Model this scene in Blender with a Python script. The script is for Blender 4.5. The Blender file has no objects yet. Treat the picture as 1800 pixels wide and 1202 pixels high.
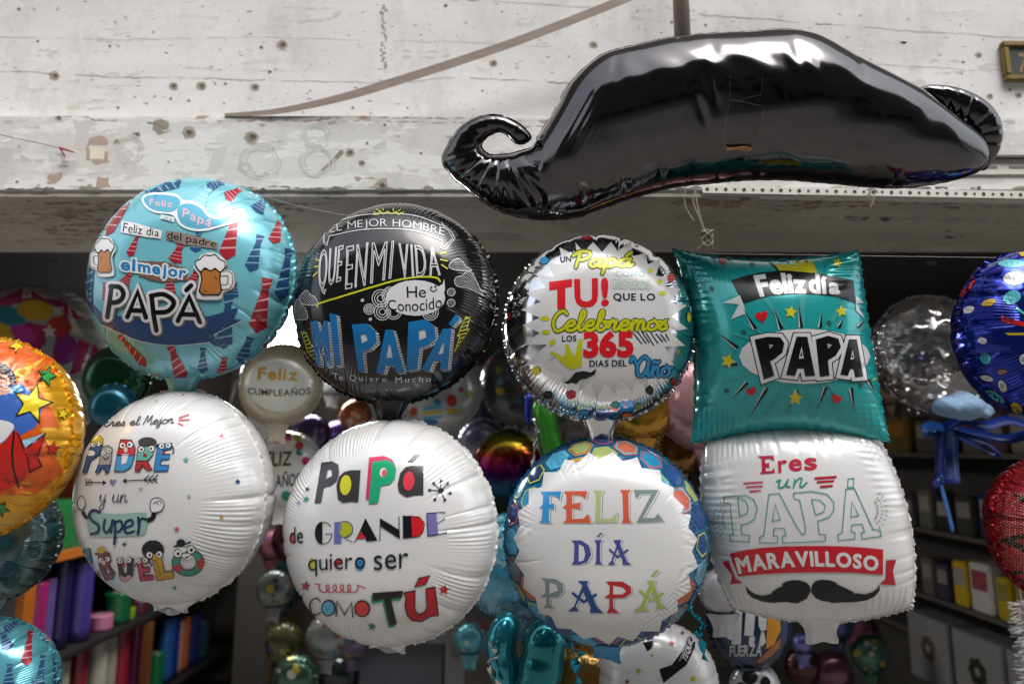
import bpy, bmesh, math, random
import numpy as np
from mathutils import Vector, Matrix
from mathutils.bvhtree import BVHTree
from mathutils.geometry import tessellate_polygon
from mathutils.interpolate import poly_3d_calc

SC = bpy.context.scene
COL = SC.collection
R_ = math.radians

# ------------------------------------------------------------------ camera, world, sun, exposure
F_PX, W_PX, H_PX = 1200.0, 1800.0, 1202.0
TILT = R_(9.0)
CAM = Vector((0, 0, 1.55))
cam_data = bpy.data.cameras.new('camera')
cam_data.sensor_width = 36.0
cam_data.lens = 36.0 * F_PX / W_PX
cam_data.clip_start = 0.05
cam_data.clip_end = 300
cam_data.dof.use_dof = True
cam_data.dof.focus_distance = 1.27
cam_data.dof.aperture_fstop = 2.0
cam = bpy.data.objects.new('camera', cam_data)
COL.objects.link(cam)
cam.location = CAM
cam.rotation_euler = (R_(90) + TILT, 0, 0)
SC.camera = cam

SUN_EL, SUN_AZ = R_(60), R_(22)      # azimuth measured from straight behind the camera towards the right
world = bpy.data.worlds.new('World')
SC.world = world
world.use_nodes = True
wn = world.node_tree
wn.nodes.clear()
sky = wn.nodes.new('ShaderNodeTexSky')
sky.sky_type = 'NISHITA'
sky.sun_disc = False
sky.sun_elevation = SUN_EL
sky.sun_rotation = math.pi - SUN_AZ
sky.air_density = 1.0
sky.dust_density = 4.0
bg = wn.nodes.new('ShaderNodeBackground')
bg.inputs['Strength'].default_value = 0.15
wo = wn.nodes.new('ShaderNodeOutputWorld')
hsv = wn.nodes.new('ShaderNodeHueSaturation')   # overcast: the same sky, greyer
hsv.inputs['Saturation'].default_value = 0.35
wn.links.new(sky.outputs[0], hsv.inputs['Color'])
wn.links.new(hsv.outputs[0], bg.inputs['Color'])
wn.links.new(bg.outputs[0], wo.inputs['Surface'])

sd = bpy.data.lights.new('sun', 'SUN')
sd.energy = 0.42
sd.angle = R_(34)
sd.color = (1.0, 0.98, 0.955)
sun = bpy.data.objects.new('sun', sd)
COL.objects.link(sun)
to_sun = Vector((math.sin(SUN_AZ) * math.cos(SUN_EL), -math.cos(SUN_AZ) * math.cos(SUN_EL), math.sin(SUN_EL)))
sun.rotation_euler = to_sun.to_track_quat('Z', 'Y').to_euler()
SC.view_settings.view_transform = 'Standard'
SC.view_settings.look = 'None'
SC.view_settings.exposure = 1.22
SC.view_settings.gamma = 1.0
SC.cycles.max_bounces = 8
SC.cycles.glossy_bounces = 4
SC.cycles.transparent_max_bounces = 10
SC.cycles.caustics_reflective = False
SC.cycles.caustics_refractive = False

# ------------------------------------------------------------------ camera geometry helpers
FWD = Vector((0, math.cos(TILT), math.sin(TILT)))
UP = Vector((0, -math.sin(TILT), math.cos(TILT)))
RIGHT = Vector((1, 0, 0))
def ray(px, py):
    return (RIGHT * ((px - W_PX/2)/F_PX) + UP * ((H_PX/2 - py)/F_PX) + FWD)
def at(px, py, Y):
    d = ray(px, py)
    return CAM + d * (Y / d.y)
def proj_np(P):
    d = P - np.array(CAM)
    cf = d @ np.array(FWD)
    return np.stack([W_PX/2 + F_PX * (d @ np.array(RIGHT)) / cf, H_PX/2 - F_PX * (d @ np.array(UP)) / cf], 1)

# ------------------------------------------------------------------ materials
def srgb(c):
    """'rrggbb' -> linear rgba"""
    if not isinstance(c, str):
        return (c[0], c[1], c[2], 1.0)
    v = [int(c[i:i+2], 16)/255 for i in (0, 2, 4)]
    return tuple((x/12.92 if x <= .04045 else ((x+.055)/1.055)**2.4) for x in v) + (1.0,)
MATS = {}
def mat(name, color, rough=0.5, metal=0.0, spec=0.5, coat=0.0, bump=None, emit=None, vary=0.0, vscale=8.0, stretch=(1, 1, 1)):
    key = (name, str(color), rough, metal, coat, str(bump))
    if key in MATS:
        return MATS[key]
    m = bpy.data.materials.new(name)
    m.use_nodes = True
    nt = m.node_tree
    b = nt.nodes['Principled BSDF']
    b.inputs['Base Color'].default_value = srgb(color)
    b.inputs['Roughness'].default_value = rough
    b.inputs['Metallic'].default_value = metal
    b.inputs['Specular IOR Level'].default_value = spec
    if coat:
        b.inputs['Coat Weight'].default_value = coat
        b.inputs['Coat Roughness'].default_value = 0.08
    if emit:
        b.inputs['Emission Color'].default_value = srgb(color)
        b.inputs['Emission Strength'].default_value = emit
    if bump or vary:
        tc = nt.nodes.new('ShaderNodeTexCoord')
        mp = nt.nodes.new('ShaderNodeMapping')
        mp.inputs['Scale'].default_value = stretch
        nt.links.new(tc.outputs['Object'], mp.inputs['Vector'])
    if bump:
        sc_, st, dist = bump
        n = nt.nodes.new('ShaderNodeTexNoise')
        n.inputs['Scale'].default_value = sc_
        n.inputs['Detail'].default_value = 3
        nt.links.new(mp.outputs[0], n.inputs['Vector'])
        bp = nt.nodes.new('ShaderNodeBump')
        bp.inputs['Strength'].default_value = st
        bp.inputs['Distance'].default_value = dist
        nt.links.new(n.outputs['Fac'], bp.inputs['Height'])
        nt.links.new(bp.outputs[0], b.inputs['Normal'])
    if vary:
        n = nt.nodes.new('ShaderNodeTexNoise')
        n.inputs['Scale'].default_value = vscale
        n.inputs['Detail'].default_value = 6
        nt.links.new(mp.outputs[0], n.inputs['Vector'])
        mx = nt.nodes.new('ShaderNodeMix')
        mx.data_type = 'RGBA'
        c = srgb(color)
        mx.inputs['A'].default_value = tuple(x*(1-vary) for x in c[:3]) + (1,)
        mx.inputs['B'].default_value = tuple(min(1, x*(1+vary)) for x in c[:3]) + (1,)
        nt.links.new(n.outputs['Fac'], mx.inputs['Factor'])
        nt.links.new(mx.outputs['Result'], b.inputs['Base Color'])
    MATS[key] = m
    return m
def foil(name, color, metal=0.6, rough=0.16, bump=(22.0, 0.12, 0.006)):
    return mat(name, color, rough=rough, metal=metal, spec=0.6, coat=0.35, bump=bump)
def ink(color, rough=0.22, metal=0.15):
    return mat('printed_ink', color, rough=rough, metal=metal, spec=0.5)

# ------------------------------------------------------------------ object helpers
def tag(o, label=None, cat=None, group=None, kind=None):
    if label: o['label'] = label
    if cat: o['category'] = cat
    if group: o['group'] = group
    if kind: o['kind'] = kind
    return o
def thing(name, label, cat, loc=(0, 0, 0), mtx=None, group=None):
    o = bpy.data.objects.new(name, None)
    COL.objects.link(o)
    if mtx is not None:
        o.matrix_world = mtx
    else:
        o.location = loc
    o.empty_display_size = 0.05
    return tag(o, label, cat, group)
def link_mesh(name, me, parent=None):
    o = bpy.data.objects.new(name, me)
    COL.objects.link(o)
    if parent is not None:
        o.parent = parent
    return o
def mesh_np(name, V, F, m, parent=None, smooth=True):
    """V (n,3) array, F list of index tuples or (n,4)/(n,3) array"""
    me = bpy.data.meshes.new(name)
    if isinstance(F, np.ndarray):
        k = F.shape[1]
        me.vertices.add(len(V))
        me.vertices.foreach_set('co', np.asarray(V, dtype=np.float32).ravel())
        me.loops.add(F.size)
        me.loops.foreach_set('vertex_index', F.astype(np.int32).ravel())
        me.polygons.add(len(F))
        me.polygons.foreach_set('loop_start', np.arange(0, F.size, k, dtype=np.int32))
        me.update(calc_edges=True)
    else:
        me.from_pydata([tuple(v) for v in V], [], F)
        me.update()
    if smooth:
        me.polygons.foreach_set('use_smooth', np.ones(len(me.polygons), dtype=bool))
    for x in (m if isinstance(m, (list, tuple)) else [m]):
        me.materials.append(x)
    return link_mesh(name, me, parent)
class MB:
    """collects boxes, tubes and prisms into one mesh"""
    def __init__(self): self.bm = bmesh.new()
    def box(self, lo, hi, rot=None, piv=None, bevel=0.0):
        lo, hi = Vector(lo), Vector(hi)
        c = (lo + hi)/2
        s = hi - lo
        r = bmesh.ops.create_cube(self.bm, size=1.0)
        vs = r['verts']
        bmesh.ops.scale(self.bm, vec=s, verts=vs)
        bmesh.ops.translate(self.bm, vec=c, verts=vs)
        if rot is not None:
            bmesh.ops.rotate(self.bm, cent=piv or c, matrix=rot, verts=vs)
        if bevel:
            es = list({e for v in vs for e in v.link_edges})
            bmesh.ops.bevel(self.bm, geom=es, offset=bevel, segments=2, affect='EDGES', clamp_overlap=True)
        return self
    def tube(self, pts, rad, n=8, caps=True):
        pts = [Vector(p) for p in pts]
        rads = rad if isinstance(rad, (list, tuple)) else [rad]*len(pts)
        rings = []
        ref = None
        for i, p in enumerate(pts):
            t = (pts[min(i+1, len(pts)-1)] - pts[max(i-1, 0)]).normalized()
            if ref is None:
                ref = t.orthogonal().normalized()
            ref = (ref - t*ref.dot(t))
            if ref.length < 1e-6: ref = t.orthogonal()
            ref.normalize()
            b = t.cross(ref)
            rings.append([self.bm.verts.new(p + (ref*math.cos(a) + b*math.sin(a))*rads[i]) for a in [2*math.pi*k/n for k in range(n)]])
        for a, b in zip(rings, rings[1:]):
            for k in range(n):
                self.bm.faces.new((a[k], a[(k+1) % n], b[(k+1) % n], b[k]))
        if caps:
            self.bm.faces.new(rings[0][::-1]); self.bm.faces.new(rings[-1])
        return self
    def lathe(self, prof, c=(0, 0, 0), n=24):
        """prof: (r, z) list"""
        c = Vector(c)
        rings = []
        for r, z in prof:
            if r < 1e-6: rings.append([self.bm.verts.new(c + Vector((0, 0, z)))])
            else: rings.append([self.bm.verts.new(c + Vector((r*math.cos(2*math.pi*k/n), r*math.sin(2*math.pi*k/n), z))) for k in range(n)])
        for a, b in zip(rings, rings[1:]):
            for k in range(n):
                q = [a[k % len(a)], a[(k+1) % len(a)], b[(k+1) % len(b)], b[k % len(b)]]
                q = list(dict.fromkeys(q))
                if len(q) > 2: self.bm.faces.new(q)
        return self
    def prism(self, pts, d):
        """planar polygon of 3D points extruded by vector d"""
        d = Vector(d)
        a = [self.bm.verts.new(Vector(p)) for p in pts]
        b = [self.bm.verts.new(Vector(p) + d) for p in pts]
        n = len(a)
        self.bm.faces.new(a); self.bm.faces.new(b[::-1])
        for i in range(n):
            self.bm.faces.new((a[i], b[i], b[(i+1) % n], a[(i+1) % n]))
        return self
    def build(self, name, m, parent=None, smooth=False, loc=None):
        bmesh.ops.recalc_face_normals(self.bm, faces=self.bm.faces)
        me = bpy.data.meshes.new(name)
        self.bm.to_mesh(me); self.bm.free()
        me.materials.append(m)
        if smooth:
            for p in me.polygons: p.use_smooth = True
        if loc is not None:
            me.transform(Matrix.Translation(-Vector(loc)))
        o = link_mesh(name, me, parent)
        if loc is not None: o.location = loc
        return o

# ------------------------------------------------------------------ glyph cache (built-in font) and a cursive skeleton font
GLY = {}
def prepare_glyphs():
    want = {}
    chars = "ABCDEFGHIJLMNOPQRSTUVZabcdefghijlmnopqrstuvzñáíÁÍÑ!0123456789"
    for wname, off in (('thin', -0.012), ('reg', 0.0), ('bold', 0.022), ('black', 0.036)):
        for ch in chars:
            cu = bpy.data.curves.new('g', 'FONT')
            cu.body = ch; cu.offset = off; cu.resolution_u = 3; cu.fill_mode = 'FRONT'
            o = bpy.data.objects.new('g', cu)
            COL.objects.link(o)
            want[(ch, wname)] = o
    dg = bpy.context.evaluated_depsgraph_get()
    dg.update()
    for k, o in want.items():
        ev = o.evaluated_get(dg)
        me = ev.to_mesh()
        V = [(v.co.x, v.co.y) for v in me.vertices]
        Fs = [tuple(p.vertices) for p in me.polygons]
        cnt = {}
        for f in Fs:
            for a, b in zip(f, f[1:] + f[:1]):
                cnt[(min(a, b), max(a, b))] = cnt.get((min(a, b), max(a, b)), 0) + 1
        B = [e for e, c in cnt.items() if c == 1]
        GLY[k] = (V, Fs, B, min(v[0] for v in V), max(v[0] for v in V))
        ev.to_mesh_clear()
    for o in want.values():
        cu = o.data
        bpy.data.objects.remove(o); bpy.data.curves.remove(cu)
prepare_glyphs()

def catmull(P, n=6, closed=False):
    P = [tuple(p) for p in P]
    if len(P) < 3: return P
    out = []
    N = len(P)
    rng = range(N if closed else N-1)
    for i in rng:
        if closed:
            p0, p1, p2, p3 = P[i-1], P[i], P[(i+1) % N], P[(i+2) % N]
        else:
            p1, p2 = P[i], P[i+1]
            p0 = P[i-1] if i > 0 else tuple(2*a-b for a, b in zip(p1, p2))
            p3 = P[i+2] if i+2 < N else tuple(2*a-b for a, b in zip(p2, p1))
        for k in range(n):
            t = k/n
            out.append(tuple(.5*((2*b) + (c-a)*t + (2*a-5*b+4*c-d)*t*t + (3*b-a-3*c+d)*t**3) for a, b, c, d in zip(p0, p1, p2, p3)))
    if not closed: out.append(P[-1])
    return out

CUR = {
 'a': ([[(.9,.85),(.5,1),(.1,.6),(.2,.1),(.6,.1),(.9,.8)], [(.9,1),(.85,.2),(1,0),(1.25,.3)]], 1.2),
 'p': ([[(0,.3),(.2,1),(.1,-.9)], [(.17,.6),(.5,1),(.9,.8),(.85,.2),(.5,0),(.2,.2)], [(.85,.2),(1.2,.3)]], 1.15),
 'e': ([[(.05,.4),(.6,.55),(.7,.9),(.4,1),(.1,.6),(.2,.1),(.6,0),(1,.35)]], .95),
 'l': ([[(0,.3),(.45,1.3),(.5,1.9),(.3,2),(.2,1.5),(.2,.3),(.4,0),(.7,.3)]], .65),
 'b': ([[(0,.3),(.4,1.3),(.45,1.9),(.25,2),(.15,1.4),(.2,.2),(.55,0),(.85,.5),(.6,.9),(.9,.85),(1.1,.9)]], 1.05),
 'r': ([[(0,.3),(.25,1.05),(.35,.9),(.6,.95),(.5,.2),(.7,0),(.95,.3)]], .9),
 'm': ([[(0,.4),(.15,1),(.15,0)], [(.15,.5),(.4,1),(.6,.8),(.6,0)], [(.6,.5),(.85,1),(1.05,.8),(1.05,.2),(1.2,0),(1.45,.3)]], 1.4),
 'n': ([[(0,.4),(.15,1),(.15,0)], [(.15,.5),(.45,1),(.65,.8),(.65,.2),(.8,0),(1.05,.3)]], 1.0),
 'o': ([[(.55,1),(.1,.7),(.15,.1),(.6,.05),(.85,.5),(.55,1),(.7,.85),(1.05,.9)]], 1.0),
 's': ([[(0,.3),(.45,1),(.4,.7),(.65,.3),(.4,0),(.05,.15)]], .75),
 'c': ([[(.8,.8),(.5,1),(.1,.6),(.2,.1),(.6,0),(.95,.3)]], .9),
 'u': ([[(0,.4),(.15,1),(.15,.2),(.4,0),(.7,.4),(.75,1),(.75,.2),(.9,0),(1.1,.3)]], 1.05),
 'y': ([[(0,.6),(.15,1),(.15,.3),(.4,.1),(.7,.5),(.75,1),(.7,-.6),(.4,-.9),(.2,-.5),(.9,.2)]], 1.0),
 'j': ([[(0,.3),(.3,1),(.3,-.6),(.05,-.9),(-.1,-.5),(.6,.3)], [(.3,1.35),(.32,1.4)]], .6),
 'P': ([[(.3,2),(.2,0)], [(-.2,1.5),(.2,2),(.9,2),(1.1,1.5),(.7,1),(.25,.95)]], 1.2),
 'C': ([[(1.1,1.7),(.8,2),(.3,1.6),(.1,.8),(.4,0),(.9,.1),(1.2,.5)]], 1.15),
 'A': ([[(-.5,1.5),(-.3,1.9),(.05,1.3)], [(1.2,1.7),(.8,2),(.2,1.2),(.2,.2),(.7,.1),(1.2,1),(1.3,1.9),(1.2,.3),(1.4,0),(1.7,.4)]], 1.6),
 'E': ([[(.9,1.8),(.5,2),(.25,1.6),(.6,1.1),(.2,.9),(.1,.3),(.5,0),(1,.4)]], 1.0),
 'M': ([[(0,0),(.3,1.9),(.4,1.9),(.6,.6),(1,1.9),(1.1,1.9),(1.2,.2),(1.4,0),(1.6,.3)]], 1.55),
}
CUR['ñ'] = (CUR['n'][0] + [[(.1,1.4),(.3,1.55),(.5,1.4),(.7,1.55)]], 1.0)
CUR['á'] = (CUR['a'][0] + [[(.5,1.4),(.8,1.8)]], 1.2)

def star_pts(cx, cy, r, n=5, inner=0.45, rot=-90):
    return [(cx + (r if k % 2 == 0 else r*inner)*math.cos(R_(rot + 180*k/n)), cy + (r if k % 2 == 0 else r*inner)*math.sin(R_(rot + 180*k/n))) for k in range(2*n)]
def ell_pts(cx, cy, rx, ry, n=24, rot=0, a0=0, a1=360):
    c, s = math.cos(R_(rot)), math.sin(R_(rot))
    m = n if a1 - a0 == 360 else n + 1
    out = []
    for k in range(m):
        a = R_(a0 + (a1-a0)*k/n)
        x, y = rx*math.cos(a), ry*math.sin(a)
        out.append((cx + x*c - y*s, cy + x*s + y*c))
    return out
def heart_pts(cx, cy, r, rot=0):
    out = []
    for k in range(20):
        t = 2*math.pi*k/20
        x = 16*math.sin(t)**3; y = -(13*math.cos(t) - 5*math.cos(2*t) - 2*math.cos(3*t) - math.cos(4*t))
        c, s = math.cos(R_(rot)), math.sin(R_(rot))
        out.append((cx + (x*c-y*s)*r/16, cy + (x*s+y*c)*r/16))
    return out

class Deco:
    """flat print traced in a frame (x0, y0, scale) of photograph pixels; build() lays it on a surface"""
    def __init__(s, x0=0, y0=0, sc=1.0, seed=1):
        s.x0, s.y0, s.sc = x0, y0, sc
        s.V, s.F, s.C = [], [], []     # verts (x, y, layer), faces, colour key per face
        s.k = 0
        s.rnd = random.Random(seed)
    def _z(s, layer):
        s.k += 1
        return layer + 0.0025*(s.k % 200)
    def _add(s, pts, faces, col, z):
        b = len(s.V)
        zz = z if isinstance(z, list) else [z]*len(pts)
        for (x, y), q in zip(pts, zz):
            s.V.append((s.x0 + x/s.sc, s.y0 + y/s.sc, q))
        for f in faces:
            s.F.append(tuple(b+i for i in f)); s.C.append(col)
    def poly(s, col, layer, pts, holes=(), smooth=False, dx=0, dy=0):
        if smooth: pts = catmull(pts, 5, True)
        loops = [[(x+dx, y+dy) for x, y in l] for l in [pts] + list(holes)]
        tris = tessellate_polygon([[Vector((x, y, 0)) for x, y in l] for l in loops])
        s._add([p for l in loops for p in l], tris, col, s._z(layer))
        return s
    def rough(s, col, layer, pts, amp=4, step=10, smooth=False):
        if smooth: pts = catmull(pts, 4, True)
        out = []
        for a, b in zip(pts, pts[1:] + pts[:1]):
            L = math.hypot(b[0]-a[0], b[1]-a[1]); n = max(1, int(L/step))
            for k in range(n):
                t = k/n
                out.append((a[0]+(b[0]-a[0])*t + s.rnd.uniform(-amp, amp), a[1]+(b[1]-a[1])*t + s.rnd.uniform(-amp, amp)))
        return s.poly(col, layer, out)
    def ell(s, col, layer, cx, cy, rx, ry=None, rot=0):
        return s.poly(col, layer, ell_pts(cx, cy, rx, ry or rx, 20, rot))
    def ring(s, col, layer, cx, cy, rx, ry, w):
        return s.stroke(col, layer, ell_pts(cx, cy, rx, ry, 24), w, smooth=False, closed=True)
    def star(s, col, layer, cx, cy, r, rot=-90, inner=.45, n=5):
        return s.poly(col, layer, star_pts(cx, cy, r, n, inner, rot))
    def stroke(s, col, layer, pts, w, smooth=True, closed=False, w1=None, caps=True):
        pts = [tuple(p) for p in pts]
        if smooth and len(pts) > 2: pts = catmull(pts, 5, closed)
        P = [pts[0]]
        for p in pts[1:]:
            if math.hypot(p[0]-P[-1][0], p[1]-P[-1][1]) > 1e-4: P.append(p)
        if closed and math.hypot(P[0][0]-P[-1][0], P[0][1]-P[-1][1]) < 1e-4: P.pop()
        n = len(P)
        if n < 2: return s
        z0 = s._z(layer)
        L, Rr, zs = [], [], []
        for i in range(n):
            if closed: a, b = P[i-1], P[(i+1) % n]
            else: a, b = P[max(i-1, 0)], P[min(i+1, n-1)]
            p = P[i]
            d1 = (p[0]-a[0], p[1]-a[1]); d2 = (b[0]-p[0], b[1]-p[1])
            l1 = math.hypot(*d1) or 1; l2 = math.hypot(*d2) or 1
            if i == 0 and not closed: d1, l1 = d2, l2
            if i == n-1 and not closed: d2, l2 = d1, l1
            u1 = (d1[0]/l1, d1[1]/l1); u2 = (d2[0]/l2, d2[1]/l2)
            t = (u1[0]+u2[0], u1[1]+u2[1]); lt = math.hypot(*t)
            if lt < .2: t, lt = u2, 1
            t = (t[0]/lt, t[1]/lt)
            nx, ny = -t[1], t[0]
            cosv = max(.55, abs(nx*-u2[1] + ny*u2[0]))
            ww = (w if w1 is None else w + (w1-w)*i/(n-1))/2/cosv
            L.append((p[0]+nx*ww, p[1]+ny*ww)); Rr.append((p[0]-nx*ww, p[1]-ny*ww))
            zs.append(z0 + .25*i/n)
        m = n if closed else n-1
        s._add(L + Rr, [(i, (i+1) % n, n + (i+1) % n, n+i) for i in range(m)], col, zs + zs)
        if caps and not closed and w > 2.5:
            for q, ww, dz in ((P[0], w, .26), (P[-1], w if w1 is None else w1, .27)):
                if ww > 2.5: s._add(ell_pts(q[0], q[1], ww/2, ww/2, 10), [tuple(range(10))], col, z0 + dz)
        return s
    def _warp(s, quad, bow):
        (ax, ay), (bx, by), (cx, cy), (dx, dy) = quad   # TL TR BR BL
        def f(u, v):       # v: 0 bottom .. 1 top
            tx, ty = ax + (bx-ax)*u, ay + (by-ay)*u
            ox, oy = dx + (cx-dx)*u, dy + (cy-dy)*u
            return (ox + (tx-ox)*v, oy + (ty-oy)*v + bow*4*u*(1-u))
        return f
    def text(s, col, layer, txt, quad, wt='reg', gap=.09, bow=0, outline=None, fill=True, dx=0, dy=0):
        if len(quad) == 2:
            (x0, y0), (x1, y1) = quad
            quad = [(x0, y0), (x1, y0), (x1, y1), (x0, y1)]
        x = 0; parts = []
        for ch in txt:
            if ch == ' ': x += .3; continue
            V, Fs, B, a, b = GLY[(ch, wt)]
            parts.append(([(vx - a + x, vy) for vx, vy in V], Fs, B)); x += (b-a) + gap
        xs = [p[0] for q in parts for p in q[0]]; ys = [p[1] for q in parts for p in q[0]]
        X0, X1, Y0, Y1 = min(xs), max(xs), min(ys), max(ys)
        f = s._warp(quad, bow)
        for V, Fs, B in parts:
            Q = [f((px-X0)/(X1-X0), (py-Y0)/(Y1-Y0)) for px, py in V]
            Q = [(qx+dx, qy+dy) for qx, qy in Q]
            if fill: s._add(Q, Fs, col, s._z(layer))
            if outline:
                oc, ow, ol = outline
                for i, j in B:
                    a, b = Q[i], Q[j]
                    l = math.hypot(b[0]-a[0], b[1]-a[1])
                    if l < 1e-3: continue
                    ex, ey = (b[0]-a[0])/l*ow*.45, (b[1]-a[1])/l*ow*.45
                    s.stroke(oc, ol, [(a[0]-ex, a[1]-ey), (b[0]+ex, b[1]+ey)], ow, smooth=False, caps=False)
        return s
    def cursive(s, cols, layer, txt, quad, shear=0.0):
        """cols: list of (colour, width), widest first"""
        if len(quad) == 2:
            (x0, y0), (x1, y1) = quad
            quad = [(x0, y0), (x1, y0), (x1, y1), (x0, y1)]
        x = 0; st = []
        for ch in txt:
            if ch == ' ': x += .7; continue
            g, adv = CUR[ch]
            for q in g: st.append([(px+x+shear*py, py) for px, py in catmull(q, 5)])
            x += adv
        xs = [p[0] for q in st for p in q]; ys = [p[1] for q in st for p in q]
        X0, X1, Y0, Y1 = min(xs), max(xs), min(ys), max(ys)
        f = s._warp(quad, 0)
        for i, (col, w) in enumerate(cols):
            for q in st:
                s.stroke(col, layer + .6*i, [f((px-X0)/(X1-X0), (py-Y0)/(Y1-Y0)) for px, py in q], w, smooth=False)
        return s
    def build(s, name, surf, parent, step=9.0, base=.0007, unit=.00025, mkmat=ink, maxd=1e9, axis=None, inv=None):
        """surf = (bvh, verts, faces, normals) in world space; axis: project along this world direction
        instead of along the view ray (V then holds world XYZ origins)"""
        bm = bmesh.new()
        keys = sorted(set(s.C), key=str); idx = {k: i for i, k in enumerate(keys)}
        vs = [bm.verts.new(v) for v in s.V]
        for f, c in zip(s.F, s.C):
            if len(set(f)) < 3: continue
            try: fc = bm.faces.new([vs[i] for i in f])
            except ValueError: continue
            fc.material_index = idx[c]
        A = np.array(s.V)
        for ax in (0, 1):
            lo, hi = A[:, ax].min(), A[:, ax].max()
            for q in np.arange(lo + step*.5, hi, step):
                n = (1, 0, 0) if ax == 0 else (0, 1, 0)
                bmesh.ops.bisect_plane(bm, geom=bm.verts[:] + bm.edges[:] + bm.faces[:], dist=1e-5, plane_co=(q if ax == 0 else 0, q if ax == 1 else 0, 0), plane_no=n)
        bvh, SV, SF, SN = surf
        nrm = {}
        dead = []
        imat = (inv if inv is not None else parent.matrix_world.inverted()) if parent is not None else Matrix()
        rot = imat.to_3x3()
        bm.verts.ensure_lookup_table()
        for v in bm.verts:
            px, py, l = v.co
            if axis is None: org, d = CAM, ray(px, py).normalized()
            else: org, d = axis(px, py)
            loc, fn, fi, dist = bvh.ray_cast(org, d, maxd)
            if loc is None: dead.append(v); continue
            f = SF[fi]
            w = poly_3d_calc([SV[i] for i in f], loc)
            N = Vector((0, 0, 0))
            for a, i in zip(w, f): N += SN[i]*a
            if N.length < 1e-6: N = fn
            N.normalize()
            if N.dot(d) > 0: N = -N
            v.co = imat @ (loc + N*(base + unit*l))
            nrm[v] = rot @ N
        bmesh.ops.delete(bm, geom=dead, context='VERTS')
        big = [f for f in bm.faces if max(e.calc_length() for e in f.edges) > .05 and axis is None]
        if big: bmesh.ops.delete(bm, geom=big, context='FACES_ONLY')
        bm.verts.index_update()
        for f in bm.faces: f.smooth = True
        me = bpy.data.meshes.new(name)
        # keep windings facing the viewer
        for f in bm.faces:
            f.normal_update()
            if f.normal.dot(nrm[f.verts[0]]) < 0: f.normal_flip()
        NN = [nrm[v] for v in bm.verts]
        bm.to_mesh(me); bm.free()
        me.normals_split_custom_set_from_vertices([tuple(n) for n in NN])
        for k in keys: me.materials.append(mkmat(k))
        return link_mesh(name, me, parent)
# ------------------------------------------------------------------ inflated foil shapes
def mylar(nr):
    """profile of a flat disc of foil blown up: r, z and the angle terms, centre to rim"""
    u = np.linspace(1, 0, 4001); t = 1 - u*u
    g = 2*t*t/np.sqrt((2-u*u)*(1+t*t))
    z = np.concatenate([[0], np.cumsum((g[1:]+g[:-1])/2*(u[:-1]-u[1:]))])
    z = z[-1] - z
    uu = np.linspace(1, 0, nr+1)[1:]; r = 1 - uu*uu
    return r, np.interp(r, t, z), z[0]
def sm(a, b, x):
    t = np.clip((x-a)/(b-a), 0, 1); return t*t*(3-2*t)
def crease_fields(th, seed, n):
    rs = np.random.RandomState(seed)
    ang = (np.arange(n) + rs.uniform(-.38, .38, n))*2*np.pi/n
    st = rs.uniform(.25, 1, n)**1.5; ri = rs.uniform(.5, .92, n); wd = rs.uniform(.010, .026, n)
    d = np.abs((th[:, None] - ang[None, :] + np.pi) % (2*np.pi) - np.pi)
    k = d.argmin(1); dm = d.min(1)
    s2 = np.sort(d, 1)[:, :2]; u = s2[:, 0]/(s2[:, 0]+s2[:, 1])        # 0 at a crease, .5 mid way
    patch = np.zeros_like(th)
    for _ in range(7):
        c, w = rs.uniform(0, 2*np.pi), rs.uniform(.12, .35)
        q = np.abs((th - c + np.pi) % (2*np.pi) - np.pi); patch += np.exp(-(q/w)**2)
    wob = sum(rs.uniform(.3, 1)*np.sin(f*th + rs.uniform(0, 6)) for f in (7, 11, 17))
    low = sum(rs.uniform(.3, 1)*np.sin(f*th + rs.uniform(0, 6)) for f in (2, 3, 5))
    return k, dm, st, ri, wd, u, np.clip(patch, 0, 1), wob, low
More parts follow.
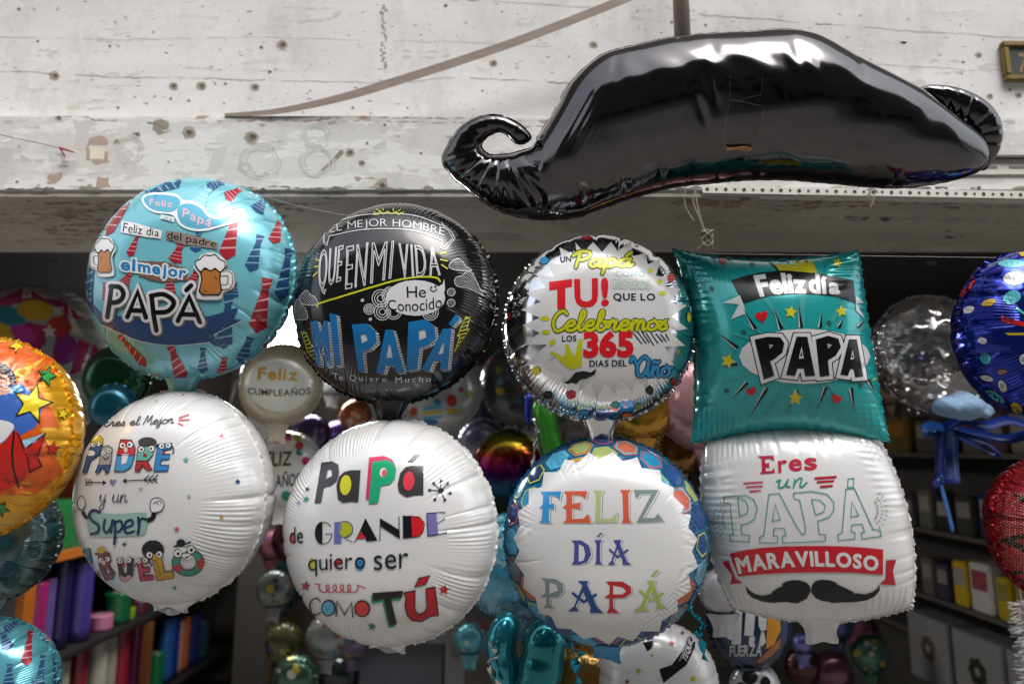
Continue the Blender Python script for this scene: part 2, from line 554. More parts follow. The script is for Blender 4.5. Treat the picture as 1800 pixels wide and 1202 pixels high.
def round_mesh(R, seed, nth=900, nr=44, nb=12, ncr=26, wr=1.0, depth=1.0):
    th = np.linspace(0, 2*np.pi, nth, endpoint=False)
    k, dm, st, ri, wd, u, patch, wob, low = crease_fields(th, seed, ncr)
    rim = 1 - .016*wr*np.exp(-(dm/.045)**2)*st[k] + .006*wr*np.sin(np.pi*np.clip(u*2, 0, 1))
    Vs, Fs = [], []
    def shell(nr, sgn, fine):
        r, z, z0 = mylar(nr)
        base = sum(len(v) for v in Vs)
        V = [np.array([[0, -sgn*z0*R*depth, 0]])]
        for i in range(nr):
            ri_, zi = r[i], z[i]
            nrm_r, nrm_z = ri_*ri_, math.sqrt(max(0, 1-ri_**4))
            cre = -np.exp(-(dm/wd[k])**2)*st[k]*sm(ri[k], ri[k]+.28, ri_)*.020*wr
            puff = .010*wr*(np.sin(np.pi*np.clip(u*2, 0, 1)*.5)-.6)*sm(.72, 1, ri_)
            f = .0052*wr*np.sin(150*th + 2.0*wob)*patch*sm(.66, .8, ri_)*(1-sm(.965, 1, ri_)) if fine else 0
            lo = .006*wr*low*sm(.3, .8, ri_)
            dsp = (cre + puff + f + lo)*(1 - sm(.985, 1.0, ri_)*.9)
            rr = ri_*(1 + (rim-1)*sm(.8, 1, ri_)) + dsp*nrm_r
            zz = zi*depth + dsp*nrm_z
            V.append(np.stack([rr*np.cos(th)*R, -sgn*zz*R, rr*np.sin(th)*R], 1))
        Vs.append(np.concatenate(V))
        j = np.arange(nth); j2 = (j+1) % nth
        fan = np.stack([np.full(nth, base), base+1+j, base+1+j2], 1)
        q = []
        for i in range(nr-1):
            a = base+1+i*nth; b = a+nth
            q.append(np.stack([a+j, b+j, b+j2, a+j2], 1))
        q = np.concatenate(q)
        if sgn < 0: fan, q = fan[:, ::-1], q[:, ::-1]
        Fs.append((fan, q))
    shell(nr, 1, True); shell(nb, -1, False)
    V = np.concatenate(Vs)
    fan = np.concatenate([f[0] for f in Fs]); q = np.concatenate([f[1] for f in Fs])
    rimv = np.stack([rim*np.cos(th)*R, 0*th, rim*np.sin(th)*R], 1)
    # crimped seam outside the rim
    rs = np.random.RandomState(seed+7)
    wv = (.0022*np.sin(46*th + 2*wob) + .0015*np.sin(97*th+wob))*wr
    jag = .0042 + .0011*np.sin(61*th+2*wob) + .0008*np.sin(133*th)
    out = rimv*(1 + (jag/R))[:, None] + np.stack([0*th, wv, 0*th], 1)
    mid = rimv*(1 + (jag*.45/R))[:, None] + np.stack([0*th, wv*.6, 0*th], 1)
    inn = rimv*.992
    SVv = np.concatenate([inn, mid, out]); j = np.arange(nth); j2 = (j+1) % nth
    SFf = np.concatenate([np.stack([a*nth+j, (a+1)*nth+j, (a+1)*nth+j2, a*nth+j2], 1) for a in (0, 1)])
    return V, fan, q, SVv, SFf
def tris_quads_obj(name, V, fan, q, m, parent):
    me = bpy.data.meshes.new(name)
    me.vertices.add(len(V)); me.vertices.foreach_set('co', V.astype(np.float32).ravel())
    idx = np.concatenate([fan.ravel(), q.ravel()]).astype(np.int32)
    me.loops.add(len(idx)); me.loops.foreach_set('vertex_index', idx)
    st = np.concatenate([np.arange(len(fan))*3, len(fan)*3 + np.arange(len(q))*4]).astype(np.int32)
    me.polygons.add(len(st)); me.polygons.foreach_set('loop_start', st)
    me.update(calc_edges=True)
    me.polygons.foreach_set('use_smooth', np.ones(len(st), dtype=bool))
    me.materials.append(m)
    return link_mesh(name, me, parent)
def neck_mesh(R, seed, length=.05, w0=.036, w1=.022, z0=-.965, bend=0.0):
    rs = random.Random(seed)
    V, F = [], []
    n, m = 28, 9
    for i in range(m):
        t = i/(m-1)
        z = z0*R - t*length
        w = w0 + (w1-w0)*min(1, t*1.7)
        if t > .85: w *= 1 + (t-.85)*.5
        d = .016*(1-t)**1.5 + .0035
        for k in range(n):
            a = 2*math.pi*k/n
            pl = 1 + .10*math.sin(5*a + seed) + .06*math.sin(9*a + 2*t)
            V.append((w*math.cos(a)*pl + bend*t*t, d*math.sin(a)*pl + .002*math.sin(7*a)*t, z + (.004*math.sin(3*a) + .006*math.cos(a+seed))*max(0, t-.6)*2))
    for i in range(m-1):
        for k in range(n):
            F.append((i*n+k, i*n+(k+1) % n, (i+1)*n+(k+1) % n, (i+1)*n+k))
    return np.array(V), np.array(F)

def world_surf(V, faces, M):
    """world-space data for Deco.build"""
    Mn = np.array(M)
    W = V @ Mn[:3, :3].T + Mn[:3, 3]
    wv = [Vector(v) for v in W]
    ff = [tuple(int(i) for i in f) for f in faces]
    bvh = BVHTree.FromPolygons(wv, ff, epsilon=0)
    # vertex normals
    N = np.zeros_like(W)
    for k in (3, 4):
        fa = np.array([f for f in ff if len(f) == k])
        if len(fa) == 0: continue
        p = W[fa]
        nn = np.cross(p[:, 2]-p[:, 0], p[:, (3 if k == 4 else 1)]-p[:, (1 if k == 4 else 0)])
        for c in range(k): np.add.at(N, fa[:, c], nn)
    N /= (np.linalg.norm(N, axis=1)[:, None] + 1e-12)
    return bvh, wv, ff, [Vector(n) for n in N]

def orient(yaw, pitch, roll):
    return (Matrix.Rotation(R_(yaw), 4, 'Z') @ Matrix.Rotation(R_(pitch), 4, 'X') @ Matrix.Rotation(R_(roll), 4, 'Y'))
def fit_round(bbox, Y, yaw, pitch, roll=0):
    x0, y0, x1, y1 = bbox
    r, z, z0 = mylar(24)
    th = np.linspace(0, 2*np.pi, 72, endpoint=False)
    P = np.concatenate([np.stack([np.outer(r, np.cos(th)).ravel(), s*np.repeat(z, 72), np.outer(r, np.sin(th)).ravel()], 1) for s in (1, -1)])
    Mr = np.array(orient(yaw, pitch, roll))[:3, :3]
    P = P @ Mr.T
    R = .19; c = np.array(at((x0+x1)/2, (y0+y1)/2, Y))
    for _ in range(8):
        q = proj_np(P*R + c)
        a, b = q.min(0), q.max(0)
        R *= ((x1-x0) + (y1-y0))/((b-a).sum())
        e = np.array([(x0+x1)/2, (y0+y1)/2]) - (a+b)/2
        s = c[1]/F_PX
        c = c + np.array([e[0]*s, 0, -e[1]*s])
    return Vector(c), R, (a, b)

INFO = {}
def balloon(key, name, label, bbox, Y, yaw, pitch, roll, m, seed, seam_m=None, hi=True, neck=True, ncr=26, wr=1.0, group=None, cat='foil balloon', neck_kw={}, surf=True):
    c, R, ab = fit_round(bbox, Y, yaw, pitch, roll)
    M = Matrix.Translation(c) @ orient(yaw, pitch, roll)
    t = thing(name, label, cat, mtx=M, group=group)
    if hi: V, fan, q, sv, sf = round_mesh(R, seed, ncr=ncr, wr=wr)
    else: V, fan, q, sv, sf = round_mesh(R, seed, nth=240, nr=20, nb=8, ncr=ncr, wr=wr)
    tris_quads_obj('foil_body', V, fan, q, m, t)
    mesh_np('seam', sv, sf, seam_m or m, t)
    if neck:
        nv, nf = neck_mesh(R, seed, **neck_kw)
        mesh_np('neck', nv, nf, m, t)
    S = None
    if surf:
        nfr = len(fan)//2
        S = world_surf(V, [tuple(f) for f in fan] + [tuple(f) for f in q], M)
    INFO[key] = (t, c, R, M, S)
    return t, S

def pillow_mesh(C, h, conc, rnd, seed, wr=1.0, n=150, nk=24, pw=.9):
    """C: four world corners TL TR BR BL; returns verts, quads, seam verts/faces, origin matrix"""
    C = [np.array(c) for c in C]
    ctr = sum(C)/4
    xa = (C[1]+C[2]-C[0]-C[3]); xa /= np.linalg.norm(xa)
    za = (C[0]+C[1]-C[2]-C[3]); za -= xa*(za@xa); za /= np.linalg.norm(za)
    ya = np.cross(za, xa)          # away from the viewer
    g = np.sin(np.linspace(-1, 1, n+1)*np.pi/2)
    U, Vv = np.meshgrid(g, g)
    cu = np.where(U < 0, conc[0], conc[1]); cv = np.where(Vv < 0, conc[2], conc[3])
    u = U*np.sqrt(1-rnd*Vv**2/2)*(1-cu*np.abs(U)*(1-Vv**2)); v = Vv*np.sqrt(1-rnd*U**2/2)*(1-cv*np.abs(Vv)*(1-U**2))
    P = (C[3]*((1-u)*(1-v)/4)[..., None] + C[2]*((1+u)*(1-v)/4)[..., None] + C[1]*((1+u)*(1+v)/4)[..., None] + C[0]*((1-u)*(1+v)/4)[..., None])
    rs = np.random.RandomState(seed)
    z = h*np.sqrt(np.clip((1-U**2)*(1-Vv**2), 0, 1))**pw
    def ridge(a, b, sd):
        r2 = np.random.RandomState(sd)
        ang = np.sort(r2.uniform(-.85, .85, 9)); stn = r2.uniform(.2, 1, 9)
        d = sum(-s_*np.exp(-((a-c_)/.018)**2) for c_, s_ in zip(ang, stn))
        ri = .62 + .1*np.sin(5*a+sd)
        fine = .10*np.sin(95*a + 2*np.sin(6*a+sd))*np.clip(np.sin(3.1*a+sd)+.4, 0, 1)*sm(.6, .75, b)
        return (.55*d*sm(ri, 1, b) + fine + .18*np.sin(9*a+sd)*sm(.7, 1, b))*np.sqrt(np.clip(1-a*a, 0, 1))
    dsp = np.zeros_like(z)
    for b, a, sd in ((Vv, U, 1), (-Vv, U, 2), (U, Vv, 3), (-U, Vv, 4)):
        dsp += ridge(a, np.clip(b, 0, 1), sd+seed)*(1-sm(.985, 1, np.clip(b, 0, 1)))
    dsp *= .009*wr
    front = P - ya*(z + dsp)[..., None]; back = P + ya*z[..., None]*.9
    front = (front-ctr).reshape(-1, 3); back = (back-ctr).reshape(-1, 3)
    N = n+1
    i, j = np.meshgrid(np.arange(n), np.arange(n), indexing='ij')
    a = (i*N+j).ravel()
    q = np.stack([a, a+1, a+N+1, a+N], 1); qb = q[:, ::-1] + N*N
    V = np.concatenate([front, back])
    M = Matrix(((xa[0], ya[0], za[0], ctr[0]), (xa[1], ya[1], za[1], ctr[1]), (xa[2], ya[2], za[2], ctr[2]), (0, 0, 0, 1)))
    Rm = np.stack([xa, ya, za], 1)
    V = V @ Rm
    loop = [(0, k) for k in range(n)] + [(k, n) for k in range(n)] + [(n, n-k) for k in range(n)] + [(n-k, 0) for k in range(n)]
    E = np.array([V[r*N+c_] for r, c_ in loop])
    L = len(E); t = np.arange(L)
    dirv = E*np.array([1, 0, 1]); dirv /= np.linalg.norm(dirv, axis=1)[:, None]
    jag = .0045 + .0013*np.sin(t*.9) + .001*np.sin(t*2.3+1)
    out = E + dirv*jag[:, None] + np.stack([0*t, .0018*np.sin(t*.7)+.001*np.sin(t*1.9), 0*t], 1)
    inn = E*.99
    sv = np.concatenate([inn, out]); sf = np.stack([t, L+t, L+(t+1) % L, (t+1) % L], 1)
    return V, np.concatenate([q, qb]), sv, sf, M

def inflate_outline(outs, step, thick, holes=0):
    """outline in photo px -> (verts px, height px, tris); cross-sections come out round"""
    P = [Vector(p) for p in outs]
    A = np.array(outs)
    x0, y0 = A.min(0)-step*2; x1, y1 = A.max(0)+step*2
    gx = np.arange(x0, x1, step); gy = np.arange(y0, y1, step)
    X, Y = np.meshgrid(gx, gy)
    inside = np.zeros(X.shape, bool)
    n = len(A)
    for i in range(n):
        a, b = A[i], A[(i+1) % n]
        c = ((a[1] > Y) != (b[1] > Y))
        with np.errstate(divide='ignore', invalid='ignore'):
            xi = (b[0]-a[0])*(Y-a[1])/(b[1]-a[1]+1e-12) + a[0]
        inside ^= c & (X < xi)
    # distance to outline
    D = np.full(X.shape, 1e9)
    for i in range(n):
        a, b = A[i], A[(i+1) % n]
        ab = b-a; L2 = (ab@ab)+1e-12
        t = np.clip(((X-a[0])*ab[0] + (Y-a[1])*ab[1])/L2, 0, 1)
        D = np.minimum(D, np.hypot(X-a[0]-t*ab[0], Y-a[1]-t*ab[1]))
    phi = np.zeros(X.shape)
    w = 1.93
    ii, jj = np.indices(X.shape)
    for it in range(700):
        for par in (0, 1):
            nb = np.zeros_like(phi)
            nb[1:-1, 1:-1] = phi[2:, 1:-1]+phi[:-2, 1:-1]+phi[1:-1, 2:]+phi[1:-1, :-2]
            new = (nb + step*step)/4
            mk = inside & ((ii+jj) % 2 == par)
            phi[mk] += w*(new[mk]-phi[mk])
    phi = np.maximum(phi, 0)
    H = np.sqrt(2*phi)
    return X, Y, inside, D, H
# ------------------------------------------------------------------ the setting
def node_mat(name):
    m = bpy.data.materials.new(name); m.use_nodes = True
    nt = m.node_tree
    return m, nt, nt.nodes['Principled BSDF']
def N_(nt, typ, **kw):
    n = nt.nodes.new(typ)
    for k, v in kw.items():
        if k in n.inputs: n.inputs[k].default_value = v
        else: setattr(n, k, v)
    return n
def ramp(nt, src, stops):
    r = nt.nodes.new('ShaderNodeValToRGB')
    e = r.color_ramp.elements
    while len(e) < len(stops): e.new(.5)
    for el, (p, c) in zip(e, stops):
        el.position = p; el.color = srgb(c) if isinstance(c, str) else (c, c, c, 1)
    nt.links.new(src, r.inputs[0])
    return r.outputs[0]
def mix(nt, fac, a, b):
    m = nt.nodes.new('ShaderNodeMix'); m.data_type = 'RGBA'
    for nm, s in (('Factor', fac), ('A', a), ('B', b)):
        if isinstance(s, str): m.inputs[nm].default_value = srgb(s)
        elif isinstance(s, (int, float)): m.inputs[nm].default_value = s
        else: nt.links.new(s, m.inputs[nm])
    return m.outputs['Result']

def wall_material(name, base, dirt, scale=1.0, flake=None, dark=None):
    m, nt, b = node_mat(name)
    tc = N_(nt, 'ShaderNodeTexCoord')
    def noise(sc, det, stretch=(1, 1, 1), rough=.6):
        mp = N_(nt, 'ShaderNodeMapping'); mp.inputs['Scale'].default_value = stretch
        nt.links.new(tc.outputs['Object'], mp.inputs['Vector'])
        n = N_(nt, 'ShaderNodeTexNoise'); n.inputs['Scale'].default_value = sc*scale
        n.inputs['Detail'].default_value = det; n.inputs['Roughness'].default_value = rough
        nt.links.new(mp.outputs[0], n.inputs['Vector'])
        return n.outputs['Fac']
    big = noise(2.2, 5, (1, 1, 2.2))
    grain = noise(22, 6, (.22, 1, 3.2), .8)      # board grain running sideways
    spots = noise(34, 2, (1, 1, 1.4))
    pits = noise(85, 3)
    c = mix(nt, ramp(nt, big, [(.35, 0.0), (.75, 1.0)]), base, dirt)
    c = mix(nt, ramp(nt, grain, [(.58, 0.0), (.74, .45)]), c, dirt)
    c = mix(nt, ramp(nt, noise(9, 8, (1, 1, .45), .7), [(.50, 0.0), (.62, .38)]), c, 'b9b5b0')
    c = mix(nt, ramp(nt, noise(60, 4, (.6, 1, 1), .7), [(.60, 0.0), (.70, .5)]), c, 'a39b91')
    c = mix(nt, ramp(nt, spots, [(.71, 0.0), (.76, .6)]), c, dark or '6e665c')
    c = mix(nt, ramp(nt, pits, [(.715, 0.0), (.75, .7)]), c, dark or '5b534a')
    if flake:
        fl = noise(7, 8, (.6, 1, 2.0), .68)
        c = mix(nt, ramp(nt, fl, [(.50, 0.0), (.515, 1.0)]), c, flake)
    nt.links.new(c, b.inputs['Base Color'])
    b.inputs['Roughness'].default_value = .85
    bp = N_(nt, 'ShaderNodeBump'); bp.inputs['Strength'].default_value = .22; bp.inputs['Distance'].default_value = .002
    ad = N_(nt, 'ShaderNodeMath', operation='ADD')
    nt.links.new(grain, ad.inputs[0]); nt.links.new(pits, ad.inputs[1])
    nt.links.new(ad.outputs[0], bp.inputs['Height']); nt.links.new(bp.outputs[0], b.inputs['Normal'])
    return m

Y_FAS, Y_WALL = 1.60, 1.665
Z_BOT = at(900, 336, Y_FAS).z          # underside of the lintel
Z_TOP = at(900, 203, Y_FAS).z          # top of the lintel face
Y_IN = (Z_BOT - CAM.z)/math.tan(TILT + math.atan((601-437)/1200.0))
XW = 3.6
HALL, BACK = 2.15, 5.2

ground_m = wall_material('street_concrete', '62605d', '545250', 1.0)
tag(MB().box((-40, -40, -.3), (40, 40, 0)).build('ground', ground_m), kind='structure')
tag(MB().box((-30, -2.6, .001), (30, 1.745, .12), bevel=.01).build('bounce_pavement', wall_material('bounce_concrete', '85827d', '76726d', 1.0)), kind='structure')  # unseen pale strip added to bounce light onto soffit and balloon undersides
floor_m = mat('shop_floor_tile', '6a655f', rough=.5, vary=.3)
tag(MB().box((-HALL, 1.75, 0), (HALL, BACK, .02)).build('shop_floor', floor_m), kind='structure')

bld = thing('shop_building', 'old shop front of white painted board marked concrete above a dark open shop', 'building', (0, Y_FAS, 0))
bi = bld.location.copy()
def bpart(mb, name, m, parent=bld, smooth=False):
    o = mb.build(name, m, None, smooth)
    o.data.transform(Matrix.Translation(-bi)); o.parent = parent
    return o
wall_m = wall_material('board_marked_concrete', 'dfdedd', 'cbc9c6')
fas_m = wall_material('flaking_painted_concrete', 'd8d7d4', 'cac8c4', flake='e0dfdc')
sof_m = wall_material('grimy_concrete', 'c4bcb4', 'a39b94', flake='b3aba3', dark='4a4541')
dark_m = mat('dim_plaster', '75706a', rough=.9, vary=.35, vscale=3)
bpart(MB().box((-XW, Y_WALL, Z_TOP-.02), (XW, Y_WALL+.25, 3.0)), 'upper_wall', wall_m)
bpart(MB().box((-XW, Y_WALL-.02, 3.002), (XW, Y_WALL+.25, 8)), 'unseen_upper_storey', mat('dark_for_reflection', '4d4642', rough=.9, vary=.2))  # unseen storey, coloured dark to give the moustache foil a dark reflection
bpart(MB().box((-XW, Y_FAS, Z_BOT), (XW, Y_WALL+.05, Z_TOP), bevel=.004), 'lintel', fas_m)
bpart(MB().box((-XW, Y_FAS+.006, Z_BOT-.012), (XW, Y_IN, Z_BOT+.05)).box((-XW, Y_WALL+.055, Z_BOT+.055), (XW, Y_IN, Z_TOP)), 'soffit', sof_m)
bpart(MB().box((-HALL-.2, Y_IN, Z_BOT+.02), (HALL+.2, BACK+.2, Z_BOT+.2)), 'ceiling', mat('darkened_plaster', '2b2927', rough=.9, vary=.3))  # ceiling colour darkened to give the upper shop its near-black gloom
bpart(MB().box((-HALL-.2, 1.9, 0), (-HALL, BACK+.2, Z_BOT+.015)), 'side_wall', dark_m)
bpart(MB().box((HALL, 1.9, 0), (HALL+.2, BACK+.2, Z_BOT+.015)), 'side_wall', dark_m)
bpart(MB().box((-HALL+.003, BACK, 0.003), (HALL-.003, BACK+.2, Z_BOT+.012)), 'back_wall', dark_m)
bpart(MB().box((-XW, Y_WALL+.02, 0), (-HALL-.205, Y_WALL+.3, Z_BOT-.02)), 'pier', wall_m)
bpart(MB().box((HALL+.205, Y_WALL+.02, 0), (XW, Y_WALL+.3, Z_BOT-.02)), 'pier', wall_m)

# the row of houses across the street, behind the photographer
opp_m = wall_material('street_render', '4b4844', '3c3a37')
opp = thing('street_building', 'dark rendered street building facing the balloon stall', 'building', (0, -7, 0))
bpart_o = MB().box((-16, -3, 0), (16, 0, 10.6)).build('wall', opp_m, opp)
for k in range(-3, 4):
    for zz in (1.0, 4.2, 7.4): MB().box((k*2.3-.6, .002, zz), (k*2.3+.6, .06, zz+1.5)).build('window', mat('dark_glass', '15181a', rough=.1), opp)
# ------------------------------------------------------------------ main balloons
WHITE = foil('white_pearl_foil', 'dcdcdb', metal=.12, rough=.24)
SPECS = dict(
 ties=('round_balloon', 'cyan foil balloon printed with neckties, beer mugs and black PAPÁ', (150, 314, 524, 668), 1.30, -6, -4, 0, foil('cyan_foil', '78c4d1', .24, .22), 11),
 black=('round_balloon', 'black foil balloon reading EL MEJOR HOMBRE with blue MI PAPÁ', (516, 356, 872, 712), 1.30, -4, -6, 0, foil('black_foil', '1b1b1c', .3, .13), 12),
 silver=('round_balloon', 'mirror silver foil balloon with white starburst and red TU!', (888, 412, 1219, 743), 1.30, -3, -2, 0, foil('silver_foil', 'e2e3e4', 1.0, .11, bump=(14, .10, .006)), 13),
 abuelo=('round_balloon', 'white foil balloon with cartoon letters PADRE and ABUELO, turned sideways', (127, 686, 484, 1062), 1.30, -16, 2, 0, WHITE, 14),
 grande=('round_balloon', 'white foil balloon reading PaPá de GRANDE quiero ser COMO TÚ', (498, 737, 874, 1136), 1.28, -12, 0, 0, WHITE, 15),
 hexagon=('round_balloon', 'round balloon with coloured hexagon rim and FELIZ DÍA PAPÁ', (888, 770, 1244, 1136), 1.30, -6, 0, 0, foil('hexagon_blue_foil', '2f7fae', .5, .16), 16),
 hero=('round_balloon', 'yellow and orange comic balloon with red cape, cut by left edge', (-225, 592, 147, 950), 1.22, -8, 0, 0, foil('yellow_foil', 'e8a81c', .45, .2), 17),
)
for k, (nm, lab, bb, Y, yw, pt, rl, m, sd_) in SPECS.items():
    balloon(k, nm, lab, bb, Y, yw, pt, rl, m, sd_, group='father\'s day balloons hung in front of the shop', ncr={'silver': 24, 'black': 18, 'hexagon': 20, 'grande': 20, 'abuelo': 20}.get(k, 24), wr={'silver': .6, 'black': .5, 'hexagon': .45, 'ties': .7, 'grande': .6, 'abuelo': .6}.get(k, .85),
            neck_kw={'abuelo': dict(length=.022, w0=.055, w1=.034), 'grande': dict(length=.016, w0=.045, w1=.03), 'hexagon': dict(length=.03, w0=.03)}.get(k, {}))
def pillow(key, name, label, cor, h, conc, rnd, m, seed, wr=1.0, pw=.9):
    V, q, sv, sf, M = pillow_mesh(cor, h, conc, rnd, seed, wr, pw=pw)
    t = thing(name, label, 'foil balloon', mtx=M, group='father\'s day balloons hung in front of the shop')
    mesh_np('foil_body', V, q, m, t); mesh_np('seam', sv, sf, m, t)
    S = world_surf(V, [tuple(f) for f in q], M)
    INFO[key] = (t, M.translation, .2, M, S)
    return t
pillow('teal', 'square_balloon', 'teal square pillow balloon with FELIZ DÍA banner and black PAPA',
       [at(1183, 438, 1.30), at(1508, 442, 1.20), at(1561, 774, 1.22), at(1216, 778, 1.31)], .088, (.13, .03, .10, .12), 0.0, foil('teal_foil', '22a6a6', .25, .2), 21, pw=1.3)
t8 = pillow('square', 'square_balloon', 'white square balloon with green outlined PAPÁ and red MARAVILLOSO ribbon',
       [at(1216, 757, 1.32), at(1556, 738, 1.24), at(1632, 1090, 1.24), at(1268, 1088, 1.33)], .085, (-.012,)*4, .50, WHITE, 22)
_V, _F = neck_mesh(.17, 5, length=.045, w0=.04, w1=.026)
mesh_np('neck', _V + np.array([.01, 0, 0]), _F, WHITE, t8)

# ---- the black moustache balloon
MUS = [(937,258),(947,240),(959,220),(985,180),(989,167),(1008,140),(1036,113),(1067,93),(1125,78),(1183,66),(1242,60),(1322,56),(1368,52),(1410,55),(1445,66),(1480,86),(1514,105),(1549,122),(1584,140),(1616,156),(1650,182),(1690,212),(1722,238),(1735,268),(1724,297),(1696,311),(1654,321),(1602,329),(1549,330),(1497,326),(1445,321),(1375,316),(1305,317),(1252,322),(1200,327),(1164,334),(1106,350),(1047,370),(1008,383),(950,386),(903,379),(864,364),(833,342),(810,323),(800,316),(781,291),(778,278),(787,256),(802,233),(819,218),(846,205),(876,203),(902,212),(921,225),(931,237),(932,245),(922,252),(910,253),(900,246),(891,237),(878,232),(861,238),(848,250),(847,261),(855,269),(866,273),(895,271),(918,265)]
CURL = [(1612,160),(1630,150),(1658,150),(1689,156),(1724,172),(1749,195),(1761,224),(1759,252),(1749,276),(1730,300),(1712,292),(1706,262),(1700,240),(1684,222),(1660,205),(1636,186)]
BLK = foil('black_mirror_foil', '555354', 1.0, .125, bump=(9, .10, .010))
mus_c = at(1268, 222, 1.19)
mus_n = (CAM - mus_c).normalized()
mus_n = (Matrix.Rotation(R_(6), 3, 'Z') @ mus_n).normalized()
mus_x = mus_n.cross(Vector((0, 0, 1))).normalized() * -1
if mus_x.x < 0: mus_x = -mus_x
mus_z = mus_x.cross(mus_n)
if mus_z.z < 0: mus_z = -mus_z
MUS_M = Matrix(((mus_x.x, -mus_n.x, mus_z.x, mus_c.x), (mus_x.y, -mus_n.y, mus_z.y, mus_c.y), (mus_x.z, -mus_n.z, mus_z.z, mus_c.z), (0, 0, 0, 1)))
MUS_I = MUS_M.inverted()
def plane_pt(px, py, off=0.0):
    d = ray(px, py); t = (mus_c - mus_n*off - CAM).dot(mus_n)/d.dot(mus_n)
    return CAM + d*t
def dense(outl, step):
    P = catmull(outl, 6, True); out = []
    for a, b in zip(P, P[1:] + P[:1]):
        n = max(1, int(math.hypot(b[0]-a[0], b[1]-a[1])/step))
        for k in range(n): out.append((a[0]+(b[0]-a[0])*k/n, a[1]+(b[1]-a[1])*k/n))
    return out
from mathutils.geometry import delaunay_2d_cdt
def inflated(name, outl, m, parent, off=0.0, k=.8, step=4.0, crease=None, back=.8, ppm=None, imat=None, toplane=None, seam=.9):
    imat = imat or MUS_I; toplane = toplane or (lambda x, y: plane_pt(x, y, off))
    O = dense(outl, step*.9)
    X, Y, ins, D, H = inflate_outline(O, step, 1)
    pts = [Vector(p) for p in O]; hs = [0.0]*len(O)
    A = np.array(O); n = len(O)
    area = sum(O[i][0]*O[(i+1) % n][1]-O[(i+1) % n][0]*O[i][1] for i in range(n))
    sg = 1 if area > 0 else -1
    def hat(x, y):
        i = (x-X[0, 0])/step; j = (y-Y[0, 0])/step
        a, b = int(i), int(j)
        if a < 0 or b < 0 or a+1 >= X.shape[1] or b+1 >= X.shape[0]: return 0
        fx, fy = i-a, j-b
        p2 = H*H
        return math.sqrt(max(0, p2[b, a]*(1-fx)*(1-fy)+p2[b, a+1]*fx*(1-fy)+p2[b+1, a]*(1-fx)*fy+p2[b+1, a+1]*fx*fy))
    for dd in (.35, 1.2, 2.6):
        for i in range(n):
            a, b = A[i-1], A[(i+1) % n]; t = b-a; t = t/(np.linalg.norm(t)+1e-9)
            nx, ny = -t[1]*sg, t[0]*sg
            h6 = hat(A[i][0]+nx*step*1.5, A[i][1]+ny*step*1.5)
            pts.append(Vector((A[i][0]+nx*dd, A[i][1]+ny*dd))); hs.append(h6*math.sqrt(dd/(step*1.5)))
    mk = ins & (D > 4.6)
    for x, y, h in zip(X[mk], Y[mk], H[mk]): pts.append(Vector((x, y))); hs.append(float(h))
    co, ed, fa, ov, oe, of = delaunay_2d_cdt(pts, [], [list(range(n))], 1, 1e-6)
    hh = [hs[o[0]] if o else 0 for o in ov]
    s = (mus_c - CAM).length/F_PX if ppm is None else ppm
    if crease: hh = [h*crease(c.x, c.y) for h, c in zip(hh, co)]
    base = [imat @ toplane(c.x, c.y) for c in co]
    fr = [(p.x, p.y - h*s*k, p.z) for p, h in zip(base, hh)]
    bk = [(p.x, p.y + h*s*k*back, p.z) for p, h in zip(base, hh)]
    N0 = len(co)
    ff = []
    for f in fa:
        a, b, c = f[0], f[1], f[2]
        pa, pb, pc = co[a], co[b], co[c]
        cw = (pb-pa).cross(pc-pa)
        f = (a, c, b) if cw > 0 else (a, b, c)     # px y runs down
        ff.append(f[::-1] if False else f); ff.append((f[0]+N0, f[2]+N0, f[1]+N0))
    o = mesh_np(name, np.array(fr+bk), np.array(ff), m, parent)
    bm = bmesh.new(); bm.from_mesh(o.data)
    bmesh.ops.remove_doubles(bm, verts=bm.verts, dist=1e-6)
    bmesh.ops.recalc_face_normals(bm, faces=bm.faces)
    for f in bm.faces: f.smooth = True
    bm.to_mesh(o.data); bm.free()
    return o, O
mst = thing('moustache_balloon', 'giant glossy black moustache shaped balloon with curled tips', 'foil balloon', mtx=MUS_M)
def mus_crease(x, y):
    v = 1.0
    for cx, cy, dx, dy, w, d in ((1240, 160, .25, 1, 7, .05), (1225, 200, .3, 1, 6, .04), (1365, 125, .35, 1, 8, .012), (1392, 125, .4, 1, 9, .016), (1418, 128, .45, 1, 8, .012)):
        l = math.hypot(dx, dy); u = ((x-cx)*dx + (y-cy)*dy)/l; p = ((x-cx)*-dy + (y-cy)*dx)/l
        v -= d*math.exp(-(p/w)**2)*math.exp(-(u/34)**2)
    # gathered foil inside the left curl
    if x < 960:
        a = math.atan2(y-252, x-885)
        r = math.hypot(x-885, y-252)
        v -= .11*max(0, math.sin(13*a+1.2*math.sin(3*a)))**3*math.exp(-((r-35)/48)**2)
        v -= .05*max(0, math.sin(31*a))*math.exp(-((r-95)/30)**2)
    v -= .010*math.sin((x*.8+y*.45)*.62)*math.exp(-((x-1000)/42)**2-((y-185)/55)**2)      # fine gathers at the shoulder
    v -= .05*max(0, math.sin(x*.105 + 1.3*math.sin(x*.021)))**6*math.exp(-((y-(318 + max(0, 1150-x)*.2))/22)**2)
    v -= .03*max(0, math.sin(x*.047 + .8*math.sin(x*.013)))**10*math.exp(-((y-(80 + abs(x-1330)*.16))/26)**2)
    v += .007*math.sin(x*.083-y*.05+2*math.sin(y*.03)) + .005*math.sin(x*.027+y*.11)
    return v*(1 + .012*math.sin(x*.031+y*.017))
def curl_crease(x, y):
    a = math.atan2(y-245, x-1668)
    return 1 - .13*max(0, math.sin(17*a + 1.5*math.sin(4*a)))**2
m_body, m_out = inflated('foil_body', MUS, BLK, mst, 0.0, .86, 3.6, mus_crease)
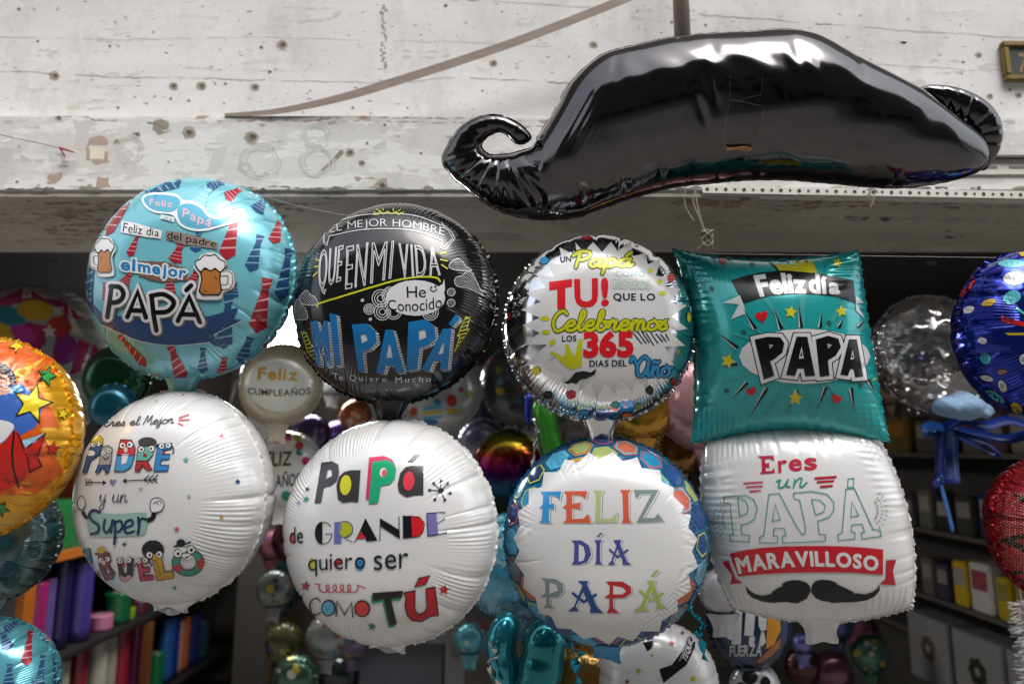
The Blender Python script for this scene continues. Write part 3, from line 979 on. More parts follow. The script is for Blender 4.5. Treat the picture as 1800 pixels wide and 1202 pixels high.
inflated('curl', CURL, BLK, mst, .035, .75, 3.2, curl_crease)
# crimped seam round the outline
def seam_strip(name, O, m, parent, w=1.7, off=0.0):
    V, F = [], []
    n = len(O)
    rs = random.Random(3)
    area = sum(O[i][0]*O[(i+1) % n][1]-O[(i+1) % n][0]*O[i][1] for i in range(n)); sg = 1 if area > 0 else -1
    for i in range(n):
        a, b = O[i-2], O[(i+2) % n]; l = math.hypot(b[0]-a[0], b[1]-a[1])+1e-9
        nx, ny = (b[1]-a[1])/l*sg, -(b[0]-a[0])/l*sg
        ww = w*(.7+.6*rs.random())
        p = MUS_I @ plane_pt(O[i][0]-nx*.8, O[i][1]-ny*.8, off); q = MUS_I @ plane_pt(O[i][0]+nx*ww, O[i][1]+ny*ww, off)
        V += [(p.x, p.y, p.z), (q.x, q.y + .003*math.sin(i*.9)*rs.random(), q.z)]
    for i in range(n):
        j = (i+1) % n
        F.append((2*i, 2*i+1, 2*j+1, 2*j))
    return mesh_np(name, np.array(V), np.array(F), m, parent)
seam_strip('seam', m_out, BLK, mst)

# clear tab, rubber band and creases at the middle of the moustache
bpy.context.view_layer.update()
_me = m_body.data
_V = np.array([v.co[:] for v in _me.vertices]); _F = [tuple(p.vertices) for p in _me.polygons]
MS = world_surf(_V, _F, MUS_M)
d = Deco(1180, 80, 4.007)
fe = '8d8a88'
for q, w in (([(412, 385), (480, 392), (632, 428)], 4), ([(482, 388), (560, 362), (632, 350)], 3), ([(412, 388), (385, 520), (372, 690)], 2), ([(650, 440), (640, 540), (572, 700)], 2), ([(645, 225), (636, 350)], 2), ([(415, 215), (412, 380)], 1.6)): d.stroke(fe, 2, q, w, smooth=False)
d.build('clear_tab', MS, mst, step=9, mkmat=lambda k: mat('clear_film_tab', k, rough=.08, metal=.6))
mb = MB()
for k in range(3):
    P = []
    for i in range(9):
        x, y = 1277 + i*5.6, 259.5 + k*1.8 + 1.2*math.sin(i*.9+k)
        loc, no, fi, ds = MS[0].ray_cast(CAM, ray(x, y).normalized())
        if loc is not None: P.append(MUS_I @ (loc - ray(x, y).normalized()*.006))
    mb.tube(P, .0012, 7)
mb.build('rubber_band', mat('tan_rubber', 'c9925a', rough=.6), mst, True)
# ------------------------------------------------------------------ the prints
K_, W_ = '161617', 'd9d9d8'
RED, NAVY, CYAN = 'b8222c', '27456e', '62b4c4'
def surf(k): return INFO[k][4]
def parent(k): return INFO[k][0]
FIN = dict(step=7.0)

def tie(d, L, x0, y0, x1, y1, w, col, stripe):
    """knot at (x0,y0), tip at (x1,y1), blade width w"""
    ux, uy = x1-x0, y1-y0
    l = math.hypot(ux, uy); ux, uy = ux/l, uy/l; vx, vy = -uy, ux
    P = lambda a, b: (x0 + ux*a*l + vx*b*w, y0 + uy*a*l + vy*b*w)
    d.poly(col, L, [P(0, -.30), P(0, .30), P(.19, .20), P(.19, -.20)])
    d.poly(col, L, [P(.20, -.19), P(.20, .19), P(.86, .5), P(1, 0), P(.86, -.5)])
    hw = lambda t: .20 + .30*(t-.2)/.66
    for t in (.34, .52, .70):
        d.poly(stripe, L+1, [P(t, -hw(t)), P(t+.035, -hw(t+.035)), P(t+.115, hw(t+.115)), P(t+.08, hw(t+.08))])
    d.poly(stripe, L+1, [P(.06, -.26), P(.09, -.25), P(.15, .22), P(.12, .23)])
def mug(d, L, cx, cy, w, h, flip=1, hx=.62):
    X = lambda a: cx + a*w*flip
    Y = lambda b: cy + b*h
    out = [(X(-.62), Y(-.58)), (X(-.4), Y(-.82)), (X(.05), Y(-.92)), (X(.5), Y(-.75)), (X(.72), Y(-.5)), (X(.6), Y(-.3)), (X(.98), Y(-.18)), (X(1.0), Y(.35)), (X(.55), Y(.55)), (X(.4), Y(.8)), (X(-.5), Y(.8)), (X(-.62), Y(.6)), (X(-.5), Y(0)), (X(-.75), Y(-.35))]
    d.poly('8d7f78', L, out, smooth=True, dx=6*flip, dy=4)
    d.poly('e4e4e4', L+1, out, smooth=True)
    d.stroke(K_, L+2, [(X(.42), Y(-.12)), (X(.8), Y(-.12)), (X(.86), Y(.1)), (X(.78), Y(.33)), (X(.42), Y(.38))], w*.24)
    d.stroke('e4e4e4', L+3, [(X(.42), Y(-.12)), (X(.8), Y(-.12)), (X(.86), Y(.1)), (X(.78), Y(.33)), (X(.42), Y(.38))], w*.17)
    body = [(X(-.45), Y(-.3)), (X(.45), Y(-.3)), (X(.4), Y(.1)), (X(.48), Y(.5)), (X(.36), Y(.64)), (X(-.36), Y(.64)), (X(-.5), Y(.5)), (X(-.38), Y(.1))]
    d.poly('b8773a', L+4, body)
    d.stroke(K_, L+5, body, w*.055, smooth=False, closed=True)
    for a, b in ((-.25, .5), (.2, -.02), (.25, .05)): d.ell('6e4420', L+5, X(a), Y(b), w*.04)
    fo = [(X(-.62), Y(-.38)), (X(-.66), Y(-.55)), (X(-.45), Y(-.66)), (X(-.25), Y(-.8)), (X(0), Y(-.78)), (X(.2), Y(-.82)), (X(.4), Y(-.66)), (X(.62), Y(-.55)), (X(.62), Y(-.36)), (X(.42), Y(-.2)), (X(.2), Y(-.32)), (X(0), Y(-.24)), (X(-.25), Y(-.34)), (X(-.42), Y(-.2))]
    d.poly('e8e8e8', L+6, fo, smooth=True)
    d.stroke(K_, L+7, fo, w*.045, closed=True)

# --- cyan balloon with neckties
d = Deco(130, 300, 3.005)
R1, B1, S1, S2 = 'a32633', '2c5580', 'd9a0a4', '86b2cf'
for a in ((325, 115, 170, 345, 46), (345, 330, 292, 455, 44), (865, 205, 800, 475, 88), (880, 95, 800, 150, 66), (565, 392, 530, 490, 76), (300, 540, 262, 605, 60), (515, 555, 505, 660, 70), (655, 520, 620, 600, 60), (1092, 245, 1052, 388, 66), (1022, 568, 962, 860, 96), (512, 925, 575, 1110, 80), (240, 868, 385, 1035, 46), (795, 985, 780, 1080, 62), (160, 590, 165, 690, 26), (1020, 880, 1000, 950, 30)):
    tie(d, 1, *a, R1, S1)
for a in ((985, 342, 930, 535, 72), (1135, 412, 1088, 690, 74), (1010, 150, 960, 220, 80), (380, 125, 570, 55, 60), (790, 60, 700, 95, 60), (112, 388, 78, 650, 40), (820, 660, 790, 945, 88), (930, 880, 880, 1020, 74), (682, 935, 680, 1068, 58), (660, 330, 640, 430, 60), (850, 590, 840, 670, 60), (95, 560, 85, 720, 30)):
    tie(d, 1, *a, B1, S2)
tie(d, 1, 715, 95, 645, 195, 80, '8fcbe0', 'b7dfea')
d.poly('24487a', 3, [(75, 680), (150, 755), (400, 790), (720, 768), (868, 722), (845, 785), (890, 788), (735, 868), (785, 940), (715, 905), (520, 922), (340, 895), (150, 812), (80, 715)])
d.stroke('c3ced6', 4, [(150, 812), (340, 895), (520, 922), (715, 905)], 5)
d.stroke('c3ced6', 4, [(735, 868), (890, 788)], 4)
d.stroke('c3ced6', 4, [(720, 868), (785, 940)], 4)
d.poly('e8f2f4', 4, [(360, 150), (400, 122), (480, 120), (548, 130), (578, 158), (625, 163), (682, 190), (722, 235), (780, 242), (850, 208), (897, 212), (882, 262), (820, 288), (760, 305), (690, 322), (620, 318), (560, 290), (532, 245), (500, 232), (430, 225), (380, 195)], smooth=True)
d.poly('58aec8', 5, [(374, 152), (410, 134), (480, 132), (540, 142), (565, 165), (552, 200), (510, 222), (430, 212), (388, 186)], smooth=True)
d.poly('58aec8', 5, [(548, 215), (575, 182), (625, 180), (675, 205), (715, 250), (780, 258), (845, 235), (800, 280), (690, 308), (625, 305), (568, 278)], smooth=True)
d.text('d7b9c6', 6, 'Feliz', [(405, 152), (525, 165), (522, 200), (402, 186)], 'bold')
d.poly('e8f2f4', 5, [(465, 235), (535, 250), (530, 275), (458, 256)])
d.text('8a9fa8', 6, 'día', [(475, 240), (525, 250), (522, 270), (472, 260)])
d.text('d7b9c6', 6, 'Papá', [(580, 198), (735, 262), (720, 318), (572, 262)], 'bold')
d.poly('ececec', 4, [(258, 268), (330, 280), (468, 320), (462, 362), (380, 352), (250, 328)], smooth=False)
d.text(K_, 5, 'Feliz día', [(268, 278), (455, 312), (452, 352), (262, 326)], 'reg')
d.rough('8f8279', 4, [(490, 320), (600, 335), (762, 382), (758, 418), (660, 402), (580, 392), (488, 362)], 3, 12)
d.text(K_, 5, 'del padre', [(498, 320), (755, 372), (748, 420), (494, 374)], 'reg')
d.rough('7d5d4a', 4, [(340, 480), (470, 480), (600, 520), (602, 580), (470, 590), (345, 560)], 4, 14)
for q, t in ((((252, 462), (330, 470), (328, 535), (250, 528)), 'el'), (((340, 478), (602, 515), (590, 592), (345, 556)), 'mejor')):
    d.text('e3e9ec', 5, t, list(q), 'black', outline=('e3e9ec', 16, 5))
    d.text('2f7fb5', 6, t, list(q), 'black')
PAPA = [[(205, 612), (195, 700), (184, 772)], [(200, 612), (248, 618), (268, 655), (245, 690), (196, 700)],
        [(288, 772), (342, 642), (385, 775)], [(305, 738), (372, 740)],
        [(415, 662), (425, 760), (440, 842)], [(412, 662), (480, 655), (532, 695), (500, 742), (428, 750)],
        [(552, 792), (612, 668), (668, 800)], [(570, 758), (652, 760)], [(598, 632), (622, 608)]]
sm_ = lambda q: len(q) > 3
for q in PAPA: d.stroke('6f6a66', 6, [(x+8, y+4) for x, y in q], 62, smooth=sm_(q))
for q in PAPA: d.stroke('e0dfdf', 7, q, 56, smooth=sm_(q))
for q in PAPA: d.stroke(K_, 8, q, 25, smooth=sm_(q))
mug(d, 9, 725, 565, 118, 142)
mug(d, 9, 172, 462, 76, 122, -1)
d.build('printed_design', surf('ties'), parent('ties'), step=6)

# --- black balloon
d = Deco(500, 340, 3.005)
WL = 'c9cacc'; YL = 'c9c832'
d.stroke(YL, 1, [(492, 116), (506, 95), (522, 112), (545, 98), (566, 111), (590, 98), (606, 118)], 5, smooth=False)
for a in (((470, 100), (490, 106)), ((486, 85), (500, 95)), ((520, 82), (524, 92)), ((578, 82), (574, 93)), ((612, 88), (600, 97)), ((632, 102), (612, 106)), ((470, 116), (486, 114))): d.stroke(YL, 1, a, 4)
d.stroke(WL, 1, [(270, 152), (400, 118), (550, 108), (700, 122), (832, 172)], 4)
d.stroke(WL, 1, [(238, 228), (390, 196), (550, 188), (700, 202), (832, 250)], 4)
for o in (0, 12):
    d.stroke(WL, 1, [(275-o, 135+o), (228-o*.6, 190), (206+o*.4, 235), (210+o*.5, 268-o*.6), (226, 278-o), (240, 226)], 3.4, smooth=False)
    d.stroke(WL, 1, [(828+o*.3, 158+o), (878-o, 200), (900-o, 238), (850-o*.6, 298-o), (826+o*.5, 290-o), (834, 250)], 3.4, smooth=False)
d.text(WL, 1, 'EL MEJOR HOMBRE', [(240, 172), (846, 184), (842, 238), (244, 222)], 'thin', gap=.13, bow=-42)
for t, q in (('QUE', [(188, 305), (312, 275), (294, 500), (180, 545)]), ('EN', [(332, 285), (442, 262), (426, 486), (324, 505)]), ('MI', [(466, 265), (578, 255), (562, 448), (456, 475)]), ('VIDA', [(606, 268), (806, 288), (822, 432), (612, 446)])):
    d.text('111112', 1, t, q, 'thin', gap=.2, outline=(WL, 5.5, 1.4))
d.stroke(YL, 1, [(176, 598), (184, 582), (300, 546), (450, 500), (600, 458), (720, 442), (800, 446), (822, 466)], 9)
for a in (((170, 350), (192, 358)), ((160, 390), (184, 385)), ((154, 438), (176, 418)), ((822, 318), (852, 314)), ((825, 350), (860, 358)), ((830, 378), (860, 398))): d.stroke(YL, 1, a, 7)
def cloud(d, P, col, lw=4):
    P = catmull(P, 5, True)
    d.stroke(col, 1, P, lw, smooth=False, closed=True)
    xs = [p[0] for p in P]; ys = [p[1] for p in P]
    for c in range(int(min(xs)-max(ys)), int(max(xs)-min(ys)), 13):      # diagonal hatching x - y = c, clipped to the cloud
        pts = []
        n = len(P)
        for i in range(n):
            a, b = P[i], P[(i+1) % n]
            fa, fb = a[0]-a[1]-c, b[0]-b[1]-c
            if (fa > 0) != (fb > 0):
                t = fa/(fa-fb); pts.append((a[0]+(b[0]-a[0])*t, a[1]+(b[1]-a[1])*t))
        pts.sort()
        for a, b in zip(pts[::2], pts[1::2]): d.stroke('a9aaad', 1, [a, b], 3.4, smooth=False)
for P in ([(868, 385), (885, 360), (915, 346), (940, 362), (955, 385), (988, 408), (940, 410), (890, 402)], [(898, 470), (905, 445), (938, 434), (960, 416), (990, 420), (1005, 450), (1025, 490), (1042, 532), (970, 502), (915, 492)], [(80, 556), (98, 528), (120, 513), (140, 535), (166, 550), (172, 586), (105, 586)], [(46, 662), (54, 620), (60, 572), (80, 560), (96, 590), (114, 612), (122, 662)], ell_pts(880, 522, 20, 20, 10), ell_pts(880, 579, 20, 20, 10)):
    cloud(d, P, WL)
for cx, cy, rr in ((510, 555, (46, 33, 19)), (518, 626, (43, 30, 16)), (448, 612, (27, 17, 8)), (560, 540, (44, 34)), (578, 625, (40, 28)), (770, 628, (42, 30, 18))):
    for r in rr: d.ring(WL, 1, cx, cy, r, r, 4.5)
d.ell(WL, 1, 413, 565, 9); d.ell(WL, 1, 455, 665, 9)
d.ell('d4d4d4', 2.5, 692, 553, 157, 94); d.poly('d4d4d4', 2.6, [(800, 500), (835, 480), (843, 452), (848, 500), (840, 540)])
d.text(K_, 4, 'He', [(645, 494), (748, 490), (748, 550), (648, 552)], 'reg')
d.ell(K_, 4, 776, 498, 5.5); d.ell(K_, 4, 797, 494, 5.5); d.stroke(K_, 4, [(770, 508), (780, 518), (794, 518), (806, 506)], 5)
d.text(K_, 4, 'Conocido', [(545, 560), (830, 540), (832, 602), (550, 616)], 'reg', bow=14)
BL = '1f76b4'
MIP = [([(140, 678), (178, 672), (192, 735), (212, 672), (234, 675), (250, 908), (222, 912), (208, 800), (196, 850), (184, 800), (196, 905), (170, 907)], []),
 ([(240, 635), (278, 640), (302, 905), (272, 912)], []),
 ([(358, 692), (440, 688), (482, 728), (490, 785), (455, 820), (415, 835), (426, 940), (392, 935)], [[(405, 745), (430, 743), (442, 775), (410, 790)]]),
 ([(535, 720), (575, 720), (632, 940), (592, 946), (576, 910), (540, 905), (525, 950), (486, 945)], [[(552, 800), (560, 800), (572, 865), (540, 868)]]),
 ([(655, 680), (740, 665), (792, 700), (800, 768), (760, 800), (715, 815), (702, 925), (645, 935)], [[(710, 725), (745, 720), (748, 760), (712, 775)]]),
 ([(835, 715), (882, 710), (862, 925), (820, 930), (826, 885), (790, 880), (765, 935), (723, 930)], [[(835, 790), (845, 790), (835, 845), (812, 848)]]),
 ([(865, 690), (903, 638), (925, 660), (885, 705)], [])]
for P, H in MIP:
    for o in (5, 10, 15): d.poly('d8d8d8', 1+o*.02, P, dx=o*1.1, dy=o*.62)
    n = len(P)
    for i in range(n):
        a, b = P[i], P[(i+1) % n]; l = math.hypot(b[0]-a[0], b[1]-a[1])
        for k in range(max(1, int(l/13))):
            t = k/max(1, int(l/13)); x, y = a[0]+(b[0]-a[0])*t, a[1]+(b[1]-a[1])*t
            d.stroke('141416', 2.4, [(x+3, y+5), (x+15, y+4)], 5, smooth=False, caps=False)
for P, H in MIP: d.poly(BL, 4, P, H)
for P in ([(955, 655), (982, 650), (958, 722), (976, 716), (897, 836), (926, 752), (912, 752)], [(90, 730), (116, 735), (142, 800), (154, 800), (182, 897), (122, 830), (116, 800)]):
    d.stroke(YL, 1, P, 5, smooth=False, closed=True)
    for k in range(9):
        t = (k+.5)/9
        ys = min(p[1] for p in P) + t*(max(p[1] for p in P)-min(p[1] for p in P))
        xs = []
        for i in range(len(P)):
            a, b = P[i], P[(i+1) % len(P)]
            if (a[1] > ys) != (b[1] > ys): xs.append(a[0]+(b[0]-a[0])*(ys-a[1])/(b[1]-a[1]))
        if len(xs) > 1: d.stroke(YL, 1, [(min(xs), ys+4), (max(xs), ys-6)], 5.5, smooth=False)
d.text(WL, 1, 'Te', [(256, 944), (312, 956), (310, 986), (260, 978)], 'reg')
d.text(WL, 1, 'Quiero', [(345, 955), (540, 966), (540, 998), (345, 992)], 'reg', gap=.3)
d.text(WL, 1, 'Mucho', [(584, 968), (776, 962), (772, 992), (588, 998)], 'reg', gap=.3)
d.build('printed_design', surf('black'), parent('black'), step=7)

# --- silver balloon
d = Deco(870, 400, 3.25)
BW = 'd6d6d5'
d.poly(BW, 1, [(460, 85), (508, 145), (560, 85), (612, 142), (662, 84), (702, 138), (775, 82), (788, 165), (857, 150), (872, 212), (948, 180), (918, 278), (1018, 285), (968, 338), (1060, 350), (1000, 428), (1095, 445), (1008, 508), (1098, 578), (992, 595), (1085, 675), (968, 680), (1022, 790), (925, 780), (945, 868), (868, 852), (885, 938), (805, 868), (782, 935), (716, 870), (682, 955), (632, 880), (578, 985), (548, 885), (482, 935), (482, 862), (385, 885), (382, 830), (305, 815), (342, 740), (150, 802), (300, 668), (165, 670), (258, 600), (160, 558), (258, 515), (150, 470), (262, 425), (180, 375), (292, 342), (235, 270), (338, 282), (300, 205), (388, 215), (370, 115), (470, 168)])
d.text('1d1d2b', 3, 'UN', [(372, 168), (436, 165), (436, 198), (374, 202)], 'bold')
YG, DG = 'c2c31f', '3a4a26'
d.cursive([(DG, 29), (YG, 17)], 3, 'Papá', [(450, 140), (795, 135), (785, 262), (450, 268)], shear=.15)
d.text('9ebfbe', 3, 'COMO', [(686, 248), (856, 246), (858, 280), (688, 284)], 'bold')
d.cursive([('8fae9d', 11), ('dfe3e0', 5)], 3, 'merece', [(676, 300), (888, 302), (886, 352), (676, 350)])
d.poly('d6222b', 3, [(310, 312), (441, 296), (441, 340), (403, 346), (403, 468), (357, 468), (357, 355), (312, 360)])
d.text('d6222b', 3, 'U', [(452, 296), (588, 290), (590, 458), (456, 460)], 'black')
d.text('d6222b', 3, '!', [(604, 288), (648, 286), (652, 450), (606, 454)], 'black')
d.text('1d1d2b', 3, 'QUE LO', [(675, 376), (914, 378), (914, 426), (676, 424)], 'bold', gap=.12)
d.cursive([(DG, 28), (YG, 17)], 3, 'Celebremos', [(335, 475), (985, 480), (978, 585), (335, 592)], shear=.12)
for e in ((288, 521, 27, 13, 5), (292, 597, 25, 13, 0), (328, 656, 20, 15, -40), (955, 377, 20, 13, 0), (937, 312, 13, 16, 20), (885, 250, 12, 15, 20)): d.ell(YG, 3, e[0], e[1], e[2], e[3], e[4])
d.text('1d1d2b', 3, 'LOS', [(383, 616), (466, 616), (466, 650), (383, 652)], 'bold')
d.text('d6222b', 3, '365', [(508, 594), (788, 592), (788, 738), (508, 742)], 'black', gap=.05, outline=('d6222b', 7, 3.4))
for a in ((790, 603, 838, 663), (815, 597, 862, 661), (838, 597, 880, 657), (862, 603, 905, 670), (890, 603, 930, 661), (918, 607, 956, 651), (945, 610, 976, 650), (972, 608, 992, 642)): d.stroke('1d1d2b', 3, [(a[0], a[1]), (a[2], a[3])], 6)
d.poly(YG, 3, [(325, 718), (345, 712), (395, 742), (408, 690), (428, 690), (455, 737), (478, 652), (500, 652), (496, 792), (440, 812), (400, 792)])
for e in ((326, 716, 10), (413, 680, 13), (490, 648, 13)): d.ell(YG, 3, *e)
d.text('1d1d2b', 3, 'DIAS DEL', [(540, 757), (752, 755), (752, 792), (540, 796)], 'bold')
d.cursive([('16334f', 27), ('2f8fcb', 15)], 4, 'Año', [(772, 735), (1012, 738), (1005, 848), (785, 850)], shear=.1)
d.poly(K_, 4, [(385, 875), (402, 882), (430, 862), (460, 825), (510, 818), (548, 826), (578, 805), (572, 838), (520, 862), (490, 866), (466, 892), (440, 886), (412, 892)])
for c, x, y, rx, ry in (('c02630', 525, 60, 28, 14), ('3a93c4', 283, 190, 25, 20), ('c02630', 1004, 290, 20, 26), (K_, 165, 370, 20, 26), ('d2c623', 237, 818, 25, 26), (K_, 302, 955, 28, 22), ('c02630', 435, 953, 28, 25), (K_, 882, 928, 22, 26), ('3a93c4', 510, 1055, 26, 16), ('8fb04a', 818, 1020, 18, 16), ('4fb0a8', 690, 1012, 26, 18), ('c02630', 1018, 880, 16, 22), ('d2c623', 1106, 512, 12, 28), ('c02630', 82, 505, 10, 22), ('e07a4a', 755, 1068, 30, 12)):
    d.ell(c, 3, x, y, rx, ry)
d.build('printed_design', surf('silver'), parent('silver'), step=4)

# --- teal pillow
d = Deco(1170, 430, 3.34)
for (x, y, w) in ((590, 320, 30), (800, 290, 40), (1060, 330, 36), (480, 470, 24), (590, 1010, 34), (705, 1000, 22), (862, 1030, 34), (1060, 940, 30), (1010, 985, 18), (400, 520, 20), (330, 800, 26), (1190, 470, 20)):
    dx, dy = x-815, y-655; l = math.hypot(dx, dy); nx, ny = -dy/l*w/2, dx/l*w/2
    d.poly('3fa39f', 1, [(815, 655), (x+nx, y+ny), (x-nx, y-ny)])
d.poly('c2bd2a', 1, [(600, 92), (862, 96), (890, 168), (680, 168)]); d.stroke('141414', 2, [(590, 90), (640, 128), (668, 166)], 9)
for x in (660, 715, 770, 825): d.poly('2a2f22', 2, [(x-14, 96), (x+16, 97), (x+2, 112)])
d.poly('191a1b', 2, [(385, 212), (470, 185), (560, 166), (700, 155), (900, 172), (1100, 210), (1113, 342), (1000, 306), (880, 292), (760, 290), (620, 300), (530, 322), (455, 348)])
d.text('d4d6d6', 3, 'Feliz', [(522, 190), (812, 180), (818, 285), (560, 305)], 'reg', gap=.12, bow=-8, outline=('d4d6d6', 13, 3.4))
d.text('d4d6d6', 3, 'día', [(838, 172), (1012, 208), (1015, 290), (850, 286)], 'reg', gap=.14, outline=('d4d6d6', 12, 3.4))
d.poly('cfd6d6', 2, [(335, 342), (437, 300), (458, 350), (472, 405), (385, 440), (432, 352)])
d.poly('cfd6d6', 2, [(1112, 300), (1160, 342), (1116, 345), (1166, 437), (1116, 390)])
for (x0, y0, x1, y1) in ((630, 362, 680, 497), (780, 350, 797, 487), (915, 393, 908, 487), (1042, 430, 1018, 487), (455, 378, 530, 495), (1167, 438, 1130, 487), (303, 516, 425, 605), (380, 910, 482, 810), (478, 1032, 597, 842), (703, 992, 775, 855), (883, 977, 942, 836), (1108, 992, 1090, 840), (1230, 882, 1188, 790), (330, 716, 422, 700)):
    l = math.hypot(x1-x0, y1-y0); nx, ny = -(y1-y0)/l*12, (x1-x0)/l*12
    if nx < 0: nx, ny = -nx, -ny
    d.poly('c6d2d2', 2, [(x0, y0), (x1-nx-6, y1-ny), (x1-nx+4, y1-ny)]); d.poly('16191a', 2.4, [(x0, y0), (x1+nx*.8, y1+ny*.8), (x1-nx*.8, y1-ny*.8)])
for x, y, r, rot in ((565, 422, 38, -12), (505, 860, 30, -20), (1000, 903, 30, 25), (1134, 186, 15, 0), (335, 97, 26, 0)): d.poly('c8202c', 3, heart_pts(x, y, r, rot))
for x, y, r, rot in ((735, 397, 40, -80), (1030, 392, 36, -100), (368, 682, 46, -70), (763, 898, 46, -85), (1008, 110, 30, -70), (1226, 780, 26, -90)): d.star('d3c930', 3, x, y, r, rot, .48)
for x, y, r in ((458, 515, 15), (958, 460, 15), (358, 857, 15), (1145, 820, 13), (270, 260, 14), (507, 112, 13)): d.ell('2b5f5e', 3, x, y, r)
d.ell('dadada', 4, 815, 655, 381, 160)
PP = [([(528, 560), (600, 545), (670, 548), (692, 580), (682, 630), (640, 665), (610, 682), (634, 765), (580, 784)], [[(607, 585), (632, 592), (612, 610)]]),
      ([(770, 545), (826, 545), (870, 765), (820, 768), (812, 722), (770, 722), (755, 765), (710, 760)], [[(796, 600), (808, 666), (780, 668)]]),
      ([(882, 560), (950, 540), (1005, 555), (1020, 600), (990, 650), (945, 677), (954, 765), (906, 770)], [[(945, 582), (970, 590), (950, 610)]]),
      ([(1073, 560), (1112, 560), (1150, 772), (1110, 774), (1100, 727), (1075, 727), (1062, 765), (1026, 760)], [[(1092, 620), (1100, 670), (1078, 675)]])]
for P, H in PP: d.stroke('151515', 5, P, 62, smooth=False, closed=True)
for P, H in PP: d.stroke('dadada', 6, P, 50, smooth=False, closed=True)
for P, H in PP:
    d.poly('151516', 7, P); d.stroke('151516', 7, P, 8, smooth=False, closed=True)
    d.poly('dadada', 8, H[0]); d.poly('151516', 8.5, [(sum(q[0] for q in H[0])/3*.5+x*.5, sum(q[1] for q in H[0])/3*.5+y*.5) for x, y in H[0]])
d.build('printed_design', surf('teal'), parent('teal'), step=8)

# --- white balloon with cartoon letters
d = Deco(110, 680, 2.931)
def eye(x, y, r, px=0, py=0):
    d.ell(K_, 5, x, y, r); d.ell('ededed', 6, x, y, r*.84); d.ell(K_, 7, x+px*r*.3, y+py*r*.3, r*.36)
def lt(col, P, H=(), L=3): d.poly(col, L, P, H); d.stroke('26262a', L+1.2, P, 3, smooth=False, closed=True)
d.cursive([('4a4a4e', 4.6)], 2, 'Eres el Mejor', [(218, 162), (578, 140), (572, 208), (218, 222)], shear=.2)
for a in ((602, 160, 650, 144, 7), (602, 172, 652, 170, 8), (598, 188, 620, 198, 7)): d.stroke('d6485a', 2, [(a[0], a[1]), (a[2], a[3])], a[4])
for c, x, y, r in (('d2566c', 818, 253, 15), ('6cae9f', 637, 375, 18), ('27427f', 902, 487, 16), ('a7b0ad', 652, 562, 14), ('c99a2d', 818, 670, 15), ('cf5068', 590, 731, 18), ('9cbdb3', 406, 523, 14), ('2b3150', 320, 808, 14), ('2f8fa3', 578, 1033, 13), ('b9bfc0', 485, 73, 12), ('cf6f7c', 622, 43, 8), ('cf6f7c', 73, 640, 8), ('cf6f7c', 76, 776, 8), ('b9bfc0', 700, 30, 9)): d.star(c, 2, x, y, r)
lt('2b5b8a', [(150, 300), (212, 300), (192, 350), (150, 378), (130, 440), (108, 440), (128, 370)])
lt('c9b23c', [(152, 258), (200, 250), (214, 270), (212, 302), (148, 302)], L=4)
d.ell('ececec', 4.5, 150, 342, 22, 14); eye(165, 300, 13, 1); eye(190, 294, 13, -1)
lt('9fa3a4', [(206, 312), (240, 300), (262, 318), (258, 350), (252, 402), (190, 402), (200, 350)])
lt('35639f', [(188, 402), (250, 402), (242, 440), (224, 440), (222, 418), (202, 418), (194, 440), (174, 440)], L=4); d.stroke('26262a', 5, [(212, 362), (228, 372), (244, 360)], 4)
eye(214, 342, 12); eye(246, 328, 13)
lt('4b9bd0', [(285, 350), (375, 352), (356, 412), (320, 434), (271, 434)]); lt('c1333a', [(303, 272), (360, 274), (380, 318), (374, 352), (284, 352)], L=4)
d.poly('e3e3e3', 5, [(312, 345), (346, 345), (332, 392), (308, 398)]); eye(314, 302, 17, .5); eye(352, 298, 17, -.5); d.ell('d9c9b9', 8, 332, 325, 10, 14)
d.ell('4a4444', 3, 440, 285, 48, 26); d.ell('4a4444', 3.1, 412, 292, 18, 14); d.ell('4a4444', 3.2, 468, 290, 18, 14)
lt('6fb6a2', [(394, 310), (462, 304), (472, 345), (442, 380), (384, 380)], L=4); lt('b43a3e', [(384, 380), (440, 380), (466, 426), (440, 428), (414, 402), (404, 432), (377, 432)], L=4)
eye(410, 322, 17, .4); eye(462, 318, 17, -.4); d.ell('a82f38', 8, 430, 350, 10, 8)
lt('3f86c4', [(494, 296), (566, 290), (562, 320), (522, 326), (518, 346), (556, 346), (552, 372), (512, 374), (508, 402), (550, 402), (545, 432), (472, 434)]); d.stroke('33333a', 4, [(484, 312), (492, 298), (500, 300)], 7); d.stroke('33333a', 4, [(560, 298), (574, 320), (570, 342)], 7)
eye(514, 306, 15, .4); eye(548, 302, 15, -.4); d.ell('b43a3e', 8, 526, 340, 9, 6)
d.stroke(K_, 2, [(122, 490), (215, 491)], 5); d.poly(K_, 2, [(208, 478), (230, 491), (208, 504), (214, 491)])
for x in (125, 138, 151): d.stroke(K_, 2.5, [(x-6, 472), (x+6, 490), (x-6, 508)], 3, smooth=False)
d.stroke(K_, 2, [(490, 476), (325, 482)], 5); d.poly(K_, 2, [(332, 468), (311, 483), (334, 496), (328, 482)])
for x in (488, 465, 442): d.stroke(K_, 2.5, [(x+6, 452), (x-20, 476), (x+4, 494)], 4.5, smooth=False)
d.poly('8f7ba3', 2, heart_pts(262, 488, 18))
d.cursive([('4d4d52', 4.5)], 2, 'y un', [(193, 552), (340, 552), (336, 630), (193, 632)], shear=.15)
d.stroke(K_, 2, [(108, 640), (118, 662), (134, 676)], 16, caps=False); d.stroke(K_, 2, [(434, 688), (462, 676), (476, 648)], 24, caps=False)
for P in (ell_pts(102, 596, 20, 34, 14), [(455, 612), (462, 580), (488, 570), (512, 576), (526, 602), (514, 632), (482, 645), (462, 640)]):
    d.poly('e4e4e4', 3, P, smooth=True); d.stroke(K_, 4, P, 4, closed=True)
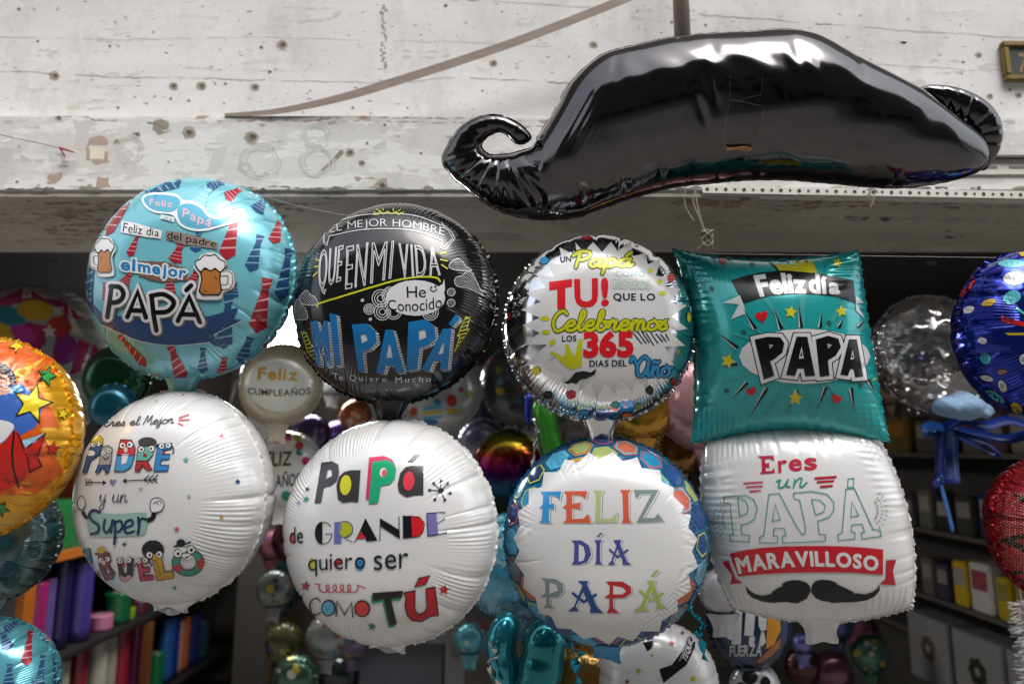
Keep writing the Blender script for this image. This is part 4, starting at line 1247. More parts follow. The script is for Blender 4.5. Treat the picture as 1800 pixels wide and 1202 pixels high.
d.stroke(K_, 5, [(470, 600), (484, 592), (496, 604)], 3); d.stroke(K_, 5, [(488, 588), (504, 584), (514, 600)], 3)
d.poly('93b8ac', 2, [(134, 665), (150, 648), (280, 652), (420, 645), (437, 668), (432, 740), (410, 760), (280, 768), (160, 766), (135, 732)], smooth=True)
IN = '1c3554'
for q, w in (([(196, 642), (160, 634), (142, 660), (160, 688), (190, 712), (186, 745), (152, 756)], 15), ([(222, 682), (216, 728), (232, 748), (252, 722), (262, 684)], 13), ([(262, 684), (254, 748)], 13), ([(272, 690), (276, 740), (270, 806)], 14), ([(276, 696), (302, 688), (312, 716), (296, 742), (272, 744)], 13), ([(328, 724), (364, 708), (358, 684), (334, 692), (322, 724), (334, 750), (372, 742)], 13), ([(394, 672), (398, 712), (392, 756)], 15), ([(396, 704), (412, 676), (432, 682)], 13)):
    d.stroke(IN, 4, q, w)
lt('2f7fae', [(98, 836), (142, 830), (150, 880), (162, 932), (142, 930), (128, 900), (108, 880)]); lt('9a3238', [(165, 950), (180, 945), (200, 972), (186, 980)])
lt('8f3034', [(186, 862), (246, 862), (252, 900), (238, 916), (272, 958), (264, 986), (224, 992), (196, 930)], [[(226, 930), (246, 944), (240, 966), (228, 960)]])
d.ell('6b3328', 5, 208, 856, 40, 11); d.ell('c9a23a', 5.5, 204, 836, 22, 18); eye(204, 888, 14, 1); eye(238, 882, 14, -1); d.ell('d8c0ae', 8, 220, 900, 9, 12)
lt('2a2a2e', [(284, 882), (316, 882), (312, 950), (324, 968), (336, 950), (338, 886), (370, 880), (362, 974), (332, 1000), (300, 990)]); d.poly('d59aa2', 5, [(302, 962), (324, 976), (348, 962), (360, 974), (332, 998), (302, 988)])
eye(302, 892, 15, .5); eye(346, 888, 15, -.5); d.ell('c22f38', 8, 322, 916, 8, 8)
lt('c04355', [(384, 884), (442, 878), (442, 906), (412, 910), (412, 928), (450, 925), (452, 952), (418, 954), (422, 970), (468, 966), (472, 990), (404, 996)]); d.stroke('33333a', 3, [(386, 900), (376, 920)], 7); d.stroke('33333a', 3, [(442, 888), (462, 918)], 7)
eye(396, 892, 14, .4); eye(430, 888, 14, -.4)
for k in range(14): d.ell('1b1b1e', 3 + .01*k, 468 + 40*math.cos(k*.449), 836 + 32*math.sin(k*.449), 18)
d.ell('1b1b1e', 3.2, 468, 836, 44, 36)
lt('c7992f', [(462, 858), (508, 850), (528, 950), (570, 944), (576, 980), (490, 994)], L=4); eye(452, 862, 18, .4); eye(502, 858, 18, -.4)
for k in range(4): d.ell('5d4714', 5.6, 490 + k*5, 905 + k*18, 4)
d.stroke('4a3a14', 5.6, [(472, 886), (482, 892), (492, 886)], 3)
d.poly('3f8f78', 3, ell_pts(648, 900, 82, 70), [ell_pts(648, 898, 43, 42)]); d.ring('26262a', 4.2, 648, 900, 82, 70, 3.4); d.ring('26262a', 4.3, 648, 898, 43, 42, 3)
for P in ([(568, 922), (606, 908), (618, 930), (600, 952), (576, 940)], [(690, 892), (724, 880), (728, 920), (704, 936), (692, 915)]): d.rough('b8383e', 4, P, 4, 10)
d.ell('e6e6e6', 5, 612, 838, 34, 14, -14); eye(596, 854, 22, .3); eye(664, 834, 22, .2, .3)
d.poly('e9e9e9', 5, ell_pts(640, 868, 26, 15)); d.stroke(K_, 6, [(612, 868), (636, 876), (664, 860)], 3.4); d.stroke(K_, 6, [(640, 866), (642, 880)], 3)
d.ell('19191b', 5.8, 612, 800, 23, 19); d.stroke('19191b', 5.9, [(578, 818), (612, 812), (660, 797)], 9)
d.stroke('c9b05a', 3, [(728, 880), (744, 894), (732, 916)], 4)
d.build('printed_design', surf('abuelo'), parent('abuelo'), step=6)

# --- white balloon with PaPá de GRANDE
d = Deco(480, 730, 2.861)
G1 = '3e3d3f'
d.poly(G1, 2, [(245, 238), (300, 231), (330, 248), (334, 290), (322, 330), (290, 354), (258, 362), (243, 440), (210, 442)], [[(277, 272), (295, 272), (298, 305), (268, 320)]])
d.poly(G1, 2, [(320, 352), (332, 310), (358, 284), (390, 276), (442, 275), (430, 435), (392, 432), (352, 438), (328, 420)]); d.ell('d5d63a', 3, 367, 350, 28, 50, 6)
d.poly('d23a68', 2, [(484, 212), (558, 204), (596, 220), (616, 250), (560, 260), (508, 300), (486, 425), (467, 420)])
d.poly('27a678', 3, [(500, 236), (570, 224), (606, 240), (620, 270), (614, 318), (588, 346), (545, 354), (530, 440), (482, 443)]); d.ell('e9dfe0', 4, 555, 287, 17, 23, 10); d.ell('d8606a', 4.3, 560, 290, 11, 19, 10)
d.poly(G1, 2, [(627, 345), (640, 290), (668, 260), (700, 252), (757, 254), (756, 400), (716, 400), (672, 411), (634, 386)]); d.ell('d9434d', 3, 683, 330, 28, 48, 5)
d.poly(G1, 2, [(674, 236), (710, 197), (747, 195), (706, 235)])
MO = '3a3a3c'
d.ell(MO, 3, 843, 378, 14)
for x, y in ((843, 328), (877, 342), (890, 390), (863, 425), (813, 423), (787, 375), (808, 342)): d.stroke(MO, 2, [(843, 378), (x, y)], 4); d.ell(MO, 3, x, y, 7.5)
for c, x, y, r in (('3b4049', 174, 370, 14), ('2f9f78', 168, 420, 19), ('7aa3cf', 130, 440, 13), ('a52a4a', 166, 856, 27), ('2f7a55', 497, 1060, 22), ('c22030', 861, 874, 29)): d.star(c, 2, x, y, r, -80)
d.ell('c8323a', 2, 98, 614, 12, 27); d.ell('4f9a77', 2, 136, 601, 14, 12)
d.text('1c1c1e', 3, 'de', [(84, 562), (154, 556), (154, 642), (86, 644)], 'reg')
d.poly('1d1d1f', 2, [(250, 534)] + ell_pts(250, 590, 38, 57, 14, 0, 90, 270)); d.stroke('1d1d1f', 2, [(246, 535), (275, 540), (291, 556)], 4); d.stroke('1d1d1f', 2, [(248, 646), (280, 638), (294, 612), (296, 594), (264, 596)], 4, smooth=False)
d.poly('6b72b4', 2, [(310, 535), (345, 533), (346, 640), (308, 642)]); d.ell('b9bb33', 2, 366, 572, 32, 40); d.stroke('3b3f7a', 3, [(345, 533), (378, 534), (402, 560), (396, 594), (362, 612), (400, 634)], 4)
d.poly('1d1d1f', 2, [(466, 516), (527, 627), (472, 631), (442, 578)]); d.poly('cf2a33', 2, [(440, 582), (470, 616), (420, 620)]); d.stroke('1d1d1f', 3, [(412, 637), (440, 580), (467, 518)], 4)
d.poly('1d1d1f', 2, [(538, 515), (632, 572), (638, 619), (545, 558)]); d.stroke('1d1d1f', 3, [(541, 517), (539, 629)], 4); d.stroke('1d1d1f', 3, [(634, 508), (637, 618)], 4.5)
d.poly('1d1d1f', 2, [(653, 505), (695, 503), (700, 611), (654, 615)]); d.poly('d3252e', 2, [(695, 503), (735, 510), (758, 540), (754, 580), (734, 604), (700, 611)]); d.stroke('1d1d1f', 3, [(653, 505), (735, 508), (762, 542), (754, 585), (734, 606), (654, 615)], 3.5, smooth=False)
d.poly('7a73b0', 2, [(773, 492), (822, 488), (830, 597), (779, 603)]); d.stroke('1d1d1f', 3, [(773, 491), (862, 486), (862, 492)], 4, smooth=False); d.stroke('1d1d1f', 3, [(826, 542), (862, 519), (862, 515)], 3.5, smooth=False); d.stroke('1d1d1f', 3, [(779, 604), (872, 590), (870, 582)], 4, smooth=False); d.stroke('1d1d1f', 3, [(773, 491), (779, 604)], 4)
d.ell('b9bb33', 2, 198, 745, 17, 30); d.ell('cf3038', 2, 326, 737, 20, 14); d.ell('2b7fb5', 2, 438, 746, 24, 31); d.ell('94aaa0', 2, 598, 719, 22, 13)
d.text('242426', 3, 'quiero', [(177, 700), (466, 686), (466, 794), (179, 808)], 'reg')
d.text('242426', 3, 'ser', [(506, 704), (681, 688), (681, 764), (509, 778)], 'reg')
P = [(210, 845), (228, 846)]
for k in range(46):
    t = k/9; P.append((240 + 36*t - 17*math.sin(2*math.pi*t), 868 - 20*math.cos(2*math.pi*t)))
d.stroke('b8264a', 2, P + [(430, 852), (466, 866)], 5, smooth=False)
d.stroke('2a2a2c', 3, [(240, 932), (222, 918), (198, 926), (186, 958), (198, 992), (222, 1000), (243, 984)], 6)
d.ell('2a2a2c', 3, 281, 965, 37, 42); d.ell('58aed0', 4, 281, 965, 29, 34)
d.stroke('2a2a2c', 3, [(319, 1006), (322, 930), (362, 1000), (397, 938), (403, 1010)], 6.5, smooth=False)
d.ell('2a2a2c', 3, 450, 968, 41, 43); d.ell('cf3f33', 4, 450, 968, 33, 35)
TT = [(500, 890), (655, 878), (650, 912), (592, 917), (624, 1045), (588, 1051), (558, 920), (506, 930)]
d.poly('2f8a55', 2, TT, dx=-8, dy=14); d.poly('1b1c1c', 3, TT)
UU = [(660, 890), (712, 880), (712, 975), (730, 1000), (764, 990), (776, 960), (770, 870), (812, 862), (828, 1000), (790, 1005), (745, 1030), (700, 1025), (676, 1000), (665, 950), (672, 915)]
AC = [(715, 858), (735, 817), (785, 806), (766, 843)]
for Q in (UU, AC):
    d.rough('1b1214', 3, Q, 2.5, 9); d.stroke('1b1214', 3.2, Q, 9, smooth=False, closed=True); d.poly('b31c2a', 4, [(x + (sum(q[0] for q in Q)/len(Q)-x)*.03, y + (sum(q[1] for q in Q)/len(Q)-y)*.02) for x, y in Q])
d.build('printed_design', surf('grande'), parent('grande'), step=7)

# --- hexagon balloon: honeycomb laid out flat on the foil, then the jagged white panel and lettering
t_, c_, R7, M7, S7 = INFO['hexagon']
tt = np.linspace(0, 1, 600)[:-1]
rr_, zz_, _ = mylar(600)
arc = np.concatenate([[0], np.cumsum(np.hypot(np.diff(rr_), np.diff(zz_)))])
def hexa(u, v):
    """flat disc coordinates (fractions of R) -> ray along the balloon's own axis"""
    l = math.hypot(u, v)
    r = np.interp(l, arc, rr_)*.9985 if l > 0 else 0
    k = r/l if l > 1e-9 else 0
    org = M7 @ Vector((u*k*R7, -R7*1.2, v*k*R7)); dr = (M7.to_3x3() @ Vector((0, 1, 0))).normalized()
    return org, dr
d = Deco(0, 0, 1)
hs = .150; rnd = random.Random(5)
pal = ['233a6b', 'c4664f', '2b4a86', '4fa3c9', 'a3b36c', '31558f', 'c96f55', '2a8fbf', '6f9aa8']
for i in range(-12, 13):
    for j in range(-12, 13):
        x = hs*1.5*i*1.12; y = hs*math.sqrt(3)*(j + .5*(i % 2))*1.12
        if .62 < math.hypot(x, y) < 1.26:
            c = rnd.choice(pal)
            hx = [(x + hs*.98*math.cos(R_(60*k+12)), y + hs*.98*math.sin(R_(60*k+12))) for k in range(6)]
            d.poly(c, 1, hx)
            if rnd.random() < .4:
                d.stroke(rnd.choice(['b9c94a', 'c4503f', '59c0dc']), 2, [(x+(a-x)*.84, y+(b-y)*.84) for a, b in hx], .016, smooth=False, closed=True)
hexo = d.build('printed_border', S7, t_, step=.035, axis=hexa)
d = Deco(870, 760, 3.082)
JAG = [(510, 112), (567, 148), (640, 109), (690, 160), (770, 138), (792, 196), (892, 206), (900, 270), (965, 300), (962, 345), (1022, 405), (1000, 440), (1058, 445), (1042, 512), (1092, 575), (1062, 640), (1096, 722), (1045, 765), (1058, 850), (985, 900), (985, 962), (900, 1015), (888, 1072), (792, 1068), (745, 1122), (665, 1098), (618, 1142), (545, 1100), (480, 1110), (415, 1058), (338, 1052), (310, 990), (243, 972), (225, 890), (158, 838), (162, 765), (110, 696), (138, 640), (106, 570), (142, 510), (128, 432), (187, 385), (188, 310), (260, 298), (268, 217), (345, 218), (383, 150), (455, 163)]
d.poly('d8d8d7', 3.5, JAG)
LET = [('3a92cc', [(250, 322), (362, 320), (352, 368), (335, 345), (300, 343), (298, 390), (325, 385), (322, 420), (298, 412), (295, 470), (305, 490), (243, 490), (258, 470), (262, 412), (242, 412), (262, 392), (265, 345)], []),
 ('cf5f45', [(378, 320), (502, 318), (490, 362), (470, 342), (420, 342), (420, 388), (465, 378), (465, 415), (420, 412), (420, 468), (480, 465), (505, 440), (522, 490), (370, 490), (388, 470), (388, 412), (368, 408), (388, 390), (390, 345)], []),
 ('b3bf86', [(535, 315), (588, 315), (575, 335), (572, 465), (630, 465), (662, 430), (655, 485), (535, 488), (545, 470), (548, 335)], []),
 ('cf5f45', [(675, 312), (735, 312), (722, 335), (725, 465), (740, 488), (685, 490), (695, 465), (690, 335)], []),
 ('7d8e8d', [(750, 312), (885, 312), (800, 462), (860, 462), (880, 438), (912, 482), (765, 488), (845, 335), (790, 335), (765, 360)], []),
 ('4b4f94', [(415, 582), (470, 582), (510, 610), (522, 660), (500, 700), (460, 712), (415, 712), (428, 695), (432, 600)], [[(455, 602), (480, 615), (490, 655), (480, 690), (455, 697)]]),
 ('4b4f94', [(540, 580), (580, 580), (570, 600), (570, 695), (582, 712), (540, 712), (548, 695), (550, 600)], []), ('6c7078', [(550, 562), (572, 540), (585, 543), (562, 566)], []),
 ('4b4f94', [(640, 580), (685, 580), (677, 600), (715, 695), (738, 714), (690, 714), (690, 690), (665, 630), (640, 690), (650, 714), (610, 714), (630, 692), (658, 610)], []),
 ('7d8e8d', [(253, 785), (330, 790), (370, 815), (375, 855), (345, 885), (300, 888), (300, 925), (322, 945), (266, 945), (282, 920), (280, 885), (250, 885), (278, 865), (275, 805)], [[(300, 808), (335, 820), (345, 850), (300, 868)]]),
 ('23467f', [(450, 800), (508, 800), (500, 820), (555, 940), (588, 972), (515, 970), (520, 945), (480, 860), (440, 935), (455, 962), (398, 962), (430, 935), (475, 825)], []),
 ('b5282c', [(600, 803), (690, 803), (735, 830), (738, 865), (700, 890), (640, 893), (640, 945), (674, 972), (606, 972), (620, 940), (620, 893), (590, 890), (620, 870), (622, 825)], [[(640, 825), (690, 835), (710, 855), (690, 872), (640, 872)]]),
 ('a5b95a', [(820, 798), (867, 798), (858, 815), (897, 920), (922, 945), (870, 948), (878, 925), (845, 850), (810, 930), (825, 960), (748, 965), (790, 930), (835, 820)], []), ('a5b95a', [(842, 772), (872, 740), (887, 745), (860, 772)], [])]
for c, P, H in LET:
    d.poly('5c5f66', 4.2, P, dx=10, dy=6); d.poly('dadada', 5, P, dx=7, dy=4)
for c, P, H in LET: d.poly(c, 6, P, H)
for c, q, w in (('4b4f94', [(622, 632), (664, 672), (718, 634)], 11), ('23467f', [(424, 866), (482, 912), (546, 874)], 15), ('a5b95a', [(785, 852), (846, 905), (906, 866)], 13)): d.stroke(c, 6.5, q, w, smooth=False)
d.build('printed_design', S7, t_, step=4, base=.0013)

# --- white square
d = Deco(1220, 750, 3.34)
CR, TE = 'c02a45', '2a9684'
d.poly(CR, 2, [(373, 172), (466, 170), (470, 202), (446, 186), (416, 188), (418, 217), (440, 211), (443, 242), (419, 236), (423, 261), (455, 259), (472, 240), (474, 270), (385, 277), (400, 262), (397, 190)])
for t, q in (('r', [(492, 200), (546, 192), (546, 264), (496, 270)]), ('e', [(555, 192), (632, 186), (634, 256), (558, 264)]), ('s', [(645, 184), (720, 180), (724, 250), (648, 258)])): d.text(CR, 2, t, q, 'bold')
for q in ([(484, 322), (506, 312), (496, 346), (508, 358), (530, 346), (552, 308)], [(552, 308), (542, 348), (562, 350)], [(592, 308), (584, 356)], [(588, 336), (612, 306), (632, 304), (622, 344), (636, 350), (662, 326)]): d.stroke(TE, 2, q, 9)
for a in ((290, 331, 405, 323, 10), (305, 352, 404, 347, 9), (325, 377, 393, 372, 9)): d.stroke('cf5068', 2, [(a[0], a[1]), (a[2], a[3])], a[4], caps=False)
for a in ((707, 302, 836, 293, 13), (720, 324, 822, 317, 12), (738, 351, 813, 345, 12)): d.stroke('b92a3c', 2, [(a[0], a[1]), (a[2], a[3])], a[4], caps=False)
for P in ([(175, 410), (300, 402), (350, 425), (372, 480), (355, 540), (310, 570), (275, 575), (282, 630), (325, 635), (325, 675), (215, 670), (212, 635), (232, 628), (212, 448), (178, 445)], [(258, 416), (300, 430), (320, 470), (310, 508), (268, 524)],
  [(440, 395), (500, 390), (600, 580), (635, 633), (650, 625), (655, 590), (620, 430), (586, 420), (583, 388), (690, 378), (780, 395), (820, 440), (820, 490), (790, 530), (725, 552), (735, 630), (772, 632), (770, 668), (520, 680), (518, 640), (540, 635), (530, 595), (470, 595), (465, 640), (492, 640), (490, 680), (388, 680), (385, 645), (410, 638)], [(478, 450), (506, 545), (460, 552)], [(690, 425), (740, 430), (770, 460), (760, 500), (712, 515)],
  [(890, 365), (940, 360), (1050, 600), (1090, 605), (1098, 640), (985, 655), (980, 620), (1000, 615), (985, 570), (925, 572), (920, 610), (945, 620), (942, 655), (848, 665), (842, 630), (868, 620)], [(925, 440), (966, 520), (920, 528)], [(903, 305), (938, 302), (932, 355), (901, 355)]):
    d.stroke(TE, 2, P, 5, smooth=False, closed=True)
rd = random.Random(2)
for cx, cy, sg in ((120, 540, -1), (1140, 490, 1)):
    for ang in range(-60, 61, 15):
        for k in range(3):
            r0 = 14 + 26*k; a = R_(ang)
            if cx < 600 : px, py = 200 - (r0+10)*math.cos(a)*1.0, cy + (r0+30)*math.sin(a)*1.1; ex, ey = -18*math.cos(a), 18*math.sin(a)
            else: px, py = 1045 + (r0+10)*math.cos(a), cy + (r0+30)*math.sin(a)*1.1; ex, ey = 18*math.cos(a), 18*math.sin(a)
            d.stroke('54726a', 2, [(px, py), (px+ex*.8, py+ey*.8)], 4, smooth=False, caps=False)
d.poly('c51d2b', 3, [(210, 742), (300, 722), (400, 708), (520, 700), (650, 697), (780, 697), (900, 700), (1000, 707), (1107, 718), (1106, 866), (1000, 857), (900, 851), (780, 850), (650, 851), (520, 855), (420, 861), (340, 867), (262, 876)])
d.poly('b81a28', 2, [(168, 793), (205, 785), (245, 890), (287, 915), (213, 922), (226, 870)]); d.poly('b81a28', 2, [(1127, 780), (1184, 778), (1165, 842), (1181, 928), (1084, 920), (1125, 890)])
d.text('e0e0e0', 4, 'MARAVILLOSO', [(245, 768), (1078, 764), (1072, 842), (268, 856)], 'reg', gap=.16, bow=-36, outline=('e0e0e0', 9, 4.4))
d.poly('131313', 3, [(684, 962), (678, 930), (660, 912), (620, 898), (580, 897), (540, 904), (515, 922), (520, 932), (488, 946), (455, 968), (460, 976), (400, 991), (350, 978), (322, 955), (304, 930), (312, 968), (340, 998), (400, 1022), (470, 1030), (490, 1026), (545, 1024), (605, 1033), (620, 1026), (660, 1005)])
d.poly('131313', 3.1, [(684, 962), (692, 925), (712, 902), (750, 894), (800, 898), (838, 914), (835, 920), (880, 940), (935, 966), (930, 972), (1000, 980), (1040, 970), (1072, 948), (1086, 920), (1088, 955), (1060, 990), (1010, 1014), (930, 1026), (870, 1026), (800, 1030), (800, 1024), (750, 1018), (712, 1000)])
d.build('printed_design', surf('square'), parent('square'), step=8)

# --- comic balloon cut by the left edge (frame: photo px)
d = Deco(0, 580, 1.931)
OR = 'd9601e'
d.poly(OR, 1, [(-300, 60), (60, 40), (110, 60), (100, 75), (190, 100), (140, 130), (200, 135), (120, 190), (140, 215), (175, 270), (200, 330), (130, 330), (215, 480), (120, 560), (0, 560), (-300, 540)])
d.poly('eeb53a', 2, [(40, 150), (150, 95), (110, 140), (80, 165)])
d.poly('3f68b5', 3, [(-80, 190), (70, 180), (150, 250), (120, 330), (60, 360), (-80, 420)])
d.poly('6fb1e2', 4, [(30, 195), (75, 180), (80, 205), (40, 222)])
d.poly('3b3a42', 3, [(-80, 105), (0, 112), (35, 130), (55, 165), (45, 195), (25, 200), (-80, 180)], smooth=True); d.poly('e8b094', 4, [(-80, 150), (8, 150), (30, 165), (38, 200), (20, 218), (-80, 230)], smooth=True); d.stroke('26262a', 5, [(2, 158), (20, 170), (22, 186)], 3)
d.poly('dcdcdc', 4, [(-80, 310), (0, 305), (45, 320), (40, 345), (0, 385), (-80, 400)], smooth=True)
d.poly('c4281e', 5, [(-80, 420), (0, 395), (52, 340), (85, 400), (95, 470), (60, 520), (-80, 560)], smooth=True); d.poly('c4281e', 5, [(45, 335), (90, 400), (155, 350), (130, 430), (140, 455), (100, 480), (60, 470)])
d.stroke('1d1d1f', 6, [(48, 345), (42, 440), (62, 530)], 7); d.stroke('1d1d1f', 6, [(60, 350), (95, 440), (100, 480), (140, 460), (125, 430), (152, 350), (90, 398)], 5, smooth=False)
d.poly('9ed0e6', 6, [(75, 375), (150, 350), (110, 385), (88, 402)])
for c, x, y, r, rot in (('2f9a45', 155, 158, 34, -70), ('e3cf2a', 108, 250, 66, -75), ('c4281e', 178, 402, 24, -80), ('e6c62a', 210, 286, 20, -75), ('2f8a45', 6, 606, 28, -60), ('e3cf2a', 55, 55, 26, -50)):
    d.star('1d1d1f', 7, x, y, r*1.12, rot, .42); d.star(c, 8, x, y, r*.93, rot, .42)
d.build('printed_design', surf('hero'), parent('hero'), step=9)
# ------------------------------------------------------------------ wear on the old shop front, fittings and strings
def plane_surf(Y, z0, z1):
    wv = [Vector((-XW, Y, z0)), Vector((XW, Y, z0)), Vector((XW, Y, z1)), Vector((-XW, Y, z1))]
    return (BVHTree.FromPolygons(wv, [(0, 1, 2, 3)]), wv, [(0, 1, 2, 3)], [Vector((0, -1, 0))]*4)
def plaster(c): return mat('weathered_paint', c, rough=.9, vary=.10, vscale=40)
d = Deco(0, 0, 1, 4)
DK = '5e564c'
for P, w in (([(-60, 124), (40, 127), (130, 131), (200, 137), (300, 136), (420, 141), (560, 144), (700, 146), (790, 137), (872, 140), (1000, 147), (1060, 150)], 2.2),
             ([(760, -4), (860, 3), (960, 8), (1020, 13), (1085, 16)], 1.8), ([(1228, 26), (1290, 31), (1340, 33), (1396, 40), (1479, 45), (1584, 54), (1690, 60), (1760, 66), (1860, 70)], 2.4),
             ([(-20, 66), (200, 70), (480, 66), (660, 72)], .8), ([(690, 72), (840, 76), (1000, 84)], .8), ([(1500, 112), (1620, 118), (1760, 126)], .8)):
    Q = []
    for a, b in zip(P, P[1:]):
        n = int(math.hypot(b[0]-a[0], b[1]-a[1])/9)
        for k in range(n): Q.append((a[0]+(b[0]-a[0])*k/n, a[1]+(b[1]-a[1])*k/n + d.rnd.uniform(-1.3, 1.3)))
    for i in range(0, len(Q)-3, 3):
        if d.rnd.random() < .86: d.stroke(d.rnd.choice(['9b9388', 'a8a096', '8d857a', 'b3aca2']), 2, Q[i:i+4], w*d.rnd.uniform(.3, 1.0), smooth=False, caps=False)
for k in range(26):
    d.rough('9d958b', 2, ell_pts(674 + d.rnd.uniform(-4, 5), 10 + k*4.4, d.rnd.uniform(1, 4), d.rnd.uniform(1.5, 4), 7), .8, 3)
def pit(x, y, r, deep=True):
    r *= .88
    if r > 4.5: d.rough('a79f93', 2, ell_pts(x, y, r*1.2, r*1.05, 16), r*.16, 3)
    d.rough('8b8275' if r > 4.5 else '9a9186', 2.5, ell_pts(x + .05*r, y, r*.85, r*.72, 14), r*.16, 3)
    if deep and r > 3.4: d.rough('574f45', 3, ell_pts(x + .15*r, y - .1*r, r*.48, r*.4, 12), r*.12, 3)
for x, y, r in ((33, 17, 5), (60, 17, 3), (101, 18, 3), (66, 73, 4), (202, 40, 3), (193, 82, 4), (220, 30, 2.5), (270, 57, 3), (440, 60, 3), (459, 84, 5), (496, 80, 10), (474, 127, 5), (484, 123, 3), (96, 134, 9), (88, 131, 4), (305, 152, 8), (354, 152, 9), (448, 154, 8), (378, 148, 3.5), (396, 148, 4), (300, 174, 4), (331, 178, 4), (272, 170, 3), (207, 190, 4), (237, 171, 3), (394, 182, 3), (783, 11, 5), (882, 21, 3), (716, 133, 4), (867, 112, 7), (848, 160, 3), (716, 190, 3), (1043, 80, 7), (1120, 20, 3), (1180, 40, 4), (1162, 58, 3), (1240, 45, 4), (1530, 105, 3), (1512, 28, 3), (1720, 98, 6), (1693, 110, 4), (1690, 130, 3), (1740, 170, 6), (1790, 168, 6), (1775, 158, 4), (1760, 182, 3), (620, 190, 4), (540, 165, 3), (545, 160, 3), (740, 62, 2.5), (940, 60, 2.5), (1000, 100, 3)): pit(x, y, r)
for k in range(150):      # small nicks and trowel flecks
    x, y = d.rnd.uniform(-20, 1820), d.rnd.uniform(-10, 200)
    l = d.rnd.uniform(2, 9)
    d.stroke(d.rnd.choice(['a39c92', '938b80', 'b7b1a8', '7c7469']), 1, [(x, y), (x+l, y + d.rnd.uniform(-2, 2))], d.rnd.uniform(.8, 2.0), caps=False)
for k in range(26):       # thin worn patches of greyer paint
    x, y = d.rnd.uniform(0, 1800), d.rnd.uniform(0, 195)
    d.rough(d.rnd.choice(['c9c6c0', 'd0cdc7', 'c6c2bb', 'd3cfc6']), .5, ell_pts(x, y, d.rnd.uniform(15, 70), d.rnd.uniform(4, 14), 16), 4, 7)
wd = d.build('weathering', plane_surf(Y_WALL, Z_TOP-.05, 4.6), None, step=400, base=.00015, unit=.00006, mkmat=plaster)
wd.data.transform(Matrix.Translation(-bi)); wd.parent = bld

d = Deco(0, 0, 1, 9)
def band(y0, y1, x0, x1, c, L, amp=4): d.rough(c, L, [(x0, y0), (x1, y0+2), (x1, y1+2), (x0, y1)], amp, 14)
band(213, 262, -40, 95, 'c9c8c3', 1); band(214, 262, 130, 680, 'c8c7c2', 1, 5); band(215, 300, 700, 1000, 'cbcac5', 1, 5); band(305, 328, -40, 250, 'c7c5bf', 1); band(306, 328, 430, 820, 'cfccc6', 1)
band(264, 302, 330, 690, 'e3e2df', 2, 3); band(266, 300, 60, 330, 'e0dfdc', 2, 4); band(314, 330, 300, 420, 'e2e0dc', 2, 3); band(218, 232, 1560, 1850, 'c9c4bd', 1)
TAN = 'b09a8b'
for P in ([(92, 197), (200, 198), (196, 208), (172, 214), (150, 206), (100, 207)], [(-20, 196), (60, 197), (60, 201), (-20, 201)], [(350, 202), (600, 206), (560, 214), (460, 212), (400, 214), (340, 208)], [(620, 205), (960, 212), (962, 222), (900, 224), (800, 216), (620, 212)], [(160, 240), (186, 240), (194, 262), (190, 284), (172, 290), (152, 280), (148, 262)], [(84, 306), (110, 304), (106, 318), (94, 324), (82, 314)], [(172, 310), (190, 312), (196, 330), (170, 330)], [(624, 312), (680, 314), (676, 332), (630, 328)], [(1560, 262), (1640, 266), (1630, 276), (1560, 272)]):
    d.rough(TAN, 3, P, 2.5, 7)
d.rough('ddd6c2', 4, [(159, 259), (184, 259), (183, 281), (158, 280)], .6, 8)
GH = 'c9c8c4'
def ghost(cx, cy, rx, ry):      # outline left where a painted numeral was scraped off
    for k in range(3):
        a = d.rnd.uniform(0, 360)
        while a < 720:
            l = d.rnd.uniform(40, 150)
            if a > 360 + 300: break
            q = [(cx + (rx-k*rx*.16)*math.cos(R_(a+t*l)) + d.rnd.uniform(-.8, .8), cy + (ry-k*ry*.16)*math.sin(R_(a+t*l)) + d.rnd.uniform(-.8, .8)) for t in (0, .2, .4, .6, .8, 1)]
            d.stroke(d.rnd.choice(['c4c3bf', 'cac9c5', 'bebdb8']), 3.2 + k*.1, q, d.rnd.uniform(1, 3.4), caps=False)
            a += l + d.rnd.uniform(10, 60)
for g in ((228, 264, 24, 26), (458, 284, 36, 32), (556, 240, 26, 22), (558, 284, 32, 28), (430, 294, 12, 9)): ghost(*g)
d.rough('cbcac6', 3.1, [(360, 252), (402, 252), (398, 264), (384, 304), (362, 304), (376, 266), (360, 264)], 2, 6)
d.rough('c4c3be', 3, [(24, 225), (70, 222), (76, 280), (36, 286)], 5, 9); d.rough('c4c3be', 3, [(-10, 262), (16, 262), (14, 286), (-10, 286)], 3, 8); d.rough('c9cac8', 3, [(88, 272), (132, 272), (132, 284), (86, 284)], 1.5, 8)
for x, y, r in ((283, 224, 14), (332, 234, 12), (442, 242, 13), (103, 208, 6), (240, 238, 7), (206, 250, 6), (615, 269, 8), (636, 287, 6), (296, 285, 3), (670, 328, 13), (676, 220, 4), (645, 252, 4), (480, 262, 3), (740, 270, 4), (820, 300, 5), (1620, 300, 5), (700, 240, 3), (30, 320, 4)): pit(x, y, r)
d.stroke('7d766c', 3, [(260, 216), (275, 218), (290, 226)], 3); d.rough('938b7f', 3, [(270, 210), (298, 212), (290, 232), (276, 238), (272, 226)], 3, 6)
d.stroke('8a8378', 3, [(600, 268), (585, 284), (566, 300)], 9, w1=4)
for k in range(90):
    x, y = d.rnd.uniform(-20, 1820), d.rnd.uniform(206, 332)
    d.rough(d.rnd.choice(['e4e2de', 'bdb9b2', 'e2e0dc', 'aaa49a']), 5, ell_pts(x, y, d.rnd.uniform(2, 11), d.rnd.uniform(1, 3.5), 9), 1.4, 4)
